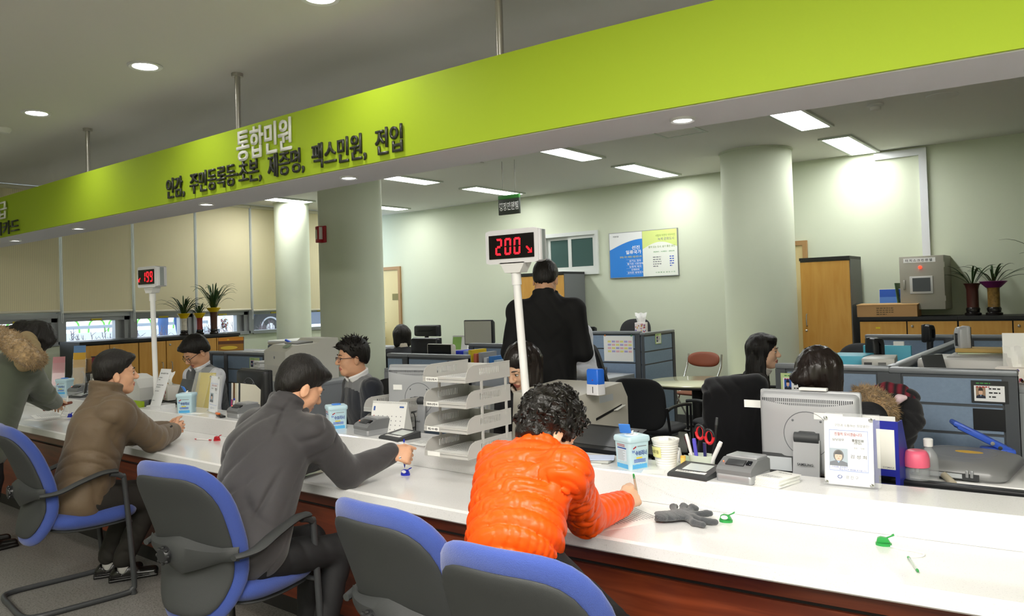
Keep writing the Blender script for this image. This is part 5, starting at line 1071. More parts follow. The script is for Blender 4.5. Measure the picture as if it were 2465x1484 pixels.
t = thing('thermos', 'brushed steel thermos cup behind the far left wipe tub', 'thermos', (-7.72, 3.50, zc)); MB().lathe([(.032, 0), (.034, .01), (.034, .11), (.03, .115)], 24).obj('body', steel, t); MB().lathe([(.033, .113), (.035, .12), (.035, .145), (.03, .15), (0, .15)], 24).obj('lid', steel, t)
t = thing('ribbon_spool', 'dark red spool of ribbon on a black box, far left', 'spool', (-8.2, 3.75, .95)); MB().lathe([(.05, .008), (.05, .15)], 28).obj('ribbon', M('ribbon_red', '9A2438', .5, bump=.4, bs=300, stretch=(.1, .1, 1)), t); MB().lathe([(.058, 0), (.058, .008), (0, .008)], 28).lathe([(0, .15), (.058, .15), (.058, .158), (0, .158)], 28).obj('flange', M('flange_dark', '2A2224', .5, bump=.02), t)
o = MB().box((0, 0, .063), (.36, .26, .126), None, 0, .006).obj('storage_box', black, None, (-8.1, 3.72, zc+.001)); tag(o, 'black box under the dark red ribbon spool', 'box')
o = MB().box((0, 0, .06), (.12, .12, .13), None, 0, .002).obj('cardboard_box', M('cardboard', 'B28B5C', .8, bump=.1, bs=60), None, (-8.36, 3.76, .954)); tag(o, 'small brown cardboard box left of the red ribbon spool', 'box')
t = thing('mesh_file_holder', 'black latticed magazine holder right of the red spool', 'file', (-7.95, 3.62, zc), math.radians(-60)); n = MB(); n.b2((-.05, 0, 0), (.05, .004, .09)); 
n.b2((-.05, 0, 0), (.05, .24, .004)).b2((-.05, .236, 0), (.05, .24, .25)).b2((.046, 0, 0), (.05, .24, .02)).b2((.046, .0, .02), (.05, .02, .14)).b2((.046, .22, .02), (.05, .24, .25)); n.prism([(.046, .02, .13), (.046, .10, .25), (.046, .24, .25), (.046, .24, .235), (.046, .11, .235), (.046, .02, .11)], (.004, 0, 0))
for i in range(7): n.prism([(.047, .02+i*.03, .02), (.047, .03+i*.03, .02), (.047, min(.23, .12+i*.03), .12+.1*(i < 4)), (.047, min(.22, .11+i*.03), .12+.1*(i < 4))], (.002, 0, 0))
n.obj('holder', black, t); MB().b2((-.03, .02, .006), (.03, .22, .22)).obj('blue_papers', M('papers_blue', 'A8C4DC', .6, bump=.05), t)
for i, (x, y, h_, c, l, ry) in enumerate(((-8.05, 3.50, .34, 'DAA828', 'yellow brochure in a clear acrylic stand, far left', .10), (-8.32, 3.42, .30, 'C98A90', 'pink brochure stand behind the leaning woman in green', .14), (-8.28, 3.6, .40, '6E9AD0', 'pale blue brochure at the top of the far left stand', .12))):
    t = thing('brochure_stand', l, 'brochure stand', (x, y, zc), math.radians(52)); n = MB(); n.prism([(-.06, 0, .0), (.06, 0, .0), (.06, ry*h_*1.2, h_*.8), (-.06, ry*h_*1.2, h_*.8)], (0, -.003, 0)); n.b2((-.07, -.03, 0), (.07, .09, .004)); n.obj('acrylic_shell', clear, t); n = MB(); n.prism([(-.055, .006, .02), (.055, .006, .02), (.055, .006+ry*h_*1.3, h_), (-.055, .006+ry*h_*1.3, h_)], (0, .004, 0)); bo = n.obj('brochure', M('brochure_'+c, c, .5, bump=.02), t)
o = MB().box((0, 0, .15), (.22, .005, .30), (.12, 0, 0)).obj('paper_sheet', paper, None, (-7.55, 3.62, zc+.002), (0, 0, -.5)); tag(o, 'white paper propped upright behind the head of the man in brown', 'paper')
t = thing('photo_frame', 'small black framed card behind the head of the man in brown', 'frame', (-7.0, 3.10, ZL), math.radians(-30)); MB().box((0, 0, .06), (.10, .012, .12), (-.15, 0, 0), 0, .002).obj('frame', black, t); MB().box((0, -.0075, .058), (.085, .001, .10), (-.15, 0, 0)).obj('card', M('card_pale', 'D9DDD0', .6, bump=.02), t)
t = thing('white_printer', 'small white desk device beside the lime board, right of the brown collar', 'device', (-5.62, 2.98, ZL), math.radians(10)) if False else thing('label_printer', 'small white curved device by the lime board at the counter gap', 'device', (-6.25, 3.12, .842), math.radians(5)); n = MB(); n.prism([(-.11, 0, 0), (.11, 0, 0), (.11, 0, .10), (.06, 0, .17), (-.04, 0, .20), (-.11, 0, .20)], (0, .16, 0)); n.obj('case', M('device_white', 'DCDCD8', .4, bump=.03), t); MB().b2((.0, -.002, .10), (.012, 0, .15)).obj('slot', dark, t)
o = MB().b2((-6.42, 3.09, .001), (-6.10, 3.32, .84)).obj('pedestal', M('cabinet_grey'), None); tag(o, 'grey pedestal under the small white device at the counter gap', 'cabinet')
# ---------------------------------------------------------------- people
skinm = M('skin_warm', 'D9A583', .5, bump=.12, bs=300, var=.05, vs_=30); skinp = M('skin_pale', 'E4B898', .5, bump=.1, bs=300, var=.04, vs_=30); lipm = M('lip', 'B4685A', .45, bump=.05)
hairm = M('hair_black', '16120F', .42, bump=1, bs=260, stretch=(1, 1, .10), spec=.4); hairc = M('hair_curly_black', '15120F', .32, bump=.7, bs=160, spec=.5); hairb = M('hair_dark_brown', '1F1714', .3, bump=.5, bs=130, stretch=(1, 1, .08), spec=.55)
def person(lbl, org, group=None): return thing('person', lbl, 'person', org, 0, group)
def nrm(a, b): return unit(V(*b)-V(*a))
def tors(S, p, g, arms=True, rib=None, k=.05, hem=None):
    """torso and sleeves; g grows all radii"""
    pel, ch, nk, sL, sR = [V(*p[x]) for x in ('pel', 'chest', 'neck', 'shL', 'shR')]; u = unit(sR-sL); w = p.get('w', 1)
    hm = V(*hem) if hem is not None else pel
    if rib:
        S.ecap(hm, ch, u, (.165+g)*w, (.125+g)*w, (.175+g)*w, (.12+g)*w, k, '+', (rib[0], rib[1], 0)); S.ecap(ch, ch+(nk-ch)*.8, u, (.165+g)*w, (.11+g)*w, (.085+g)*w, (.07+g)*w, k, '+', (rib[0], rib[1], .0))
    else:
        S.ecap(hm, ch, u, (.165+g)*w, (.125+g)*w, (.175+g)*w, (.12+g)*w, k); S.ecap(ch, ch+(nk-ch)*.8, u, (.165+g)*w, (.11+g)*w, (.085+g)*w, (.07+g)*w, k)
    S.cap(sL, sR, (.062+g)*w, None, k)
    if arms:
        for s_ in 'LR':
            if 'el'+s_ not in p: continue
            a, e, r = V(*p['sh'+s_]), V(*p['el'+s_]), V(*p['wr'+s_]); q = (rib[0], rib[1]*.8, .01) if rib else None
            S.cap(a, e, (.056+g)*w, (.045+g)*w, .035, '+', q); S.cap(e, r, (.045+g)*w, (.032+g*.75)*w, .02, '+', (rib[0]*.62, rib[1]*.45, 0) if rib else None)
def collar(S, c, ax, r, h, th=.008, a0=-150, a1=150, fwd=(0, 1, 0), flare=.01, n=30):
    ax = unit(ax); f = unit(np.asarray(fwd, float)-ax*(np.asarray(fwd, float)@ax)); s_ = np.cross(f, ax); c = V(*c)
    for i in range(n):
        a, b = [math.radians(180+a0+(a1-a0)*(i+j)/n) for j in (0, 1)]
        for t0, t1 in ((0, .55), (.55, 1.0)):
            P = [c+(f*math.cos(x)+s_*math.sin(x))*(r+flare*t)+ax*h*t for x in (a, b) for t in (t0, t1)]
            S.cap(P[0], P[1], th, th, .006); S.cap(P[0], P[2], th, th, .006); S.cap(P[1], P[3], th, th, .006); S.cap(P[0], P[3], th, th, .006)
def hair_short(hd, root, org, mat, vol=0, spiky=0, seed=1, line=(-.005, 1.0, .55), fringe=.0, name='hair', h=.0045, curl=0, back=0):
    S = SDF(h); q = hd.s; S.ell(hd.T(0, -.012, .05), V(.081+vol, .099+vol, .089+vol)*q, hd.R, .02); S.ell(hd.T(0, -.05, .0-back*.3), V(.07+vol*.6, .055+vol, .075+back)*q, hd.R, .03)
    if fringe: S.ell(hd.T(.01, .062, .085), V(.06, .045, .03)*q, hd.R, .02)
    z0, sf, sb = line
    def cut(P):
        L = hd.loc(P); y = L[..., 1]; g = np.where(y > .02, z0+(y-.02)*sf, z0+(y-.02)*sb); g = g+.006*np.sin(L[..., 0]*120)+.004*np.sin(L[..., 0]*310+1); return (g-L[..., 2])*.75*q
    lo = hd.c-.2*q; hi = hd.c+.2*q; S.post.append((cut, lo, hi, .012))
    f1 = fur(seed, .0006+curl, 110, None); f2 = fur(seed+1, .0011 if not curl else .0016, 420, None if curl else (1, 1, .35))
    vf = S.solve(lambda P: f1(P)+f2(P)); o = surf(name, vf, mat, root, org)
    rnd = np.random.RandomState(seed)
    if spiky or curl:
        m = MB(); vs = vf[0]; idx = rnd.choice(len(vs), spiky or 420, False)
        for i in idx:
            L = hd.loc(vs[i][None])[0]
            if L[2] < (.05 if spiky else -.03): continue
            d = unit(V(L[0], L[1]+.02, L[2]-.02)); d = unit(d+rnd.randn(3)*.35); tip = L+d*(rnd.uniform(.018, .038) if not curl else .012)
            mid = L+d*.01+rnd.randn(3)*.004
            if curl:
                e1 = unit(np.cross(d, rnd.randn(3))); rr_ = rnd.uniform(.006, .011); a0 = rnd.uniform(0, 6)
                m.tube([hd.T(*(L+d*(.001+rr_*.55*math.sin(a+.3))+e1*rr_*math.cos(a)+np.cross(d, e1)*.006*a/3))-V(*org) for a in [k*.62 for k in range(6)]], [.0012, .003, .0036, .0036, .003, .001], 5); continue
            m.tube([hd.T(*(L-d*.012))-V(*org), hd.T(*mid)-V(*org), hd.T(*tip)-V(*org)], [.006*q, .004*q, .0006], 5)
        if m.v: m.obj('hair_tufts', mat, root)
    return o
def legs(S, p, g, r=1):
    for s_ in 'LR':
        hp, kn, an = V(*p['hip'+s_]), V(*p['kn'+s_]), V(*p['an'+s_]); S.cap(hp, kn, (.082+g)*r, (.06+g)*r, .04); S.cap(kn, an, (.058+g)*r, (.045+g)*r, .02)
def shoe(a, fwd, root, org, m_, k=1):
    a = V(*a); f = unit(V(fwd[0], fwd[1], 0)); S = SDF(.005); s_ = V(f[1], -f[0], 0); z = V(0, 0, 1); a = V(a[0], a[1], 0)
    S.ecap(a-f*.045+z*.03, a+f*.16+z*.026, s_, .034, .03, .044, .025, .02); S.cap(a-f*.02+z*.05, a+f*.05+z*.055, .036, .03, .02); S.cap(a-f*.01+z*.12, a-f*.01+z*.05, .03, .034, .01, '-'); S.box(a+f*.05+z*.009, (.05, .13, .009), np.stack([s_, f, z], 1), .004, .004)
    surf('shoe', S.solve(None, (np.array((-99, -99, .0)), np.array((99, 99, 9)))), m_, root, org)

M('fur_tan', 'A58A64', .95, bump=.5, bs=220, var=.4, vs_=30, sheen=.4)
# 1. man in the brown jacket
org = V(-4.52, 2.02, 0); R_ = person('man in a brown zip jacket seated in profile with clasped hands on the counter', org)
p = dict(pel=(-4.58, 2.0, .50), chest=(-4.58, 2.10, .90), neck=(-4.585, 2.14, 1.07), shL=(-4.76, 2.24, 1.0), shR=(-4.41, 2.12, 1.0), elL=(-4.86, 2.42, .795), elR=(-4.50, 2.37, .80), wrL=(-4.79, 2.60, .80), wrR=(-4.67, 2.58, .80),
         hipL=(-4.67, 2.02, .53), hipR=(-4.48, 2.0, .53), knL=(-4.68, 2.34, .47), knR=(-4.48, 2.34, .47), anL=(-4.76, 2.22, .12), anR=(-4.62, 2.24, .12))
hd = Head((-4.595, 2.205, 1.195), yaw_dir(20, 2), 1.03)
S = SDF(.0042); hd.build(S, p['neck']); tors(S, p, -.02)
hand(S, p['wrR'], nrm((-4.67, 2.58, .80), (-4.72, 2.68, .81)), (-.8, -.4, -.1), (.1, .2, 1), (.75, .75, .8, .85), 1.0, (.5, .7, .2)); hand(S, p['wrL'], nrm((-4.79, 2.60, .80), (-4.75, 2.69, .81)), (.9, .1, -.1), (0, .2, 1), (.6, .65, .7, .75), 1.0, (.6, .8, .3))
surf('body', S.solve(), [skinm, lipm], R_, org, hd.matfn()); hd.extras(R_, org, hairm); hair_short(hd, R_, org, hairm, .006, 0, 11, (.0, 1.05, .42), .01, back=.012)
S = SDF(.006); tors(S, p, .03, hem=(-4.57, 1.98, .52)); collar(S, V(-4.585, 2.135, 1.085), nrm(p['chest'], p['neck']), .074, .06, .009, -150, 150, yaw_dir(15)); S.cap((-4.66, 2.57, .80), (-4.675, 2.59, .802), .041, .041, .006)
w1 = wrinkle(5, .0052, 38, [(.3, .9, .7), (-.6, .7, .6), (.2, -.8, .7)]); brownm = M('brown_twill', '65543F', .6, bump=.7, bs=24, sheen=.1)
surf('jacket', S.solve(w1), brownm, R_, org)
n = MB(); n.cyl(V(-4.55, 2.5, .845)-org, V(-4.565, 2.52, .85)-org, .006, n=10); n.obj('cuff_button', dark, R_)
S = SDF(.008); legs(S, p, .012); surf('trousers', S.solve(wrinkle(3, .006, 45, [(0, 1, .6), (0, .5, 1)])), M('trousers_dark', '26231F', .8, bump=.2, bs=400), R_, org)
S = SDF(.006); [S.cap(V(*p['an'+x])+V(0, 0, .02), V(*p['an'+x])-V(0, 0, .07), .036, .034) for x in 'LR']; surf('socks', S.solve(), M('sock_grey', 'B2B0AC', .9, bump=.4, bs=300), R_, org)
for x in 'LR': shoe(p['an'+x], (.45, .9), R_, org, M('shoe_black', '151413', .25, bump=.05, bs=60))

# 2. man in the dark grey jacket
org = V(-2.76, 1.90, 0); R_ = person('man in a dark grey jacket seen from behind, reaching for a blue pen', org)
p = dict(pel=(-2.85, 1.87, .52), chest=(-2.95, 2.06, .93), neck=(-2.945, 2.15, 1.085), shL=(-3.10, 2.12, 1.01), shR=(-2.77, 2.17, 1.0), elR=PY(836, 1140, 2.36), wrR=PY(940, 1092, 2.60), elL=(-3.14, 2.32, .80), wrL=(-3.17, 2.55, .79),
         hipL=(-2.92, 1.9, .53), hipR=(-2.78, 1.88, .53), knL=(-2.92, 2.26, .50), knR=(-2.72, 2.26, .49), anL=(-2.9, 2.22, .1), anR=(-2.72, 2.14, .1))
hd = Head(PY(722, 932, 2.22), yaw_dir(14, -28), 1.05)
S = SDF(.0042); hd.build(S, p['neck']); tors(S, p, -.02)
hand(S, p['wrR'], V(*PY(990, 1096, 2.655))-V(*p['wrR']), (-.35, .5, -.8), (-.5, .2, .8), (1.15, 1.15, 1.1, 1.05), 1.05, (.45, .75, .45), tcurl=.9); hand(S, p['wrL'], (-.1, .9, -.1), (0, 0, -1), (.9, .1, 0), (.4, .45, .5, .5))
surf('body', S.solve(), [skinm, lipm], R_, org, hd.matfn()); hd.extras(R_, org, hairm); hair_short(hd, R_, org, hairm, .004, 0, 21, (-.008, 1.0, .5), .01)
S = SDF(.006); tors(S, p, .024, hem=(-2.84, 1.87, .58)); ax = nrm((-2.915, 2.10, 1.06), (-2.93, 2.19, 1.15)); collar(S, V(-2.93, 2.13, 1.075), ax, .074, .062, .010, -150, 150, yaw_dir(8)); fd = nrm(p['elR'], p['wrR']); S.cap(V(*p['wrR'])-fd*.02, V(*p['wrR'])-fd*.002, .044, .043, .006)
surf('jacket', S.solve(wrinkle(9, .0085, 30, [(.6, .2, .8), (-.7, .3, .6), (.1, -.7, .7)])), M('charcoal_wool', '383638', .75, bump=.6, bs=20, sheen=.25), R_, org)
MB().lathe([(.006, 0), (.006, .003), (.003, .004), (0, .004)], 14, V(*PY(963, 1103, 2.53))-org, 0, rot=Euler((math.pi/2, 0, math.radians(40))).to_matrix()).obj('cuff_snap', chrome, R_)
S = SDF(.008); legs(S, p, .004); S.ell((-2.84, 1.88, .54), (.15, .15, .1)); surf('trousers', S.solve(wrinkle(13, .006, 42, [(.3, 1, .4), (0, .6, 1)])), M('trousers_black', '18181A', .75, bump=.2, bs=400), R_, org)
for x in 'LR': shoe(p['an'+x], (.1, 1), R_, org, M('shoe_black'))

# 3. woman in the orange puffer
org = V(-1.40, 1.9, 0); R_ = person('woman with short curly black hair in a bright orange puffer jacket, writing', org)
p = dict(pel=PY(1240, 1345, 1.84), chest=PY(1252, 1160, 2.0), neck=PY(1300, 1085, 2.1), shL=PY(1206, 1122, 2.06), shR=PY(1362, 1140, 1.99), elR=PY(1410, 1246, 2.26), wrR=PY(1497, 1213, 2.54), elL=PY(1215, 1200, 2.34), wrL=(-1.68, 2.55, .785), w=.8)
p.update(hipL=p['pel']+Vector((-.08, .02, 0)), hipR=p['pel']+Vector((.08, 0, 0)), knL=(-1.46, 2.2, .48), knR=(-1.25, 2.18, .48), anL=(-1.46, 2.14, .1), anR=(-1.25, 2.12, .1))
hd = Head(PY(1320, 1036, 2.15), yaw_dir(24, -34), .98)
S = SDF(.0042); hd.build(S, p['neck'], True); tors(S, p, -.02)
wd = unit(V(*PY(1530, 1192, 2.62))-V(*p['wrR'])); tp = hand(S, p['wrR'], wd, (-.8, .1, -.6), (-.4, .2, .9), (.55, .75, .9, 1.0), 1.0, (.35, .9, .25), tcurl=.7); hand(S, p['wrL'], (.7, .7, -.1), (0, 0, -1), (.7, -.7, 0), (.2, .25, .3, .3), .92)
surf('body', S.solve(), [skinp, lipm], R_, org, hd.matfn()); hd.extras(R_, org, hairc); hair_short(hd, R_, org, hairc, .014, 0, 31, (-.03, .75, .45), .01, curl=.0055, back=.014, h=.004)
orange = M('orange_puffer', 'F9560E', .40, bump=.4, bs=38, spec=.38)
S = SDF(.0045); tors(S, p, .034, k=.022, hem=V(*p['pel'])+V(0, 0, .05)); ax = nrm(p['chest'], p['neck'])
J = {k_: V(*p[k_]) for k_ in ('pel', 'chest', 'neck', 'shR', 'elR', 'wrR', 'shL', 'elL', 'wrL')}; wk = wrinkle(17, .005, 100, [(1, .3, .2), (-.6, .6, .3), (.4, 1, -.3)])
def puff(P):
    def sg(a, b): d = b-a; L = np.linalg.norm(d); t = ((P-a)@d)/L; q = P-a-np.clip(t, 0, L)[:, None]*(d/L); return t, np.sqrt((q*q).sum(1)), L
    sp = unit(J['neck']-J['pel']); s0 = (P-J['pel'])@sp+.02*np.sin((P@V(1, .3, 0))*9); out = (np.abs(np.sin(np.pi*s0/.057))**.5-.7)*.0125; best = np.full(len(P), 1.0)
    for x in 'RL':
        t1, d1, L1 = sg(J['sh'+x], J['el'+x]); t2, d2, L2 = sg(J['el'+x], J['wr'+x]); u = (d1 < .085) & (t1 > .05); out = np.where(u, (np.abs(np.sin(np.pi*t1/.06))**.5-.7)*.0115, out); w_ = (d2 < .075) & (d2 < d1); out = np.where(w_, (np.abs(np.sin(np.pi*t2/.042))**.6-.65)*.006, out)
    return wk(P)-out
collar(S, V(*p['neck'])-ax*.05, ax+V(0, .3, .2), .062, .06, .012, -155, 155, yaw_dir(14)); fd = nrm(p['elR'], p['wrR']); S.cap(V(*p['wrR'])-fd*.02, V(*p['wrR'])+fd*.005, .040, .038, .006)
surf('puffer_jacket', S.solve(puff), orange, R_, org, relax=1)
S = SDF(.008); legs(S, p, .0, .9); S.ell(V(*p['pel']), (.14, .13, .09)); surf('trousers', S.solve(wrinkle(23, .005, 42)), M('trousers_black'), R_, org)
for x in 'LR': shoe(p['an'+x], (.1, 1), R_, org, M('shoe_black'), .9)
wv = V(*p['wrR']); pt = wv+wd*.085; pen(pt+V(.012, -.035, .085), pt+V(-.012, .045, -.055), M('pen_brown_clear', 'C9B8A0', .2, bump=.02), greenp, 'green tipped pen in the hand of the orange-jacketed woman')
c = []; A, B, C_ = pt+V(.012, -.035, .075), V(-1.30, 2.68, .785), V(-1.115, 2.715, .765)
for i in range(161):
    t_ = i/160; q = A*(1-t_)**2+2*B*t_*(1-t_)+C_*t_*t_; a = t_*2*math.pi*52; c.append(q+V(0, math.sin(a)*.0055, math.cos(a)*.0055))
tag(MB().tube(c, .0007, 5).obj('coiled_tether', M('coil_clear', 'EDEFF0', .2, alpha=.7)), 'clear coiled cord stretched over the glove to the green stand', 'cord')

# 4. woman in the green parka
org = V(-6.08, 2.1, 0); R_ = person('woman in an olive green parka with fur trimmed hood leaning over the far left counter', org)
p = dict(pel=(-6.02, 2.02, .85), chest=(-6.02, 2.16, 1.14), neck=(-6.05, 2.28, 1.29), shL=(-6.2, 2.3, 1.2), shR=(-5.90, 2.22, 1.2), elR=(-6.12, 2.42, .98), wrR=(-6.38, 2.60, .885), elL=(-6.42, 2.45, .98), wrL=(-6.55, 2.62, .86),
         hipL=(-6.1, 2.02, .85), hipR=(-5.93, 2.0, .85), knL=(-6.1, 2.04, .47), knR=(-5.93, 2.02, .47), anL=(-6.1, 2.0, .1), anR=(-5.93, 1.98, .1))
hd = Head((-6.09, 2.36, 1.375), yaw_dir(8, -48), .97)
S = SDF(.005); hd.build(S, p['neck'], True); tors(S, p, -.02); hand(S, p['wrR'], nrm((-6.38, 2.6, .885), (-6.47, 2.66, .87)), (0, 0, -1), (.4, .8, .3), (.4, .45, .5, .5), .95, (.5, .8, .3)); hand(S, p['wrL'], (-.5, .7, -.2), (0, 0, -1), (.7, .5, 0), (.3, .4, .4, .4), .95)
legs(S, p, -.02); surf('body', S.solve(), [skinp, lipm], R_, org, hd.matfn()); hd.extras(R_, org, hairm)
S = SDF(.006); S.ell(hd.T(0, -.012, .045), V(.084, .105, .094), hd.R, .02); S.ell(hd.T(0, .07, .06), V(.078, .035, .055), hd.R, .03); S.cap(hd.T(-.07, -.01, .0), hd.T(-.075, .03, -.1), .024, .016); S.cap(hd.T(.07, -.01, .0), hd.T(.078, .04, -.1), .024, .014); S.ecap(hd.T(0, -.08, .03), hd.T(0, -.1, -.13), hd.R[:, 0], .078, .045, .07, .04, .04); S.ell(PY(52, 790, 2.30), (.075, .06, .055), None, .03); S.ell(PY(28, 800, 2.27), (.07, .06, .05), None, .03); S.cap(hd.T(.05, .06, .02), hd.T(.06, .075, -.10), .035, .02)
surf('hair', S.solve(fur(41, .0025, 240, (1, 1, .4))), hairm, R_, org)
parka = M('olive_parka', '565C4E', .85, bump=.25, bs=500, sheen=.3)
S = SDF(.007); tors(S, p, .03, hem=(-6.0, 1.99, .66)); surf('parka', S.solve(wrinkle(43, .006, 38, [(.2, .4, 1), (.7, .3, .6)])), parka, R_, org)
A_ = lambda x, y, Y: V(*PY(x, y, Y))
S = SDF(.007); S.ecap(A_(60, 805, 2.30), A_(88, 860, 2.27), (1, .3, 0), .055, .05, .05, .05, .04); S.ecap(A_(40, 830, 2.22), A_(70, 868, 2.2), (1, .3, 0), .10, .06, .09, .06, .04); surf('hood', S.solve(wrinkle(44, .008, 60)), M('hood_lining', '9A8764', .85, bump=.3, bs=200), R_, org)
S = SDF(.005); S.chain([A_(-25, 800, 2.34), A_(2, 806, 2.22), A_(25, 822, 2.12), A_(48, 842, 2.08), A_(70, 860, 2.10), A_(86, 868, 2.20), A_(98, 862, 2.32)], [.05, .055, .06, .06, .055, .05, .035], .03); vf = S.solve(fur(45, .003, 420)); surf('fur_trim', vf, M('fur_tan'), R_, org); strands('fur_hairs', vf, 5000, .024, M('fur_tan'), R_, org, 3)
S = SDF(.009); legs(S, p, .005); surf('trousers', S.solve(), M('trousers_black'), R_, org)
for x in 'LR': shoe(p['an'+x], (0, 1), R_, org, M('shoe_black'), .9)
o = MB().box((0, 0, .012), (.19, .10, .022), None, 0, .008).obj('wallet', M('wallet_brown', '7E3B22', .4, bump=.15, bs=300), None, (-6.52, 2.68, ZC+.095), (0, -.25, math.radians(30))); tag(o, 'brown leather wallet in the hand of the woman in green', 'wallet')

# ---- staff
def staff(lbl, org, hc, hyaw, hpitch, sc, body_yaw, top, inner, fem=False, hair='short', neck_drop=.13, arms=None, w=.95, seed=50, sk=None, hmat=None, lower=.55, spread=.17, lean=.06, vest=None, bangs=True):
    """seated clerk seen above the counter; pose built from the head"""
    hc = V(*hc); f = yaw_dir(body_yaw); r = V(f[1], -f[0], 0); z = V(0, 0, 1); hf = yaw_dir(hyaw, hpitch); R_ = person(lbl, org); org = V(*org)
    nk = hc-z*neck_drop-f*lean*.7; ch = nk-z*.17-f*lean*.6; pel = nk-z*.56-f*lean*1.6
    p = dict(pel=pel, chest=ch, neck=nk, shL=nk-r*spread-z*.065-f*.02, shR=nk+r*spread-z*.065-f*.02, w=w)
    for s_, sg in (('L', -1), ('R', 1)):
        sh = V(*p['sh'+s_]); p['el'+s_] = sh-z*.27+r*sg*.05+f*.06; p['wr'+s_] = V(*p['el'+s_])+f*.22-r*sg*.09+z*.02
    if arms: p.update(arms)
    hd = Head(hc, hf, sc); S = SDF(.005); hd.build(S, nk, fem); tors(S, p, -.02)
    for s_, sg in (('L', 1), ('R', -1)): hand(S, p['wr'+s_], nrm(p['el'+s_], p['wr'+s_]), -z, r*sg, (.3, .35, .4, .4), .95)
    surf('body', S.solve(), [sk or skinm, lipm], R_, org, hd.matfn()); hm = hmat or hairm; hd.extras(R_, org, hm)
    if hair == 'short': hair_short(hd, R_, org, hm, .006, 0, seed, (.0, 1.0, .45), .012)
    elif hair == 'spiky': hair_short(hd, R_, org, hm, .005, 150, seed, (.008, 1.0, .5), .01)
    elif hair == 'back': hair_short(hd, R_, org, hm, .003, 0, seed, (-.008, 1.0, .5), 0)
    else:
        L, wd = hair; S = SDF(.0055); S.ell(hd.T(0, -.014, .046), V(.084, .103, .092)*sc, hd.R, .02)
        for sx in (-1, 1): S.ecap(hd.T(sx*.064, -.022, .03), hd.T(sx*(.066 if L < .25 else .105), -.03, .03)+V(0, 0, -L*.85), hd.R[:, 1], .05*sc, .026*sc, .045*sc, .018*sc, .03)
        S.ecap(hd.T(0, -.05, .03), hd.T(0, -.06 if L < .25 else -.115, .03)-z*L, hd.R[:, 0], .085*sc*wd, .06*sc, .075*sc*wd, .036*sc, .04)
        if bangs: S.ell(hd.T(.02, .055, .088), V(.062, .04, .03)*sc, hd.R, .02)
        def cut(P):
            q = hd.loc(P); return np.where(q[..., 1] > .03, .062-np.abs(q[..., 0])*(.35)-q[..., 2], -.2)*.8
        S.post.append((cut, hd.c-.2, hd.c+.2, .012)) if False else None
        S.ell(hd.T(0, .095, -.05), V(.066, .082, .098)*sc, hd.R, .010, '-')
        fr = fur(seed, .0022, 190, (1, 1, .15)); surf('hair', S.solve(lambda P: fr(P)+.0012*np.sin(P@np.array([500, 430, 30.]))), hm, R_, org)
    nm, mt, g = top; S = SDF(.007); tors(S, p, g, arms=True); wk = wrinkle(seed+1, .005, 45)
    if nm == 'vest':
        surf('shirt', S.solve(wk), inner, R_, org); S = SDF(.007); p2 = dict(p); mid = (p['shL']+p['shR'])/2; p2['shL'], p2['shR'] = mid+(p['shL']-mid)*.62, mid+(p['shR']-mid)*.62; tors(S, p2, g+.016, arms=False, k=.03); surf('vest', S.solve(wrinkle(seed+2, .003, 40)), mt, R_, org)
    else:
        surf(nm, S.solve(wk), mt, R_, org, matfn=vest)
    S = SDF(.005); collar(S, nk-z*.012+f*.005, nrm(ch, nk)+f*.2, .062*sc, .042, .0065, -150, 150, f, .014); surf('collar', S.solve(), inner, R_, org)
    return R_, hd, p
shirtw = M('shirt_white', 'E4E6EE', .75, bump=.15, bs=400); vestm = M('vest_charcoal', '4C5054', .9, bump=.5, bs=500, sheen=.3)
q = PY(473, 848, 3.40); R1, hd, p = staff('clerk in glasses, white shirt and grey vest reading with head bowed', (q.x, 3.5, 0), q, 186, -34, 1.02, 178, ('vest', vestm, .004), shirtw, seed=51); hd.glasses(R1, (q.x, 3.5, 0), M('glasses_black', '1B1B1E', .3, metal=.3, bump=.02))
navy = M('sweater_navy', '20242E', .9, bump=.5, bs=450, sheen=.3); swg = M('sweater_grey', '7C7D80', .9, bump=.5, bs=450, sheen=.3)
q = PY(849, 862, 3.46); z0 = q.z
def band(C): return ((C[:, 2] > z0-.225+.03*np.sin(C[:, 0]*9)) & (C[:, 2] < z0-.0) & (np.abs(C[:, 0]-q.x) < .13)).astype(int)
R2, hd, p = staff('clerk with spiky hair, glasses and a grey and navy sweater in profile', (q.x, 3.6, 0), q, 207, -2, 1.0, 200, ('sweater', [navy, swg], .008), M('collar_white', 'F2F2F2', .7, bump=.1), hair='spiky', seed=61, vest=band); hd.glasses(R2, (q.x, 3.6, 0), M('glasses_brown', '4A1F18', .3, bump=.02), .024, .015)
q = PY(1258, 884, 3.58); staff('clerk with a straight dark bob looking down behind the white display pole', (q.x, 3.6, 0), q, 190, -26, 1.06, 180, ('cardigan', M('cardigan_black', '1A1A1E', .85, bump=.3, bs=400), .008), M('lace_cream', 'D9CDBD', .9, bump=.8, bs=200), True, (.21, 1.12), seed=71, sk=skinp, hmat=hairb, bangs=False)
q = PY(966, 812, 6.4); staff('distant clerk with black hair seen from behind near the cream door', (q.x, 6.4, 0), q, 300, -8, 1.08, 300, ('jacket', M('jacket_black', '1B1C20', .8, bump=.2, bs=300), .01), M('lace_cream'), True, (.13, 1.0), seed=81, sk=skinp)
q = PY(1838, 848, 5.45); staff('woman with long straight black hair in profile by the right column', (q.x, 5.45, 0), q, 78, 0, 1.0, 60, ('cardigan', M('cardigan_dark', '2A2522', .85, bump=.3, bs=400), .0), M('knit_cream', 'D8D0C4', .95, bump=.6, bs=200), True, (.34, 1.05), seed=91, sk=skinp)
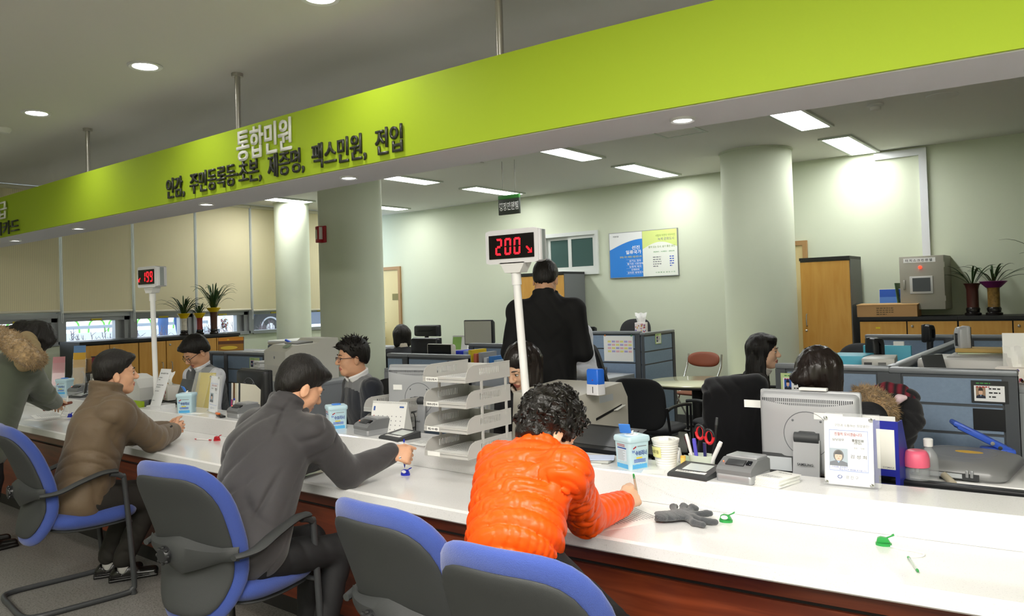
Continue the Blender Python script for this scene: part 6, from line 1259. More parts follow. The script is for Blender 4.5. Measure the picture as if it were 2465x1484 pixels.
q = PY(1975, 905, 3.62); staff('woman bowing her dark haired head behind the silver monitor', (q.x, 3.7, 0), q, 196, -58, 1.0, 185, ('jacket', M('jacket_black'), .014), M('jacket_black'), True, (.15, 1.1), seed=101, sk=skinp, hmat=hairb, lean=.1)
# standing man in black, from behind
q = PY(1313, 674, 4.2); c = V(q.x, 4.2, 0); f = yaw_dir(-30); r = V(f[1], -f[0], 0); z = V(0, 0, 1); org = c; R_ = person('man in a black suit jacket standing with his back turned behind the display pole', org)
nk = V(*q)-z*.105-f*.035; p = dict(pel=nk-z*.55, chest=nk-z*.2, neck=nk, shL=nk-r*.18-z*.098, shR=nk+r*.18-z*.098, elL=nk-r*.235-z*.36-f*.04, elR=nk+r*.235-z*.37-f*.02, wrL=nk-r*.14-z*.38+f*.2, wrR=nk+r*.15-z*.38+f*.2, w=1.0)
for s_, sg in (('L', -1), ('R', 1)): p['hip'+s_] = nk+r*sg*.1-z*.62; p['kn'+s_] = nk+r*sg*.11-z*1.05+f*.01; p['an'+s_] = V(c[0]+r[0]*sg*.12, c[1]+r[1]*sg*.12, .1)
hd = Head(q, yaw_dir(-24, -24), .97); S = SDF(.0055); hd.build(S, nk); tors(S, p, -.02); legs(S, p, -.02)
for s_, sg in (('L', 1), ('R', -1)): hand(S, p['wr'+s_], f, -z, r*sg)
surf('body', S.solve(), [skinm, lipm], R_, org, hd.matfn()); hd.extras(R_, org, hairm); hair_short(hd, R_, org, hairm, .004, 0, 111, (-.012, 1.0, .5), 0)
S = SDF(.008); tors(S, p, .016, hem=nk-z*.80); collar(S, nk-z*.02, z+f*.25, .066, .045, .008, -150, 150, f); surf('suit_jacket', S.solve(wrinkle(113, .004, 30)), M('suit_black', '121214', .8, bump=.2, bs=500), R_, org)
S = SDF(.009); legs(S, p, .01); surf('trousers', S.solve(), M('trousers_black'), R_, org)
for x in 'LR': shoe(p['an'+x], f, R_, org, M('shoe_black'))
# colleague hidden behind him
q = PY(1330, 745, 4.75); staff('person in a white blouse mostly hidden behind the man in black', (q.x, 4.75, 0), q, 150, -15, .95, 150, ('blouse', shirtw, .02), shirtw, True, (.1, 1.0), seed=121, arms=None, w=1.0, spread=.2, lower=.2)
# ---------------------------------------------------------------- the office behind the counter
fab = M('partition_fabric', '8497AE', .9, bump=.35, bs=350, var=.04, vs_=60); pfr = M('partition_frame', '4E5257', .45, bump=.03); prail = M('partition_rail', '84888D', .4, metal=.3, bump=.03)
def partition(a, b, h, lbl, rows_=(.125, .125), posts=(1, 1), z0=.0):
    A, B = Vector((*a, 0)), Vector((*b, 0)); L = (B-A).length; rz = math.atan2(B.y-A.y, B.x-A.x); t = thing('partition', lbl, 'partition', (A+B)/2, rz, 'blue grey office partitions'); hw = L/2
    f = MB(); f.b2((-hw, -.028, .0), (hw, .028, .09)); zz = h-.045; segs = []
    for r_ in rows_: segs.append((zz-r_, zz)); zz -= r_+.014
    if zz > .15: segs.append((.09, zz))
    for sx, on in ((-1, posts[0]), (1, posts[1])):
        if on: f.b2((sx*hw-(.055 if sx > 0 else 0), -.03, 0), (sx*hw+(.055 if sx < 0 else 0), .03, h-.03))
    f.b2((-hw, -.018, .09), (hw, .018, h-.03)); f.obj('frame', pfr, t); MB().box((0, 0, h-.015), (L+.004, .062, .03), None, 0, .008).obj('top_rail', prail, t); e0, e1 = (-hw+.06*posts[0]+.005, hw-.06*posts[1]-.005)
    for lo, hi in segs:
        MB().b2((e0, -.024, lo), (e1, .024, hi)).obj('fabric_panel', fab, t)
    return t
def card(t, x, z, w, h, pic='28508C', hair='15131A', y=-.026, dark_=False):
    n = MB(); n.b2((x-w/2, y-.006, z-h/2), (x+w/2, y, z+h/2)); co = n.obj('name_card', M('card_frame', '2A2C2E', .4, bump=.02) if dark_ else M('card_lime', 'C4D89C', .5, bump=.02), t); g = y-.0068
    n = MB(); n.b2((x-w*.42, g-.0004, z-h*.42), (x+w*.40, g, z+h*.28)); n.obj('card_paper', M('card_white'), co)
    id_photo(co, lambda u, v, gg=0: Vector((x-w*.24+u*w*.26, g-.0008-gg, z-.03*h+v*h*.52)), '22283A', hair, pic, False); n = MB(); rows(n, (x-.02*w, g-.0004, z+h*.12), (1, 0, 0), (0, 0, 1), w*.36, 3, h*.18, h*.06, 0, 3); rows(n, (x-.36*w, g-.0004, z+h*.2), (1, 0, 0), (0, 0, 1), w*.7, 1, h*.18, h*.05, 1, 4); rows(n, (x-.36*w, y-.0064, z+h*.36), (1, 0, 0), (0, 0, 1), w*.75, 1, h*.18, h*.05, 2, 5); n.obj('print', [ink, inkred, inkgreen], co)
PA = partition((-1.515, 4.43), (-.925, 4.43), 1.15, 'blue grey partition behind the woman with the bowed head', (.125, .125), (1, 1)); card(PA, -.19, 1.04, .15, .115, '2A5CB4')
PB = partition((-.925, 4.43), (-.365, 4.43), 1.145, 'blue grey partition at far right with a framed name card', (.125, .125), (1, 1)); card(PB, .165, 1.038, .155, .108, 'A88A70', '3A2E28', dark_=True); MB().b2((.09, -.027, .85), (.235, -.024, .955)).obj('dark_patch', black, PB)
partition((-.92, 4.47), (-.92, 7.2), 1.15, 'long blue grey partition running away from the post at right', (.125, .125), (0, 1)); partition((-1.58, 6.75), (-.955, 6.75), 1.185, 'blue grey partition in front of the low beech cabinets, left run', (.125, .125)); partition((-.885, 6.75), (.6, 6.75), 1.185, 'blue grey partition in front of the low beech cabinets, right run', (.125, .125))
PD = partition((-4.76, 7.33), (-3.92, 7.33), 1.18, 'blue grey partition with a pinned planner left of the brown chair', (.135, .135), (0, 1)); PE = partition((-3.89, 7.30), (-3.89, 8.0), 1.165, 'blue grey side partition with a small card, nearest the brown folding chair', (.15, .12), (0, 1)); card(PE, -.05, 1.085, .13, .11)
n = MB(); n.b2((-.02, -.027, .86), (.335, -.0245, 1.13), 0)
for i in range(6):
    for j in range(4): n.b2((.03+i*.05, -.0278, 1.06-j*.035), (.07+i*.05, -.027, 1.08-j*.035), 1+(i+j) % 3)
n.obj('pinned_planner', [paper, M('cell_yellow', 'E8E28A', .6), M('cell_violet', 'B4AEDC', .6), M('cell_pink', 'E8B8C0', .6)], PD); n = MB(); [n.sph((a, -.03, 1.135), .009, 10, i) for i, a in enumerate((0., .32))]; n.obj('push_pin', [M('pin_orange', 'D87A30', .4), M('pin_green', '2E8A50', .4)], PD)
PF = partition((-4.86, 4.62), (-4.62, 4.62), 1.135, 'short piece of blue grey partition right beside the alarm column', (.125, .125), (0, 1)); PG = partition((-4.61, 4.62), (-3.98, 4.62), 1.135, 'blue grey partition behind the tall letter trays', (.125, .125), (0, 1)); card(PG, .12, 1.02, .14, .10); MB().sph((.13, -.03, 1.065), (.022, .008, .022), 14).obj('round_magnet', M('magnet_dark', '3A3036', .5, bump=.02), PG)
PH = partition((-7.55, 4.62), (-7.28, 4.62), 1.11, 'short blue grey partition behind the vest clerk, left piece', (.125, .125), (1, 0)); PI = partition((-7.27, 4.62), (-6.55, 4.62), 1.11, 'blue grey partition behind the vest clerk with a name card', (.125, .125), (1, 1)); card(PI, .17, 1.0, .16, .115); MB().b2((.10, -.027, .80), (.27, -.024, .91)).obj('dark_patch', black, PI)
partition((-4.75, 5.55), (-4.1, 5.55), 1.16, 'blue grey partition with a portrait card behind the whiteboard screen', (.125, .125), (1, 1))
# desks standing behind the partitions
for x0, x1, y0, y1, z, l in ((-1.5, -.97, 4.47, 5.2, 1.06, 'grey storage unit behind the left front partition'), (-.87, .6, 4.47, 5.2, 1.06, 'grey storage unit behind the right front partition'), (-4.97, -3.95, 4.66, 5.3, 1.0, 'grey storage unit behind the partition by the tall trays'), (-5.85, -5.1, 3.9, 4.5, .93, 'grey low unit carrying the big laser printer'), (-4.95, -3.98, 6.62, 7.27, .74, 'grey desk with telephone and papers left of the round table'), (-8.0, -6.5, 4.66, 5.3, 1.08, 'grey storage unit behind the vest clerk partition'), (-5.95, -4.15, 5.8, 6.4, 1.0, 'grey storage unit under the far black monitors'), (-8.5, -7.65, 5.85, 6.5, .85, 'grey unit carrying the copier lid by the columns')):
    o = MB().b2((x0, y0, .001), (x1, y1, z-.03)).box(((x0+x1)/2, (y0+y1)/2, z-.015), (x1-x0, y1-y0, .03), None, 0, .004).obj('storage_unit', M('unit_grey', '9EA2A6', .5, bump=.03)); tag(o, l, 'cabinet')
# far screens
mbk = M('monitor_black'); far = PY(1002, 783, 6.0)
def farmon(px0, px1, py0, py1, Y, zbase, lbl, face=False, m_=None, st=0, rz=0, scr='101214'):
    a, b = PY(px0, py0, Y), PY(px1, py1, Y); w = abs(b.x-a.x); h = max(.12, a.z-b.z)
    return monitor((a.x+b.x)/2, Y, a.z-h, math.radians(rz)+(math.pi if face else 0), w, h, m_ or mbk, lbl, zbase-(a.z-h)+.001, None, False, False, None, 0, st, face, scr)
farmon(1002, 1061, 783, 808, 6.0, 1.001, 'black monitor with two white stickers, farthest left of the whiteboard screen', st=2); farmon(995, 1063, 813, 855, 5.0, 1.001, 'black monitor with a paper strip, below the farthest one', st=2); farmon(1030, 1091, 828, 865, 4.78, 1.001, 'beige framed monitor turned toward the counter behind the partition', True, beige); farmon(1118, 1188, 771, 832, 5.85, 1.001, 'black framed monitor with pale blank screen left of the man in black', True, None, 0, 0, 'CFCEC2')
farmon(1408, 1433, 787, 812, 7.6, 1.0, 'small black screen right of the man in black', True)
farmon(2080, 2122, 812, 880, 5.0, 1.06, 'black monitor seen edge-on above the small grey computer', rz=58, m_=mbk); farmon(2216, 2243, 781, 825, 6.3, .95, 'thin black monitor before the low beech cabinets', rz=62); farmon(2308, 2342, 785, 850, 5.1, 1.06, 'light grey monitor seen from the side at far right', rz=-50, m_=silm)
for x, y, h_, l in ((-1.2, 6.35, .95, 'grey desk stand under the thin black monitor'),): tag(MB().b2((x-.15, y-.12, .001), (x+.15, y+.15, h_-.002)).obj('storage_unit', M('unit_grey')), l, 'cabinet')
tag(MB().b2((-4.7, 7.5, .001), (-3.98, 7.9, .999)).obj('storage_unit', M('unit_grey')), 'grey unit behind the partition with the planner', 'cabinet')
# laser printer, copier
t = thing('laser_printer', 'big off-white laser printer between the alarm column and the far columns', 'printer', (-5.52, 4.22, .931), math.radians(-12)); pm = M('printer_white', 'D2D0C6', .45, bump=.04, bs=500)
n = MB(); n.prism([(-.21, -.24, 0), (.21, -.24, 0), (.21, -.24, .25), (-.21, -.24, .25)], (0, .48, 0)); n.prism([(-.21, -.24, .25), (-.21, -.16, .30), (-.21, .05, .31), (-.21, .10, .345), (-.21, .24, .345), (-.21, .24, .25)], (.42, 0, 0)); n.obj('body', pm, t)
MB().box((0, -.02, .312), (.26, .14, .012), Euler((.1, 0, 0)).to_matrix(), 0, .004).obj('output_bay', M('bay_grey', '6E6E6A', .5, bump=.02), t); MB().box((0, -.241, .09), (.30, .004, .09), None, 0, .001).obj('paper_drawer', M('drawer_white', 'C6C4BA', .45, bump=.02), t); MB().box((.12, -.18, .297), (.08, .05, .008), Euler((.5, 0, 0)).to_matrix()).obj('control_panel', M('panel_green_grey', '8FA08C', .4, bump=.02), t); MB().lathe([(.012, 0), (.012, .002), (0, .002)], 16, (.0, -.241, .2), rot=Euler((math.pi/2, 0, 0)).to_matrix()).obj('badge', inkgrey, t)
p = PY(722, 800, 6.2); t = thing('copier', 'pale copier lid peeking out between the two columns', 'copier', (p.x-.1, 6.25, .851)); MB().box((0, 0, .11), (.6, .5, .22), None, 0, .01).obj('body', dgrey, t); MB().box((0, 0, .25), (.62, .5, .06), None, 0, .02).obj('lid', M('copier_white', 'DADBD6', .4, bump=.02), t)
p = PY(702, 808, 5.9); t = thing('hole_punch', 'blue hole punch lever behind the big laser printer', 'hole punch', (p.x, 5.95, .851), math.radians(40)); MB().box((0, 0, .12), (.08, .06, .24), None, 0, .01).obj('base', M('punch_blue'), t); MB().box((-.05, 0, .26), (.16, .05, .025), (0, .5, 0), 0, .01).obj('lever', M('punch_blue'), t)
p = PY(640, 860, 4.3); t = thing('binder_rack', 'white ribbed plastic rack between the vest clerk partition and the laser printer', 'rack', (-6.42, 4.50, .001)); n = MB(); [n.box((0, 0, .72+i*.045), (.08, .22, .02), None, 0, .004) for i in range(8)]; n.b2((-.03, -.09, 0), (.03, .09, 1.03)); n.obj('ribs', white, t)
# papers on the storage
def pile(x, y, z, n_, w, h, rz, lbl, cols=('E9E7DD', 'C9C49A', 'F0F0EC', '8C9A78'), grp='paper piles'):
    for k in range(n_):
        o = MB().box((0, 0, 0), (w, h, .012), None, 0, .002).obj('document_folder', M('doc_'+cols[k % len(cols)], cols[k % len(cols)], .7, bump=.05), None, (x+.01*math.sin(k*2), y+.008*math.cos(k*3), z+.007+k*.0125), (0, 0, rz+.08*math.sin(k*1.3))); tag(o, lbl if k == n_-1 else 'folder under the ' + lbl, 'folder', grp)
pile(-6.9, 4.9, 1.081, 2, .30, .22, .1, 'white paper on top behind the vest clerk', ('B8B48C', 'F0F0EC')); pile(-4.30, 6.0, 1.001, 4, .25, .30, .2, 'olive folder on top right of the beige framed monitor', ('4A5048', '3C4038', '8C8A60', '6C7050')); pile(-4.5, 6.85, .741, 3, .24, .3, .3, 'white sheet on top near the telephone')
# upright books by the centre partition
for k in range(9):
    c = ['2A3CC8', '2A3CC8', '8FA6DC', 'E0CC30', 'C86A50', '9A9C9E', 'D4D6D8', '3A7AC0', 'B8C6CE'][k]; hh = [.26, .26, .26, .27, .24, .25, .21, .22, .19][k]; p = PY(1105+k*12.2, 890, 5.05)
    o = MB().b2((-.016, -.1, 0), (.016, .1, hh)).obj('binder', M('binder_'+c, c, .5, bump=.03), None, (p.x, 5.1, 1.001-.13)); tag(o, ['blue binder nearest the beige framed monitor', 'second blue binder in the row behind the tall trays', 'pale blue binder right of the two blue ones', 'yellow binder in the row behind the tall trays', 'orange brown slim binder right of the yellow one', 'grey binder in the middle of the row behind the trays', 'white short binder near the row end', 'mid blue thin binder second from the row end', 'pale shortest binder at the right row end'][k], 'binder', 'binders behind the tall trays')
tag(MB().b2((-4.72, 4.98, .001), (-3.6, 5.28, .87)).obj('storage_unit', M('unit_grey')), 'grey shelf carrying the row of binders', 'cabinet') if False else tag(MB().b2((-3.93, 4.75, .001), (-3.2, 5.3, .868)).obj('storage_unit', M('unit_grey')), 'grey shelf carrying the row of binders', 'cabinet')
p = PY(1195, 845, 4.9); t = thing('desktop_printer', 'pale grey printer left of the bob haired clerk', 'printer', (-3.28, 5.05, .869), .1); MB().box((0, 0, .10), (.22, .28, .2), None, 0, .02).obj('body', lgrey, t); MB().box((0, -.02, .23), (.2, .2, .05), (.25, 0, 0), 0, .01).obj('lid', lgrey, t); MB().box((-.02, -.16, .1), (.16, .03, .13), (.2, 0, 0), 0, .004).obj('tan_envelope', M('tan_paper', 'B99C62', .7, bump=.05), t)
p = PY(1103, 800, 6.0); calendar(p.x, 6.0, 1.001, .2, .18, .20, 'green and white food calendar left of the blank screen', '8FB860')
# telephone
t = thing('telephone', 'dark office telephone on the desk right of the man in black', 'telephone', (-4.28, 7.02, .742), .4); MB().prism([(-.09, -.1, 0), (.09, -.1, 0), (.09, -.1, .03), (-.09, -.1, .03)], (0, .2, .0)).prism([(-.09, -.1, .03), (-.09, .1, .03), (-.09, .1, .07)], (.18, 0, 0)).obj('body', dgrey, t); MB().tube(bez([(-.065, -.09, .055), (-.065, -.05, .075), (-.065, .06, .095), (-.065, .09, .085)], 5), [.02]*5+[.014]*6+[.02]*5 if False else .016, 10).obj('handset', black, t)
# hanging team sign
p0, p1 = PY(1201, 482, 6.3), PY(1252, 513, 6.3); w, h = p1.x-p0.x, .20; t = thing('hanging_sign', 'small dark hanging sign with white lettering under the ceiling wires', 'sign', ((p0.x+p1.x)/2, 6.3, p1.z)); MB().box((0, 0, h/2-.02), (w, .025, h*.82), None, 0, .002).obj('board', M('sign_dark', '3A4038', .5, bump=.02), t); MB().box((0, 0, h*.88), (w, .028, h*.2), None, 0, .002).obj('green_band', M('sign_green', '3F8A3C', .5, bump=.02), t); fitted('행정민원팀', paper, t, (0, -.0135, h*.40), (1, 0, 0), (0, 0, 1), w*.92, h*.42, .001, .02)
n = MB(); [n.cyl((sx*w*.3, 0, h*.95), (sx*w*.3, 0, CEIL-p1.z), .0025, n=6) for sx in (-1, 1)]; n.obj('wire', M('wire_dark', '6A6A62', .4, metal=.5, bump=.02), t)
# poster board
a, b = PY(1466, 564, YB-.03), PY(1632, 662, YB-.03); w, h = b.x-a.x, a.z-b.z; t = thing('poster_board', 'two-part wall poster, blue curved left half and pale green right half', 'poster', ((a.x+b.x)/2, YB-.012, b.z)); MB().b2((-w/2-.008, -.012, -.008), (w/2+.008, .011, h+.008)).obj('aluminium_edge', alum, t)
n = MB(); n.quad((-w/2, -.0125, 0), (-.002, -.0125, 0), (-.002, -.0125, h), (-w/2, -.0125, h), 0); n.quad((.002, -.0125, 0), (w/2, -.0125, 0), (w/2, -.0125, h), (.002, -.0125, h), 1)
arc = [(-w/2+w/2*i/16*.996, -.0128, h*(.62+.22*math.sin(i/16*math.pi/2))) for i in range(17)]; n.add([(-w/2, -.0128, 0), (-.002, -.0128, 0)]+list(reversed(arc)), [tuple(range(19))], 2); arc2 = [(w/2-w/2*i/16*.996, -.0128, h*(.62+.13*math.sin(i/16*math.pi)-.02*i/16)) for i in range(17)]
n.add([(.002, -.0128, h), (w/2, -.0128, h)]+[(x, y, z) for x, y, z in arc2], [tuple(range(19))], 3); n.obj('print', [M('poster_white', 'EEF0EE', .5), M('poster_pale', 'EDF1E6', .5), M('poster_blue', '2E86E0', .5), M('poster_lime', 'D8E68C', .5)], t)
def ptxt(s_, m_, u, v, ww, hh, off=.01): fitted(s_, m_, t, (u*w, -.0135, v*h), (1, 0, 0), (0, 0, 1), ww*w, hh*h, 0, off)
wm = M('print_white', 'FAFAFA', .6); ptxt('선진', wm, -.10, .655, .12, .085, .02); ptxt('일류국가', wm, -.135, .555, .23, .085, .02); ptxt('경제는 국민, 희망은 서울·강한 나라', yellow, -.18, .45, .33, .045); ptxt('국정지표', ink, -.40, .925, .09, .035)
for k, s_ in enumerate(('섬기는 정부', '활기찬 시장경제', '능동적 복지', '인재대국', '성숙한 세계국가')): ptxt(s_, wm, -.115, .36-k*.066, .03*len(s_), .042)
for k in range(6): n = MB(); n.b2((-w*.25, -.0136, h*(.39-k*.066)), (-w*.02, -.0134, h*(.392-k*.066))); n.obj('rule', wm, t)
g1 = M('print_olive', '7C9A4C', .6); ptxt('사람과 자연이 어우러진', g1, .335, .88, .28, .05); ptxt('녹색 문화도시', inkgrey, .345, .80, .23, .065); ptxt('품격 있는 도시, 살기 좋은 광진', g1, .28, .635, .38, .05); ptxt('희망복지  /  녹색환경  /  문화교육', inkgreen, .31, .525, .3, .03); ptxt('사 람 중 심  광 진 구 현', inkgreen, .32, .075, .28, .025)
n = MB(); rows(n, (.15*w, -.0134, .40*h), (1, 0, 0), (0, 0, 1), .14*w, 5, .05*h, .02*h, 0, 2); rows(n, (.39*w, -.0134, .40*h), (1, 0, 0), (0, 0, 1), .07*w, 5, .05*h, .022*h, 1, 3); n.obj('small_print', [inkgrey, inkblue], t)
# beech cabinets
beech = wood('beech', 'CE9846', 'D8A654', .45, (4, 4, .5), 4); carc = M('carcass_black', '232322', .5, bump=.03); cgrey = M('carcass_grey', '6F7172', .5, bump=.03); lockm = M('lock_steel', 'C4C2BC', .3, metal=.8, bump=.02)
def beech_unit(x, y, rz, w, d, h, lbl, ndoor=2, top=True, side=carc, handle_z=None, grp=None, keys=True):
    """front faces -y; origin at the middle of the front foot line"""
    t = thing('beech_cabinet', lbl, 'cabinet', (x, y, 0), rz, grp); MB().b2((-w/2, .018, .001), (w/2, d, h-.03)).obj('carcass', side, t); MB().b2((-w/2, -.012, h-.03), (w/2, d, h)).obj('top_board', carc, t)
    for k in range(ndoor):
        a = -w/2+.006+k*w/ndoor; b = -w/2+(k+1)*w/ndoor-.006; dr = MB().b2((a, 0, .06), (b, .018, h-.045)).obj('door', beech, t); hx = b-.05 if (k == 0 and ndoor == 2) else a+.05; hz = handle_z or h*.72
        MB().tube([(hx, 0, hz+.06), (hx, -.025, hz+.055), (hx, -.028, hz), (hx, -.025, hz-.055), (hx, 0, hz-.06)], .006, 8).obj('handle', lockm, dr)
        if k == ndoor-1: MB().lathe([(.012, 0), (.012, .006), (.006, .012), (0, .012)], 14, (a+.04, 0, (handle_z-.11) if handle_z else h-.09), rot=Euler((math.pi/2, 0, 0)).to_matrix()).obj('lock', lockm, dr)
    return t
for k in range(3): beech_unit(-8.72, 3.80+.645*(k+.5), math.pi/2, .643, .46, 1.24, ['low beech cabinet under the windows, nearest the green parka', 'low beech cabinet under the windows, behind the 199 pole', 'low beech cabinet under the windows, below the potted orchids'][k], 2, grp='low beech cabinets under the windows')
for k in range(4): beech_unit(-1.99+.86*(k+.5)+.0, 8.26, 0, .857, .47, 1.27, ['low beech cabinet right of the tall one, below the carton', 'low beech cabinet below the electric panel and vases', 'low beech cabinet at the right edge of the picture', 'low beech cabinet beyond the right edge of the picture'][k], 2, grp='low beech cabinets along the back wall')
tc = beech_unit(-2.285, 8.2, 0, .49, .44, 1.885, 'tall narrow beech cabinet right of the white column', 1, side=cgrey, handle_z=1.25)
beech_unit(-5.85, 8.2, 0, .80, .50, 1.885, 'tall beech cabinet behind the head of the man in black', 1, side=cgrey)
p = PY(2113, 790, 8.25); tag(MB().box((0, 0, 0), (.04, .001, .016)).obj('yellow_label', yellow, None, (p.x, 8.258, p.z)), 'tiny yellow label on the door of the low beech cabinet', 'label')
# electric panel, carton, sky picture, vases
t = thing('control_panel', 'grey wall control box with small screen and red lamp above the low cabinets', 'control box', (-1.43, 8.35, 1.335)); w, h = .385, .515; pg = M('panel_taupe', 'A09C8E', .5, bump=.04, bs=200)
MB().b2((-w/2, .02, 0), (w/2, .40, h)).obj('box', pg, t); dr = MB().box((0, .01, h/2), (w, .02, h), None, 0, .004).obj('door', pg, t); MB().b2((-w*.40, -.002, h*.88), (w*.32, .0, h*.965)).obj('title_strip', paper, dr); fitted('터 치 스 크 린 판 넬', ink, dr, (-.02, -.0026, h*.922), (1, 0, 0), (0, 0, 1), w*.6, h*.05, 0, .015)
MB().lathe([(.016, 0), (.014, .014), (0, .018)], 16, (-.01, 0, h*.79), rot=Euler((math.pi/2, 0, 0)).to_matrix()).obj('red_lamp', M('lamp_red', 'F0301C', .3, emit=1.5), dr); MB().box((-.005, -.004, h*.46), (.20, .01, .17), None, 0, .003).obj('screen_bezel', lgrey, dr); MB().box((-.003, -.0095, h*.465), (.155, .002, .13)).obj('screen', M('screen_grey', '4A4E52', .2, bump=.02), dr); MB().box((-w*.40, -.006, h*.47), (.018, .014, .09), None, 0, .004).obj('latch', lockm, dr); n = MB(); [n.b2((w/2, .0, z_), (w/2+.004, .02, z_+.05)) for z_ in (.08, .40)]; n.obj('hinge', lockm, dr)
o = MB().b2((-.02, .0, 0), (-.014, .28, .33)).obj('green_folder', M('folder_green', '4C7046', .6, bump=.04), None, (-1.64, 8.45, 1.272), (0, -.10, 0)); tag(o, 'dark green folder leaning on the side of the control box', 'folder')
t = thing('carton', 'long brown cardboard carton on the low cabinet beside the tall one', 'carton', (-1.735, 8.34, 1.272)); MB().b2((-.27, -.08, 0), (.27, .12, .115)).obj('box', M('cardboard'), t); MB().box((0, .02, .121), (.55, .205, .008), (.05, 0, 0)).obj('flap', M('cardboard_light', 'C09A66', .8, bump=.1, bs=60), t); n = MB(); rows(n, (-.09, -.0805, .08), (1, 0, 0), (0, 0, 1), .18, 4, .02, .009, 0, 6); n.obj('print', M('stamp_ink', '6A5638', .7), t)
t = thing('picture_frame', 'small upright picture of blue sky over a dark hill', 'picture', (-1.76, 8.56, 1.272)); w, h = .20, .27; MB().box((0, 0, h/2), (w, .012, h), (-.08, 0, 0), 0, .002).obj('panel', white, t); n = MB(); yq = lambda z: -.0068+(z-h/2)*.0802
def qd(z0, z1, mi, x0=-w/2+.004, x1=w/2-.004): n.quad((x0, yq(z0)-.0006, z0), (x1, yq(z0)-.0006, z0), (x1, yq(z1)-.0006, z1), (x0, yq(z1)-.0006, z1), mi)
for k, (z0, z1) in enumerate(((.19, .266), (.13, .19), (.09, .13), (.03, .09), (.006, .03))): qd(z0, z1, k)
n.obj('print', [M('sky_deep', '2F5FC0', .5), M('sky_mid', '5C8CD8', .5), M('sky_pale', 'A8C4E4', .5), M('hill_dark', '2C3A34', .5), M('town_pale', '9AA8B4', .5)], t)
o = MB().prism([(-.12, 0, 0), (.12, 0, 0), (.12, 0, .05), (.06, 0, .09), (-.05, 0, .06), (-.12, 0, .1)], (0, .03, 0)).obj('wooden_stand', M('wood_tan', 'B48A4A', .5, bump=.05), None, (-1.70, 8.60, 1.272)); tag(o, 'small tan wooden stand behind the sky picture', 'stand')
leafm = M('orchid_leaf', '2F4A24', .45, bump=.1, bs=60, var=.25, vs_=12)
def vase(x, y, z, prof, m_, foot, lbl, leaves, spread, up, seed, wrap=None, extra=None):
    t = thing('potted_orchid', lbl, 'plant', (x, y, z)); H = prof[-1][1]; MB().lathe(prof, 28).obj('pot', m_, t); MB().lathe(foot, 28).obj('pot_foot', M('pot_foot_black', '1E1A18', .25, bump=.02), t)
    if wrap: MB().lathe([(prof[-1][0]*.8, H-.045), (prof[-1][0]*1.2, H-.015), (prof[-1][0]*1.55, H+.012), (prof[-1][0]*1.4, H+.016), (prof[-1][0]*.9, H-.01), (0, H-.012)], 18).obj('wrap_collar', wrap, t)
    rnd = random.Random(seed); n = MB()
    for i in range(leaves):
        a = rnd.uniform(0, 6.28); sp = spread*rnd.uniform(.25, 1); hh = up*rnd.uniform(.5, 1); d = Vector((math.cos(a), math.sin(a), 0)); b = d*rnd.uniform(.0, .03)+Vector((0, 0, H-.01)); drp = rnd.uniform(0, .35)*up*(sp/spread)
        P = [b+d*(sp*s_)+Vector((0, 0, hh*(2*s_-s_*s_)*.95-drp*s_**3)) for s_ in [k/8 for k in range(9)]]; sd = Vector((-d.y, d.x, 0)); vs = []
        for k, q in enumerate(P): wv = .0075*math.sin(math.pi*min(1, (k+1.2)/10))+.0006; vs += [q-sd*wv, q+Vector((0, 0, -wv*.5)), q+sd*wv]
        n.add(vs, [(3*k+j, 3*k+j+1, 3*k+4+j, 3*k+3+j) for k in range(8) for j in (0, 1)], 0, True)
    n.obj('leaves', leafm, t); return t
gold = M('foil_yellow', 'E0BC18', .35, bump=.3, bs=60)
def onsill(px_, X=-8.92): q = PX(px_, 798, X); return q.y
vp = [(.038, .06), (.036, .1), (.034, .16), (.04, .22), (.05, .25)]; vf = [(.05, 0), (.052, .015), (.04, .03), (.045, .05), (.04, .062)]
vase(-8.92, onsill(443), 1.241, vp, M('pot_marble', 'CFC8B8', .35, bump=.05, var=.15, vs_=40), vf, 'orchid in a mottled white pot with yellow foil, left of the window trio', 38, .30, .27, 3, gold); vase(-8.92, onsill(477)+.02, 1.241, vp, M('pot_red', '8C2A22', .35, bump=.05), vf, 'smaller orchid in a red pot with yellow foil, middle of the window trio', 22, .2, .18, 5, gold); vase(-8.84, onsill(503)+.02, 1.241, [(.04, .04), (.04, .1), (.042, .2), (.05, .28), (.055, .31)], M('pot_brown', '4A2A1C', .3, bump=.05), vf, 'tall orchid in a dark brown pot with yellow foil, right of the window trio', 44, .36, .38, 7, gold)
y_ = onsill(524)+.06; t = thing('candy_jar', 'clear goblet jar full of colourful wrapped candy', 'jar', (-8.86, y_, 1.241)); MB().lathe([(.035, 0), (.03, .008), (.008, .02), (.008, .04), (.045, .07), (.055, .12), (.05, .17), (.035, .19)], 28).obj('goblet', M('glass_jug'), t); MB().sph((0, 0, .215), (.02, .02, .02), 14).lathe([(.04, .19), (.02, .20)], 20).obj('stopper', M('glass_jug'), t)
n = MB(); rnd = random.Random(8)
for k in range(70): a = rnd.uniform(0, 6.28); zz = rnd.uniform(.07, .175); r_ = rnd.uniform(0, .9)**.5*(.04 if zz < .09 else .046); n.sph((r_*math.cos(a), r_*math.sin(a), zz), (.009, .007, .006), 6, k % 5, Euler((rnd.random()*3, rnd.random()*3, 0)).to_matrix())
n.obj('candy_fill', [M('candy_red', 'C83A30', .35), M('candy_orange', 'E88A2C', .35), M('candy_green', '4AA04C', .35), M('candy_pink', 'E06A98', .35), M('candy_violet', '7A5AB0', .35)], t)['kind'] = 'stuff'
vp2 = [(.05, .07), (.05, .1), (.05, .24), (.06, .28), (.075, .30)]; vf2 = [(.068, 0), (.07, .02), (.055, .03), (.06, .06), (.052, .075)]
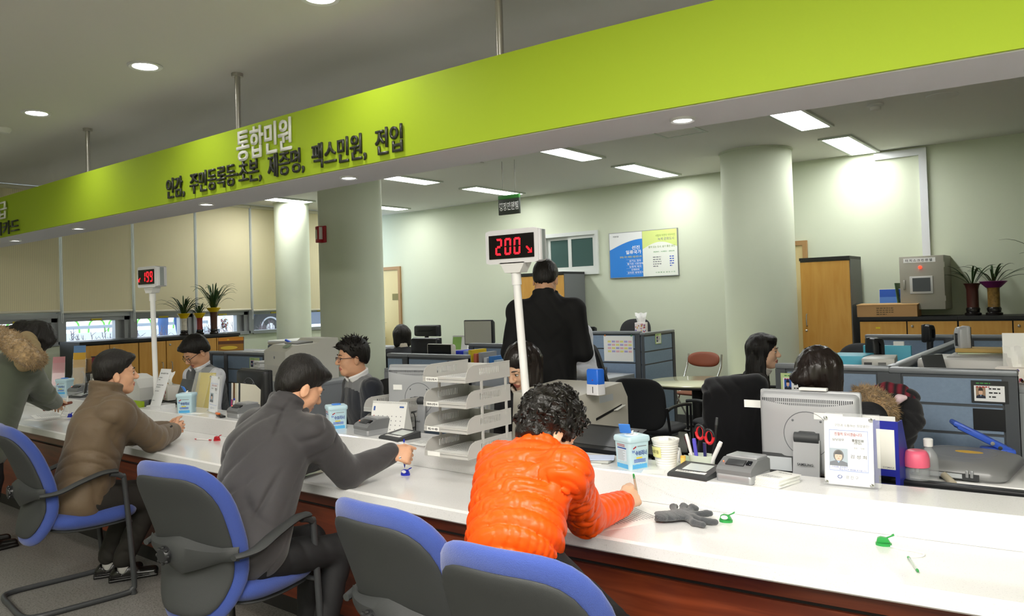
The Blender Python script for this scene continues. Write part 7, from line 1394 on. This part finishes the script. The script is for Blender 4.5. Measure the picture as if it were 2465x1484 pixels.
p = PY(2343, 757, 8.45); vase(p.x, 8.45, 1.272, vp2, M('pot_maroon', '4A241E', .3, bump=.04), vf2, 'thin leaved orchid in a dark maroon vase right of the control box', 16, .30, .22, 13); p = PY(2394, 757, 8.45); vase(p.x, 8.45, 1.272, vp2, M('pot_gold', '8A6A34', .3, bump=.2, bs=60, var=.4, vs_=30), vf2, 'thin leaved orchid in a gold patterned vase with purple wrap', 18, .34, .22, 17, M('wrap_purple', '7A2A6A', .4, bump=.2, bs=60)); vase(-.28, 8.2, 1.272, vp2, M('pot_maroon'), vf2, 'large leaved plant at the right edge, pot out of view', 14, .5, .55, 23)
p = PY(925, 790, 6.9); vase(p.x-.12, 6.9, 1.001, [(.03, .0), (.035, .06), (.045, .1)], black, [(.03, 0), (.03, .01), (0, .01)], 'grassy plant poking out right of the alarm column', 9, .25, .25, 29); tag(MB().b2((p.x-.4, 6.7, .001), (p.x+.03, 7.2, 1.0)).obj('storage_unit', M('unit_grey')), 'grey unit under the grassy plant by the door', 'cabinet')
# sunset picture, fire alarm
p = PY(556, 822, 4.95); t = thing('picture_frame', 'small sunset picture propped behind the vest clerk', 'picture', (p.x, 4.95, 1.025), .85); w, h = .27, .15; MB().box((0, 0, h/2+.06), (w, .01, h), (-.15, 0, 0)).obj('panel', black, t); n = MB(); yq = lambda z: -.0055+(z-h/2-.06)*.151
for k, (z0, z1) in enumerate(((.17, .208), (.135, .17), (.062, .135))): qd(z0, z1, k, -w/2+.004, w/2-.004)
n.add([(-.02+.09*math.cos(a), yq(.095)-.001+.02*math.sin(a)*.151, .095+.02*math.sin(a)) for a in [math.pi*2*k/20 for k in range(20)]], [tuple(range(20))], 3); n.lathe([(.012, 0), (0, .0005)], 14, (-.03, yq(.18)-.001, .18), 3, rot=Euler((math.pi/2, 0, 0)).to_matrix()); n.obj('print', [M('sun_orange', 'E8921C', .5), M('sun_dark', '6A3A14', .5), M('sun_brown', 'B07A20', .5), M('sun_gold', 'F4D040', .5)], t)
q = PY(785, 565, 5.12); cdir = Vector((q.x+6.17, q.y-5.42, 0)).normalized(); q2 = Vector((-6.17, 5.42, 0))+cdir*.342; t = thing('fire_alarm', 'red fire alarm box on the large white column', 'alarm', (q2.x, q2.y, q.z), math.atan2(cdir.x, -cdir.y)); 
MB().box((0, 0, 0), (.125, .02, .17), None, 0, .008).obj('back_plate', M('alarm_red', 'A81E28', .35, bump=.02), t); MB().box((-.022, -.03, 0), (.07, .06, .165), None, 0, .006).obj('housing', M('alarm_red'), t); loft(MB(), [(rr(.016, .05, .015), 0), (rr(.015, .048, .014), .008)]).obj('strobe_lens', M('lens_pale', 'D6D8C4', .15, bump=.02), t).matrix_local = Matrix.Translation((-.022, -.0605, 0))@Euler((math.pi/2, 0, 0)).to_matrix().to_4x4(); MB().b2((.0135, -.05, -.05), (.0145, -.014, .075)).obj('side_label', paper, t)
# round table, chairs
c = Vector((-3.17, 7.02, .72)); t = thing('round_table', 'round glass topped meeting table with dark pedestal', 'table', (c.x, c.y, 0)); MB().lathe([(0, .70), (.46, .70), (.47, .705), (.47, .715), (.46, .72), (0, .72)], 64).obj('table_top', M('table_cream', 'CFCFAE', .08, bump=.01, spec=.7), t); MB().lathe([(.462, .682), (.476, .69), (.476, .704), (.462, .70)], 64).obj('rim', carc, t); MB().cyl((0, 0, .02), (0, 0, .69), .055, n=24).obj('pedestal', carc, t); n = MB(); [n.box((.17*math.cos(a), .17*math.sin(a), .02), (.34, .05, .035), (0, 0, a), 0, .01) for a in (0.4, 1.97, 3.54, 5.11)]; n.obj('foot_cross', carc, t)
seatb = M('seat_black', '232426', .75, bump=.3, bs=500); frb = M('frame_black', '1A1B1C', .4, bump=.02)
def armchair(x, y, rz, lbl, arms=True, hb=.90, g='black padded chairs around the round table', m_=None):
    t = thing('armchair', lbl, 'chair', (x, y, 0), rz, g); m_ = m_ or seatb; pv = smooth_prof([-1.2, -1, 0, 1, 1.2], [-.2, -.2, -.235, -.285, -.29]); pillow(lambda v: .225+.01*v, lambda v: (pv(v), .68+.215*v), .026, .03, 3.6).obj('backrest', m_, t); pillow(lambda v: .24, lambda v: (.235*v+.03, .455), .034, 0, 3.6).obj('seat', m_, t)
    for sx in (-1, 1):
        MB().tube([(sx*.25, .22, .0), (sx*.25, .22, .64)], .011, 10).obj('leg', frb, t); MB().tube([(sx*.25, -.22, 0), (sx*.25, -.2, .45), (sx*.245, -.24, .66)], .011, 10).obj('leg', frb, t)
        if arms: MB().tube(bez([(sx*.25, .22, .635), (sx*.252, .05, .655), (sx*.25, -.15, .655), (sx*.248, -.235, .64)], 5), .014, 8).obj('armrest', frb, t)
    MB().tube([(-.25, .22, .41), (.25, .22, .41)], .01, 8).tube([(-.25, -.2, .41), (.25, -.2, .41)], .01, 8).obj('stretcher', frb, t); return t
a = PZ(1590, 1035, .455); ac = armchair(a.x-.1, a.y+.05, math.radians(2), 'black armchair seen from behind, left front of the round table'); armchair(a.x+.98, a.y+.62, math.radians(25), 'black armchair right front of the round table, partly behind the draped coat') if False else None
for dx, dy, rz, l in ((.56, -.42, 55, 'black armchair right of the round table pedestal'), (.62, .30, 100, 'black armchair tucked behind the round table, by the column')): armchair(c.x+dx, c.y+dy-.25, math.radians(rz), l)
q = PY(1672, 850, 8.25); t = thing('folding_chair', 'folding chair with a brown padded backrest against the back wall', 'chair', (q.x, 8.25, 0), math.radians(170)); brm = M('vinyl_brown', '8A4A32', .4, bump=.1, bs=200); pillow(lambda v: .21, lambda v: (-.20-.02*v, .80+.085*v), .02, .03, 2.6).obj('backrest', brm, t); pillow(lambda v: .2, lambda v: (.19*v, .44), .02, 0, 3.5).obj('seat', brm, t)
for sx in (-1, 1): MB().tube([(sx*.22, -.20, .86), (sx*.225, -.17, .72), (sx*.21, .0, .45), (sx*.2, .24, .005)], .011, 10).obj('leg', chrome, t); MB().tube([(sx*.2, .12, .44), (sx*.2, -.2, .005)], .011, 10).obj('leg', chrome, t)
q = PY(1497, 870, 6.5); t = thing('office_chair', 'black mesh backed office chair left of the planner partition', 'chair', (q.x, 6.5, 0), math.radians(-60)); pillow(lambda v: .22+.02*v, lambda v: (-.22-.07*v, .86+.24*v), .014, .05, 5).obj('backrest', seatb, t); pillow(lambda v: .24, lambda v: (.24*v, .46), .035, 0, 3.6).obj('seat', seatb, t); n = MB(); n.cyl((0, 0, .06), (0, 0, .44), .028); [n.tube([(0, 0, .09), (.28*math.cos(k*1.257), .28*math.sin(k*1.257), .055)], .018, 8) for k in range(5)]; [n.sph((.28*math.cos(k*1.257), .28*math.sin(k*1.257), .028), .027, 10) for k in range(5)]; n.obj('swivel_base', frb, t); MB().tube([(0, -.22, .44), (0, -.29, .66)], .02, 8).obj('back_stem', frb, t)
def office_chair(x, y, rz, lbl, top=1.0):
    t = thing('office_chair', lbl, 'chair', (x, y, 0), rz); pillow(lambda v: .21+.01*v, lambda v: (-.22-.05*v, top-.25+.25*v), .022, .05, 3.4).obj('backrest', seatb, t); pillow(lambda v: .24, lambda v: (.24*v, .46), .035, 0, 3.6).obj('seat', seatb, t); n = MB(); n.cyl((0, 0, .06), (0, 0, .44), .028); [n.tube([(0, 0, .09), (.28*math.cos(k*1.257), .28*math.sin(k*1.257), .055)], .018, 8) for k in range(5)]; [n.sph((.28*math.cos(k*1.257), .28*math.sin(k*1.257), .028), .027, 10) for k in range(5)]; n.obj('swivel_base', frb, t); MB().tube([(0, -.22, .44), (0, -.25, top-.3)], .02, 8).obj('back_stem', frb, t)
q = PY(2032, 850, 6.0); office_chair(q.x-.07, 6.1, math.radians(150), 'black office chair whose rounded back shows left of the cyan boxes', 1.14); q = PY(330, 850, 4.0); office_chair(-7.2, 4.05, math.radians(170), 'black office chair behind the head of the man in brown', 1.12); office_chair(-4.35, 3.95, math.radians(185), 'black office chair of the clerk in the striped sweater', .98); office_chair(-6.53, 6.42, math.radians(60), 'black office chair under the distant clerk near the cream door', .92); office_chair(-6.0, 3.95, math.radians(180), 'black office chair of the vest clerk', .98); office_chair(-1.13, 3.95, math.radians(185), 'black office chair behind the bowed woman', 1.0); office_chair(-2.0, 5.38, math.radians(-60), 'black office chair of the long haired woman', .92)
# draped coats
cloth = M('coat_black', '17171A', .9, bump=.3, bs=300, sheen=.2)
q = PY(1772, 990, 4.9); t = thing('draped_coat', 'black coat hanging over a chair left of the silver monitor', 'coat', (q.x, 4.9, 0)); S = SDF(.009); b0 = V(q.x, 4.9, 0); S.ecap(b0+V(0, 0, .90), b0+V(0, 0, .50), (.8, .6, 0), .20, .075, .22, .10, .05); S.ecap(b0+V(-.10, -.06, .86), b0+V(-.17, -.08, .48), (.8, .6, 0), .07, .05, .085, .06, .04); S.cap(b0+V(-.15, 0, .93), b0+V(.12, .06, .96), .075, .07, .05); surf('coat', S.solve(wrinkle(131, .010, 34, [(1, .6, .3), (.8, .5, -.2)])), cloth, t, b0)
q = PY(2140, 985, 3.95); t = thing('draped_coat', 'dark coat with tan fur collar slung over the chair at right', 'coat', (q.x, 3.95, 0)); b0 = V(q.x, 3.95, 0); A_ = lambda x, y, Y: V(*PY(x, y, Y))
S = SDF(.008); S.cap(A_(2085, 965, 3.92), A_(2180, 968, 3.98), .06, .055, .04); S.cap(A_(2185, 965, 3.95), A_(2195, 1015, 3.93), .05, .045, .04); S.cap(A_(2195, 1010, 3.93), A_(2165, 1075, 3.93), .045, .05, .04); S.ecap(A_(2120, 985, 3.97), A_(2125, 1090, 3.97), (1, .2, 0), .13, .05, .13, .05, .04); surf('coat', S.solve(wrinkle(133, .010, 45)), cloth, t, b0)
S = SDF(.005); S.chain([A_(2075, 950, 3.80), A_(2100, 962, 3.79), A_(2125, 985, 3.80), A_(2140, 1005, 3.82)], [.035, .045, .05, .03], .02); vf = S.solve(fur(135, .003, 420)); surf('fur_collar', vf, M('fur_tan'), t, b0); strands('fur_hairs', vf, 2500, .024, M('fur_tan'), t, b0, 5); S = SDF(.006); S.chain([A_(2095, 944, 3.93), A_(2135, 938, 3.95), A_(2170, 944, 3.96), A_(2190, 962, 3.93)], [.025, .032, .032, .026], .02); surf('striped_scarf', S.solve(), stripes('scarf_stripe', '1C1A1E', '7A2030', 9, 'X', .9), t, b0); S = SDF(.005); S.chain([A_(2148, 975, 3.86), A_(2165, 960, 3.87), A_(2178, 958, 3.88)], [.016, .018, .012], .01); surf('pink_lining', S.solve(), M('lining_pink', 'E2C8D0', .8, bump=.1), t, b0)
# right-hand desk things
def boxy(name, lbl, cat, px_, py_, Y, sz, m_, z=1.061, rz=0, bev=.004):
    q = PY(px_, py_, Y); return tag(MB().box((0, 0, sz[2]/2), sz, None, 0, bev).obj(name, m_, None, (q.x, Y, z), (0, 0, rz)), lbl, cat)
cyan = M('cyan_card', '52B4CE', .5, bump=.03)
boxy('document_box', 'cyan document box left of the edge-on monitor', 'box', 2048, 870, 4.82, (.20, .26, .115), cyan); t = thing('computer', 'small grey desktop computer showing its ports, above the front partition', 'computer', (PY(2118, 865, 4.75).x, 4.75, 1.061), .15); MB().box((0, 0, .055), (.165, .30, .11), None, 0, .004).obj('case', M('pc_grey', 'A8A8A2', .45, metal=.2, bump=.03), t); n = MB(); n.b2((-.07, -.1515, .03), (-.03, -.15, .09)); [n.b2((.0, -.1515, .02+i*.009), (.04, -.15, .026+i*.009)) for i in range(8)]; n.obj('ports', dgrey, t)
p = PY(2195, 845, 5.9); t = thing('binder_set', 'wide cyan folder set with two white tabs behind the partitions', 'folder', (p.x-.05, 5.4, .95), 0); MB().box((0, 0, .12), (.28, .03, .24), None, 0, .004).obj('folder', cyan, t); MB().box((-.06, 0, .25), (.06, .02, .03)).box((.07, 0, .25), (.06, .02, .03)).obj('tab', paper, t); fitted('GATE', M('print_teal', '2A7A98', .6), t, (0, -.0156, .19), (1, 0, 0), (0, 0, 1), .16, .03, 0) if False else None
tag(MB().b2((p.x-.3, 5.25, .001), (p.x+.11, 5.7, .949)).obj('storage_unit', M('unit_grey')), 'grey unit under the cyan folder set', 'cabinet')
p = PY(2330, 865, 4.8); t = thing('desktop_printer', 'wide pale grey printer behind the right front partition', 'printer', (p.x-.02, 4.98, 1.061), -.1); MB().box((0, 0, .05), (.44, .34, .1), None, 0, .02).obj('body', lgrey, t); MB().box((.05, .03, .105), (.28, .22, .016), (.06, 0, 0), 0, .004).obj('lid', M('lid_grey', '8C8C88', .45, bump=.02), t); MB().box((-.04, -.21, .03), (.40, .08, .035), None, 0, .008).obj('paper_tray', white, t)
p = PY(2278, 848, 4.7); t = thing('laptop', 'dark open laptop screen in front of the pale grey printer', 'laptop', (p.x, 4.62, 1.061), math.radians(55)); MB().box((0, 0, .006), (.14, .10, .012), None, 0, .003).obj('base', black, t); MB().box((0, .06, .07), (.14, .008, .13), (-.3, 0, 0), 0, .003).obj('lid', dgrey, t)
for k in range(6): c = ['A8C8E8', 'E6E6E2', '8CB07C', 'D8D8D4', 'C9D8B8', 'B89A5A'][k]; p = PY(2368, 840, 5.15); o = MB().box((0, 0, 0), (.24, .18, .022), None, 0, .003).obj('document_folder', M('doc_'+c, c, .6, bump=.04), None, (p.x, 5.10, 1.074+k*.0235), (0, 0, .1*math.sin(k*2)));  tag(o, ['pale blue folder at the bottom of the stack at right', 'white folder second from the bottom of the right stack', 'green folder in the middle of the right stack', 'grey-white folder above the green one in the right stack', 'pale green folder second from the top of the right stack', 'tan folder on top of the right stack'][k], 'folder', 'folders stacked beside the side-on monitor')
p = PY(2440, 870, 4.7); tissue_box(p.x+.02, 4.68, 1.061, 0, 'flowery tissue box at the right edge above the name card partition', 'EFE8E0', (.19, .12, .075), 9); o = MB().box((0, 0, .12), (.17, .003, .24), (-.12, 0, 0)).obj('paper_sheet', paper, None, (p.x+.03, 4.80, 1.062), (0, 0, .05)); tag(o, 'white printed sheet standing behind the flowery tissue box', 'paper')
tissue_box(PY(1535, 800, 6.9).x, 6.72+.0, 1.181, math.radians(15), 'square flowery tissue box on top of the planner partition', 'E9E2DE', (.12, .10, .12), 4) if False else tissue_box(-4.07, 7.62, 1.0+.14, math.radians(15), 'square flowery tissue box above the planner partition', 'E9E2DE', (.12, .10, .12), 4)
o = MB().b2((-4.15, 7.52, 1.001), (-3.97, 7.75, 1.139)).obj('storage_box', lgrey); tag(o, 'pale box under the square tissue box', 'box')
q = PY(1505, 793, 8.2); office_chair(q.x, 8.25, math.radians(180), 'black chair whose backrest shows left of the square tissue box', 1.27)
q = PY(1637, 980, 7.0); tag(MB().box((0, 0, .22), (.11, .06, .17), None, 0, .01).obj('snack_bag', M('snack_yellow', 'C9C83A', .4, bump=.1, bs=30), None, (q.x, 7.3, q.z-.22), (0, .1, .3)), 'yellow green snack bag behind the front armchair', 'bag') if False else None
# ---------------------------------------------------------------- outside the windows
out = struct(MB().b2((-60, -20, .70), (XL-.2, 40, .85)).obj('ground', M('pavement_outside', 'B8BCC2', .8, bump=.1, bs=20)))
snow = M('fence_panel_white', 'D5DDE6', .6, bump=.05)
t = thing('roadside_fence', 'low pale blue fence boards outside the windows', 'fence', (-12.6, -1.2, 0)); n = MB(); [n.b2((-.02, -9, .86+k*.2), (.02, 9, 1.04+k*.2)) for k in range(2)]; n.obj('boards', snow, t); n = MB(); [n.b2((-.05, -9+k*1.5, -.05), (.05, -8.94+k*1.5, 1.36)) for k in range(13)]; n.b2((-.03, -9, 1.3), (.03, 9, 1.35)); n.obj('rail', M('rail_grey', '9AA4AE', .5, bump=.03), t)
for k, y in enumerate((5.72, 6.13, 6.45, 6.93, 7.6, 4.9)):
    t = tag(MB().tube(bez([(0, -.13, 0), (0, -.13, .44), (0, -.07, .57), (0, .07, .57), (0, .13, .44), (0, .13, 0)], 6), .014, 10).obj('bicycle_hoop', M('hoop_green', '6CC24A', .4, bump=.02), None, (-13.4, y, .85)), ['green bicycle hoop outside, left one in the second window', 'green bicycle hoop outside, middle one in the second window', 'green bicycle hoop outside, right one in the second window', 'green bicycle hoop outside, right of the walking legs', 'green bicycle hoop outside, behind the potted orchids', 'green bicycle hoop outside, hidden by the green parka'][k], 'hoop', 'green bicycle hoops outside')
twig = M('twig_purple', '6A5A62', .8, bump=.1)
for k in range(13):
    rnd = random.Random(100+k); n = MB(); y = 3.1+k*.36
    for j in range(12):
        a = rnd.uniform(-.5, .5); b = Vector((rnd.uniform(-.1, .1), rnd.uniform(-.09, .09), 0)); tp = b+Vector((rnd.uniform(-.15, .15), a*.1, rnd.uniform(.30, .52))); n.tube([b, (b+tp)/2+Vector((.02, .02, 0)), tp], [.008, .006, .003], 5)
        for s_ in range(3): q = b.lerp(tp, .6+.13*s_); n.tube([q, q+Vector((rnd.uniform(-.06, .06), rnd.uniform(-.08, .08), .06))], [.004, .002], 4)
    tag(n.obj('bare_shrub', twig, None, (-10.6, y, .85)), 'bare purplish shrub right outside the windows', 'shrub', 'bare shrubs outside the windows')
# passer-by in jeans
org = V(-11.6, 6.42, 0); R_ = person('person in blue jeans walking past outside the windows', org); jl = dict(hipL=(-11.6, 6.32, .98), hipR=(-11.6, 6.52, .98), knL=(-11.55, 6.27, .52), knR=(-11.65, 6.59, .52), anL=(-11.5, 6.25, .1), anR=(-11.7, 6.67, .1)); S = SDF(.012)
for x in 'LR': S.cap(jl['hip'+x], jl['kn'+x], .095, .07, .04); S.cap(jl['kn'+x], jl['an'+x], .07, .055, .03)
S.cap((-11.6, 6.34, 1.0), (-11.6, 6.50, 1.0), .13, .13, .05); surf('jeans', S.solve(wrinkle(141, .005, 40)), M('denim', '3A5A8C', .85, bump=.2, bs=300), R_, org)
hd = Head((-11.6, 6.42, 1.68), (0, 1, 0), 1.0); S = SDF(.009); hd.build(S, V(-11.6, 6.42, 1.52)); pz = dict(pel=(-11.6, 6.42, 1.0), chest=(-11.6, 6.42, 1.33), neck=(-11.6, 6.42, 1.52), shL=(-11.78, 6.42, 1.44), shR=(-11.42, 6.42, 1.44), elL=(-11.84, 6.39, 1.15), elR=(-11.36, 6.39, 1.15), wrL=(-11.82, 6.52, .92), wrR=(-11.38, 6.52, .92)); tors(S, pz, -.02)
for s_ in 'LR': hand(S, pz['wr'+s_], (0, .2, -1), (0, 1, 0), (0, 1, 0))
legs(S, jl, -.02); surf('body', S.solve(), [skinm, lipm], R_, org); S = SDF(.01); tors(S, pz, .015); surf('jacket', S.solve(), M('jacket_black'), R_, org); hair_short(hd, R_, org, hairm, h=.008)
for x in 'LR': shoe(jl['an'+x], (0, 1), R_, org, M('shoe_black'))
R_.location.z = .85
# parked van
t = thing('van', 'dark van with white bumper and silver wheels parked outside the right windows', 'van', (-12.0, 9.62, .85)); n = MB(); n.prism([(0, -1.9, .35), (0, 2.2, .35), (0, 2.2, 1.9), (0, -.9, 1.9), (0, -1.5, 1.25), (0, -1.9, 1.1)], (-1.6, 0, 0)); n.obj('body', M('van_navy', '2A3A50', .3, bump=.01, coat=.5), t); MB().b2((-1.6, -1.98, .35), (.03, -1.85, .65)).obj('bumper', white, t)
for y in (-1.15, 1.4): n = MB(); n.lathe([(.20, -.03), (.33, -.03), (.35, 0), (.35, .16), (.33, .19), (0, .19)], 32, (-.12, y, .33), rot=Euler((0, math.pi/2, 0)).to_matrix()); w_ = n.obj('wheel', M('tyre', '1C1C1E', .8, bump=.1), t); n = MB(); n.lathe([(.20, .14), (.2, .2), (.12, .17), (.05, .21), (0, .21)], 24, (-.12, y, .33), rot=Euler((0, math.pi/2, 0)).to_matrix()); n.obj('hubcap', silver, w_)
